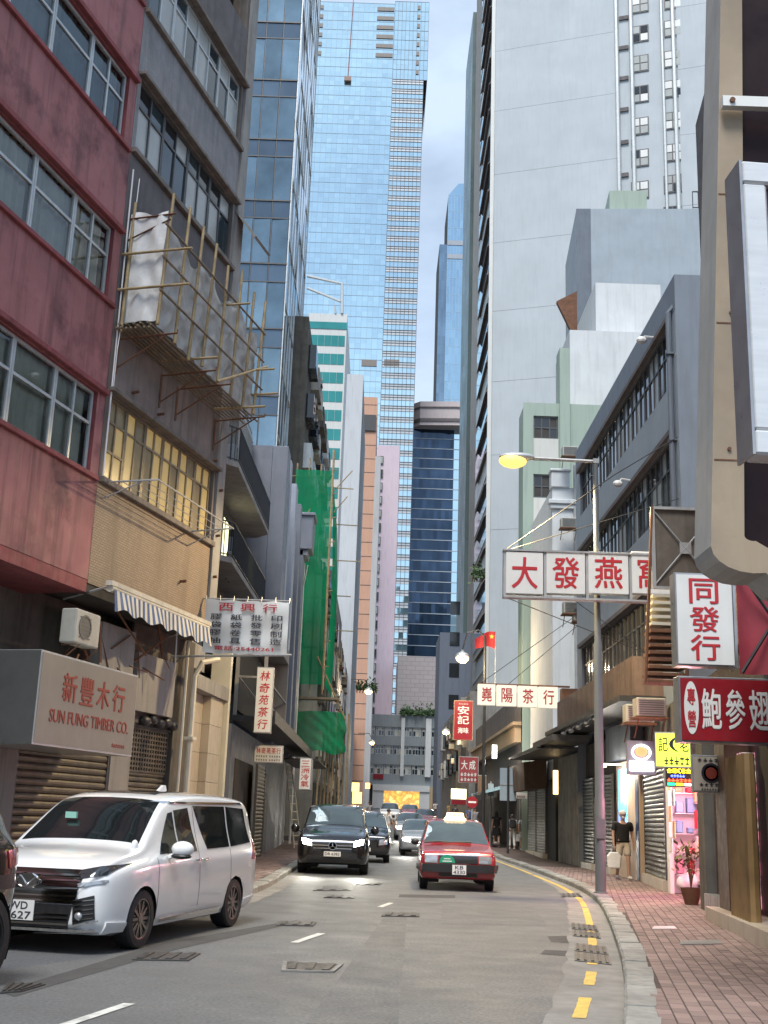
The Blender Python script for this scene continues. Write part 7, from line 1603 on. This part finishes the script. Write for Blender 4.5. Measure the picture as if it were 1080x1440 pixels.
# ================================================================== lamps, poles and small street things
LAMP = lit('sodium', (1, .55, .12), .8); GLOBE = lit('globe_glow', (1, .72, .38), .8)
def plight(name, P, e, col=(1, .72, .38), r=.12):
    l_ = bpy.data.lights.new(name, 'SPOT' if name == 'street_lamp_light' else 'POINT'); l_.energy = e; l_.color = col; l_.shadow_soft_size = r; o = bpy.data.objects.new(name, l_); C.objects.link(o); o.location = P
    if l_.type == 'SPOT': l_.spot_size = R(168); l_.spot_blend = .25
    return o
pb = onG(845, 1256, PVZ); hd_ = atY(718, 645, pb.y)
lp = thing('street_lamp', 'tall grey street lamp post with a lit amber head over the road', 'street lamp', (pb.x, pb.y, PVZ), 0)
zt = hd_.z-PVZ; ax_ = hd_.x-pb.x
b = MB(); b.tube([(0, 0, 0), (0, 0, 1.9), (0, 0, 1.95), (0, 0, 5.2), (0, 0, 5.25), (0, 0, zt)], [.115, .115, .1, .095, .075, .06], 14); b.lathe([(.15, 0), (.15, .02), (.12, .03)], 14); b.build('post', M['pole_paint'], lp, smooth=True, sharp=40)
b = MB(); b.tube([(0, 0, zt), (ax_*.5, 0, zt+.02), (ax_+.5, 0, zt+.03)], .04, 8); b.box(-.06, .06, -.06, .06, zt-.05, zt+.06); b.build('arm', M['galv'], lp)
b = MB(); b.ell((ax_+.15, 0, zt+.05), (.42, .16, .1), 14, 8); b.build('lamp_head', M['alu'], lp, smooth=True)
b = MB(); b.ell((ax_+.05, -.02, zt-.06), (.32, .17, .17), 14, 8); b.build('lamp_glass', LAMP, lp, smooth=True)
b = MB(); b.box(-.1, .1, -.135, -.1, 1.1, 1.5); b.build('access_door', M['pole_paint'], lp)
plight('street_lamp_light', (hd_.x-.05, pb.y, hd_.z-.3), 1300, (1, .76, .42), .15)
def globe_lamp(label, px, py, y, postpx=None, e=250, s_=.32):
    P = atY(px, py, y); q = atY(postpx, py, y) if postpx else None
    t = thing('globe_lamp', label, 'street lamp', (q.x if q else P.x, y, gz(y)+PVZ), 0, 'lit globe lamps along the street'); dx = P.x-(q.x if q else P.x); z = P.z-gz(y)-PVZ
    b = MB(); b.ell((dx, 0, z), (s_, s_, s_*.8), 16, 10); b.build('globe', GLOBE, t, smooth=True)
    b = MB(); b.lathe([(s_*1.05, z+.02), (s_*.9, z+s_*.55), (.06, z+s_*.95), (.05, z+s_*1.2)], 16, Matrix.Translation((dx, 0, 0))); b.build('hood', M['alu'], t, smooth=True)
    b = MB()
    if q: b.tube([(0, 0, 0), (0, 0, z+1.0), (dx*.3, 0, z+1.35), (dx*.8, 0, z+1.2), (dx, 0, z+s_*1.1)], [.09, .06, .04, .035, .03], 8)
    else: b.tube([(dx, 0, z+s_), (dx-.3 if px < 560 else dx+.3, .2, z+.9), (dx-1.4 if px < 560 else dx+1.4, .3, z+.9)], .035, 6)
    b.build('post' if q else 'bracket', M['black_metal'], t); plight('globe_light', (P.x, y-.4, P.z-.35), e, (1, .78, .48), .2)
globe_lamp('lit globe lamp on a curved black post above the red shop signs', 650, 925, 55, 682, 300)
globe_lamp('lit globe lamp beside the dark blue building', 627, 1029, 95, None, 250, .3)
globe_lamp('lit globe lamp on a bracket beside the pink tower', 518, 972, 92, None, 250, .32)
globe_lamp('unlit-looking pale globe lamp low in front of the end block', 523, 1044, 120, None, 60, .3)
# flag
t = thing('red_flag', 'red flag with a yellow star flying on a thin pole', 'flag', (0, 56, 0), 0)
a, c = atY(697, 888, 56), atY(668, 905, 56); pq = atY(697, 960, 56)
b = MB(); b.tube([(a.x, 0, pq.z-1), (a.x, 0, a.z+.05)], .025, 6); b.build('pole', M['galv'], t)
sheet('cloth', lambda u, v: (a.x-(a.x-c.x)*u, .12*math.sin(u*7), a.z-.02-(.85*(1-v)*(1-.45*u))-.25*u+.1*math.sin(u*5)), 14, 8, mat('flag_red', (.5, .03, .03), .7, var=.1), t)
b = MB(); pts = []
for k in range(10): r_ = .13 if k % 2 == 0 else .055; pts.append((a.x-.2+r_*math.cos(R(90+36*k)), a.z-.28+r_*math.sin(R(90+36*k))))
b.prism(pts, -.16, -.15, 'y'); b.build('star', mat('star_yellow', (.8, .6, .08), .6), t)
# red vertical signs further on
t, w_, h = panel_sign('red_dried_seafood_sign', 'tall red sign with white characters and tan border beyond the flag', 58, (638, 665, 985, 1041), M['sign_red'], .2, mat('tan_border', (.45, .3, .2), .6))
column(t, '安記', M['sign_white'], w_*.2, h*.4, w_*.6, h*.46, .12, y=-.01, bold=.014); row(t, '海味', M['sign_white'], w_*.22, h*.17, w_*.56, h*.15, .1, y=-.01); marks(t, M['sign_white'], w_*.25, h*.9, w_*.5, h*.025, 6, -.01, .3, 12)
t, w_, h = panel_sign('small_red_sign', 'wide red sign with white characters below the tall red one', 61, (645, 673, 1064, 1101), M['sign_red'], .2)
row(t, '大成', M['sign_white'], w_*.12, h*.5, w_*.72, h*.36, .25, y=-.01, bold=.014); marks(t, M['sign_white'], w_*.1, h*.26, w_*.8, h*.14, 5, -.01, .3, 13); marks(t, M['sign_white'], w_*.1, h*.07, w_*.8, h*.13, 5, -.01, .3, 14)
t, w_, h = panel_sign('glowing_box_sign', 'glowing white box sign on the tan corner house', 57, (692, 699, 1047, 1067), lit('box_glow', (1, .93, .85), 2), .3)
plight('box_sign_light', (5.2, 55.5, 4.2), 60, (1, .9, .78), .2)
t, w_, h = panel_sign('bright_shop_light', 'glaring yellow-white shop light panel above the far right pavement', 74, (634, 656, 1109, 1124), lit('shop_glare', (1, .85, .5), 2.5), .3)
t, w_, h = panel_sign('red_awning_panel', 'red awning panel under the glaring shop light', 74, (634, 656, 1124, 1132), M['sign_red'], .6)
t, w_, h = panel_sign('brown_wood_board', 'brown board sign with faint characters by the blue canopy', 60, (672, 684, 1090, 1118), M['wood'], .1)
marks(t, M['ink_white'], w_*.25, h*.08, w_*.5, h*.08, 2, -.006, .3, 15)
t, w_, h = panel_sign('white_shop_board', 'small white shop board under the brown canvas awnings', 56, (722, 742, 1114, 1124), M['sign_white'], .1)
marks(t, M['ink_brown'], w_*.25, h*.25, w_*.55, h*.35, 4, -.006, .5, 16)
# road signs
P = onG(664, 1196, PVZ); y = 58.
q = atY(664, 1128, y)
t = thing('no_entry_sign', 'round red no-entry sign with a white bar on a thin post', 'road sign', (q.x, y, gz(y)+PVZ), 0); z = q.z-gz(y)-PVZ
b = MB(); b.tube([(0, .05, 0), (0, .05, z+.4)], .035, 8); b.build('post', M['galv'], t)
Mx_ = Matrix.Translation((0, 0, z)) @ Matrix.Rotation(R(90), 4, 'X'); b = MB(); b.lathe([(0, 0), (.27, 0), (.27, .02), (0, .02)], 28, Mx_); b.build('disc', M['sign_red'], t); b = MB(); b.box(-.19, .19, -.03, -.021, z-.045, z+.045); b.build('bar', M['sign_white'], t)
P = onG(714, 1202, PVZ)
t = thing('road_sign_backs', 'grey backs of two tall road sign plates on a dark post by the women', 'road sign', (P.x, P.y, PVZ+gz(P.y)), 0); zz0, zz1 = atY(714, 1128, P.y).z-PVZ, atY(714, 1082, P.y).z-PVZ
b = MB(); b.tube([(0, 0, 0), (0, 0, zz1+.1)], .05, 8); b.build('post', M['black_metal'], t)
for s_ in (-1, 1):
    b = MB(); b.box(.03*s_ if s_ > 0 else -.36, .36 if s_ > 0 else -.03, .06, .08, zz0, zz1); b.build('plate', mat('plate_back', (.33, .4, .44), .5, metal=.2, var=.08) if s_ < 0 else bpy.data.materials['plate_back'], t)
    b = MB(); b.box(.03*s_ if s_ > 0 else -.36, .36 if s_ > 0 else -.03, .04, .058, (zz0+zz1)/2-.03, (zz0+zz1)/2+.03); b.build('clamp', M['galv'], t)
P = onG(690, 1196, PVZ); y = 60; q = atY(690, 1120, y)
t = thing('small_sign_post', 'thin grey post with a small pale plate beside the black lamp post', 'road sign', (q.x, y, gz(y)+PVZ), 0); b = MB(); b.tube([(0, 0, 0), (0, 0, q.z+.4)], .04, 8); b.build('post', M['galv'], t); b = MB(); b.box(-.14, .14, -.06, -.04, q.z-.3, q.z+.3); b.build('plate', bpy.data.materials['plate_back'], t)
# overhead wires
for i, (p_, q_, lb) in enumerate((((6.9, 30, 10.8), (-3.6, 24.6, 9.2), 'thin black cable crossing high between the grey and brown buildings'),)):
    pass
# chalk-white pole section and wall cable on the left
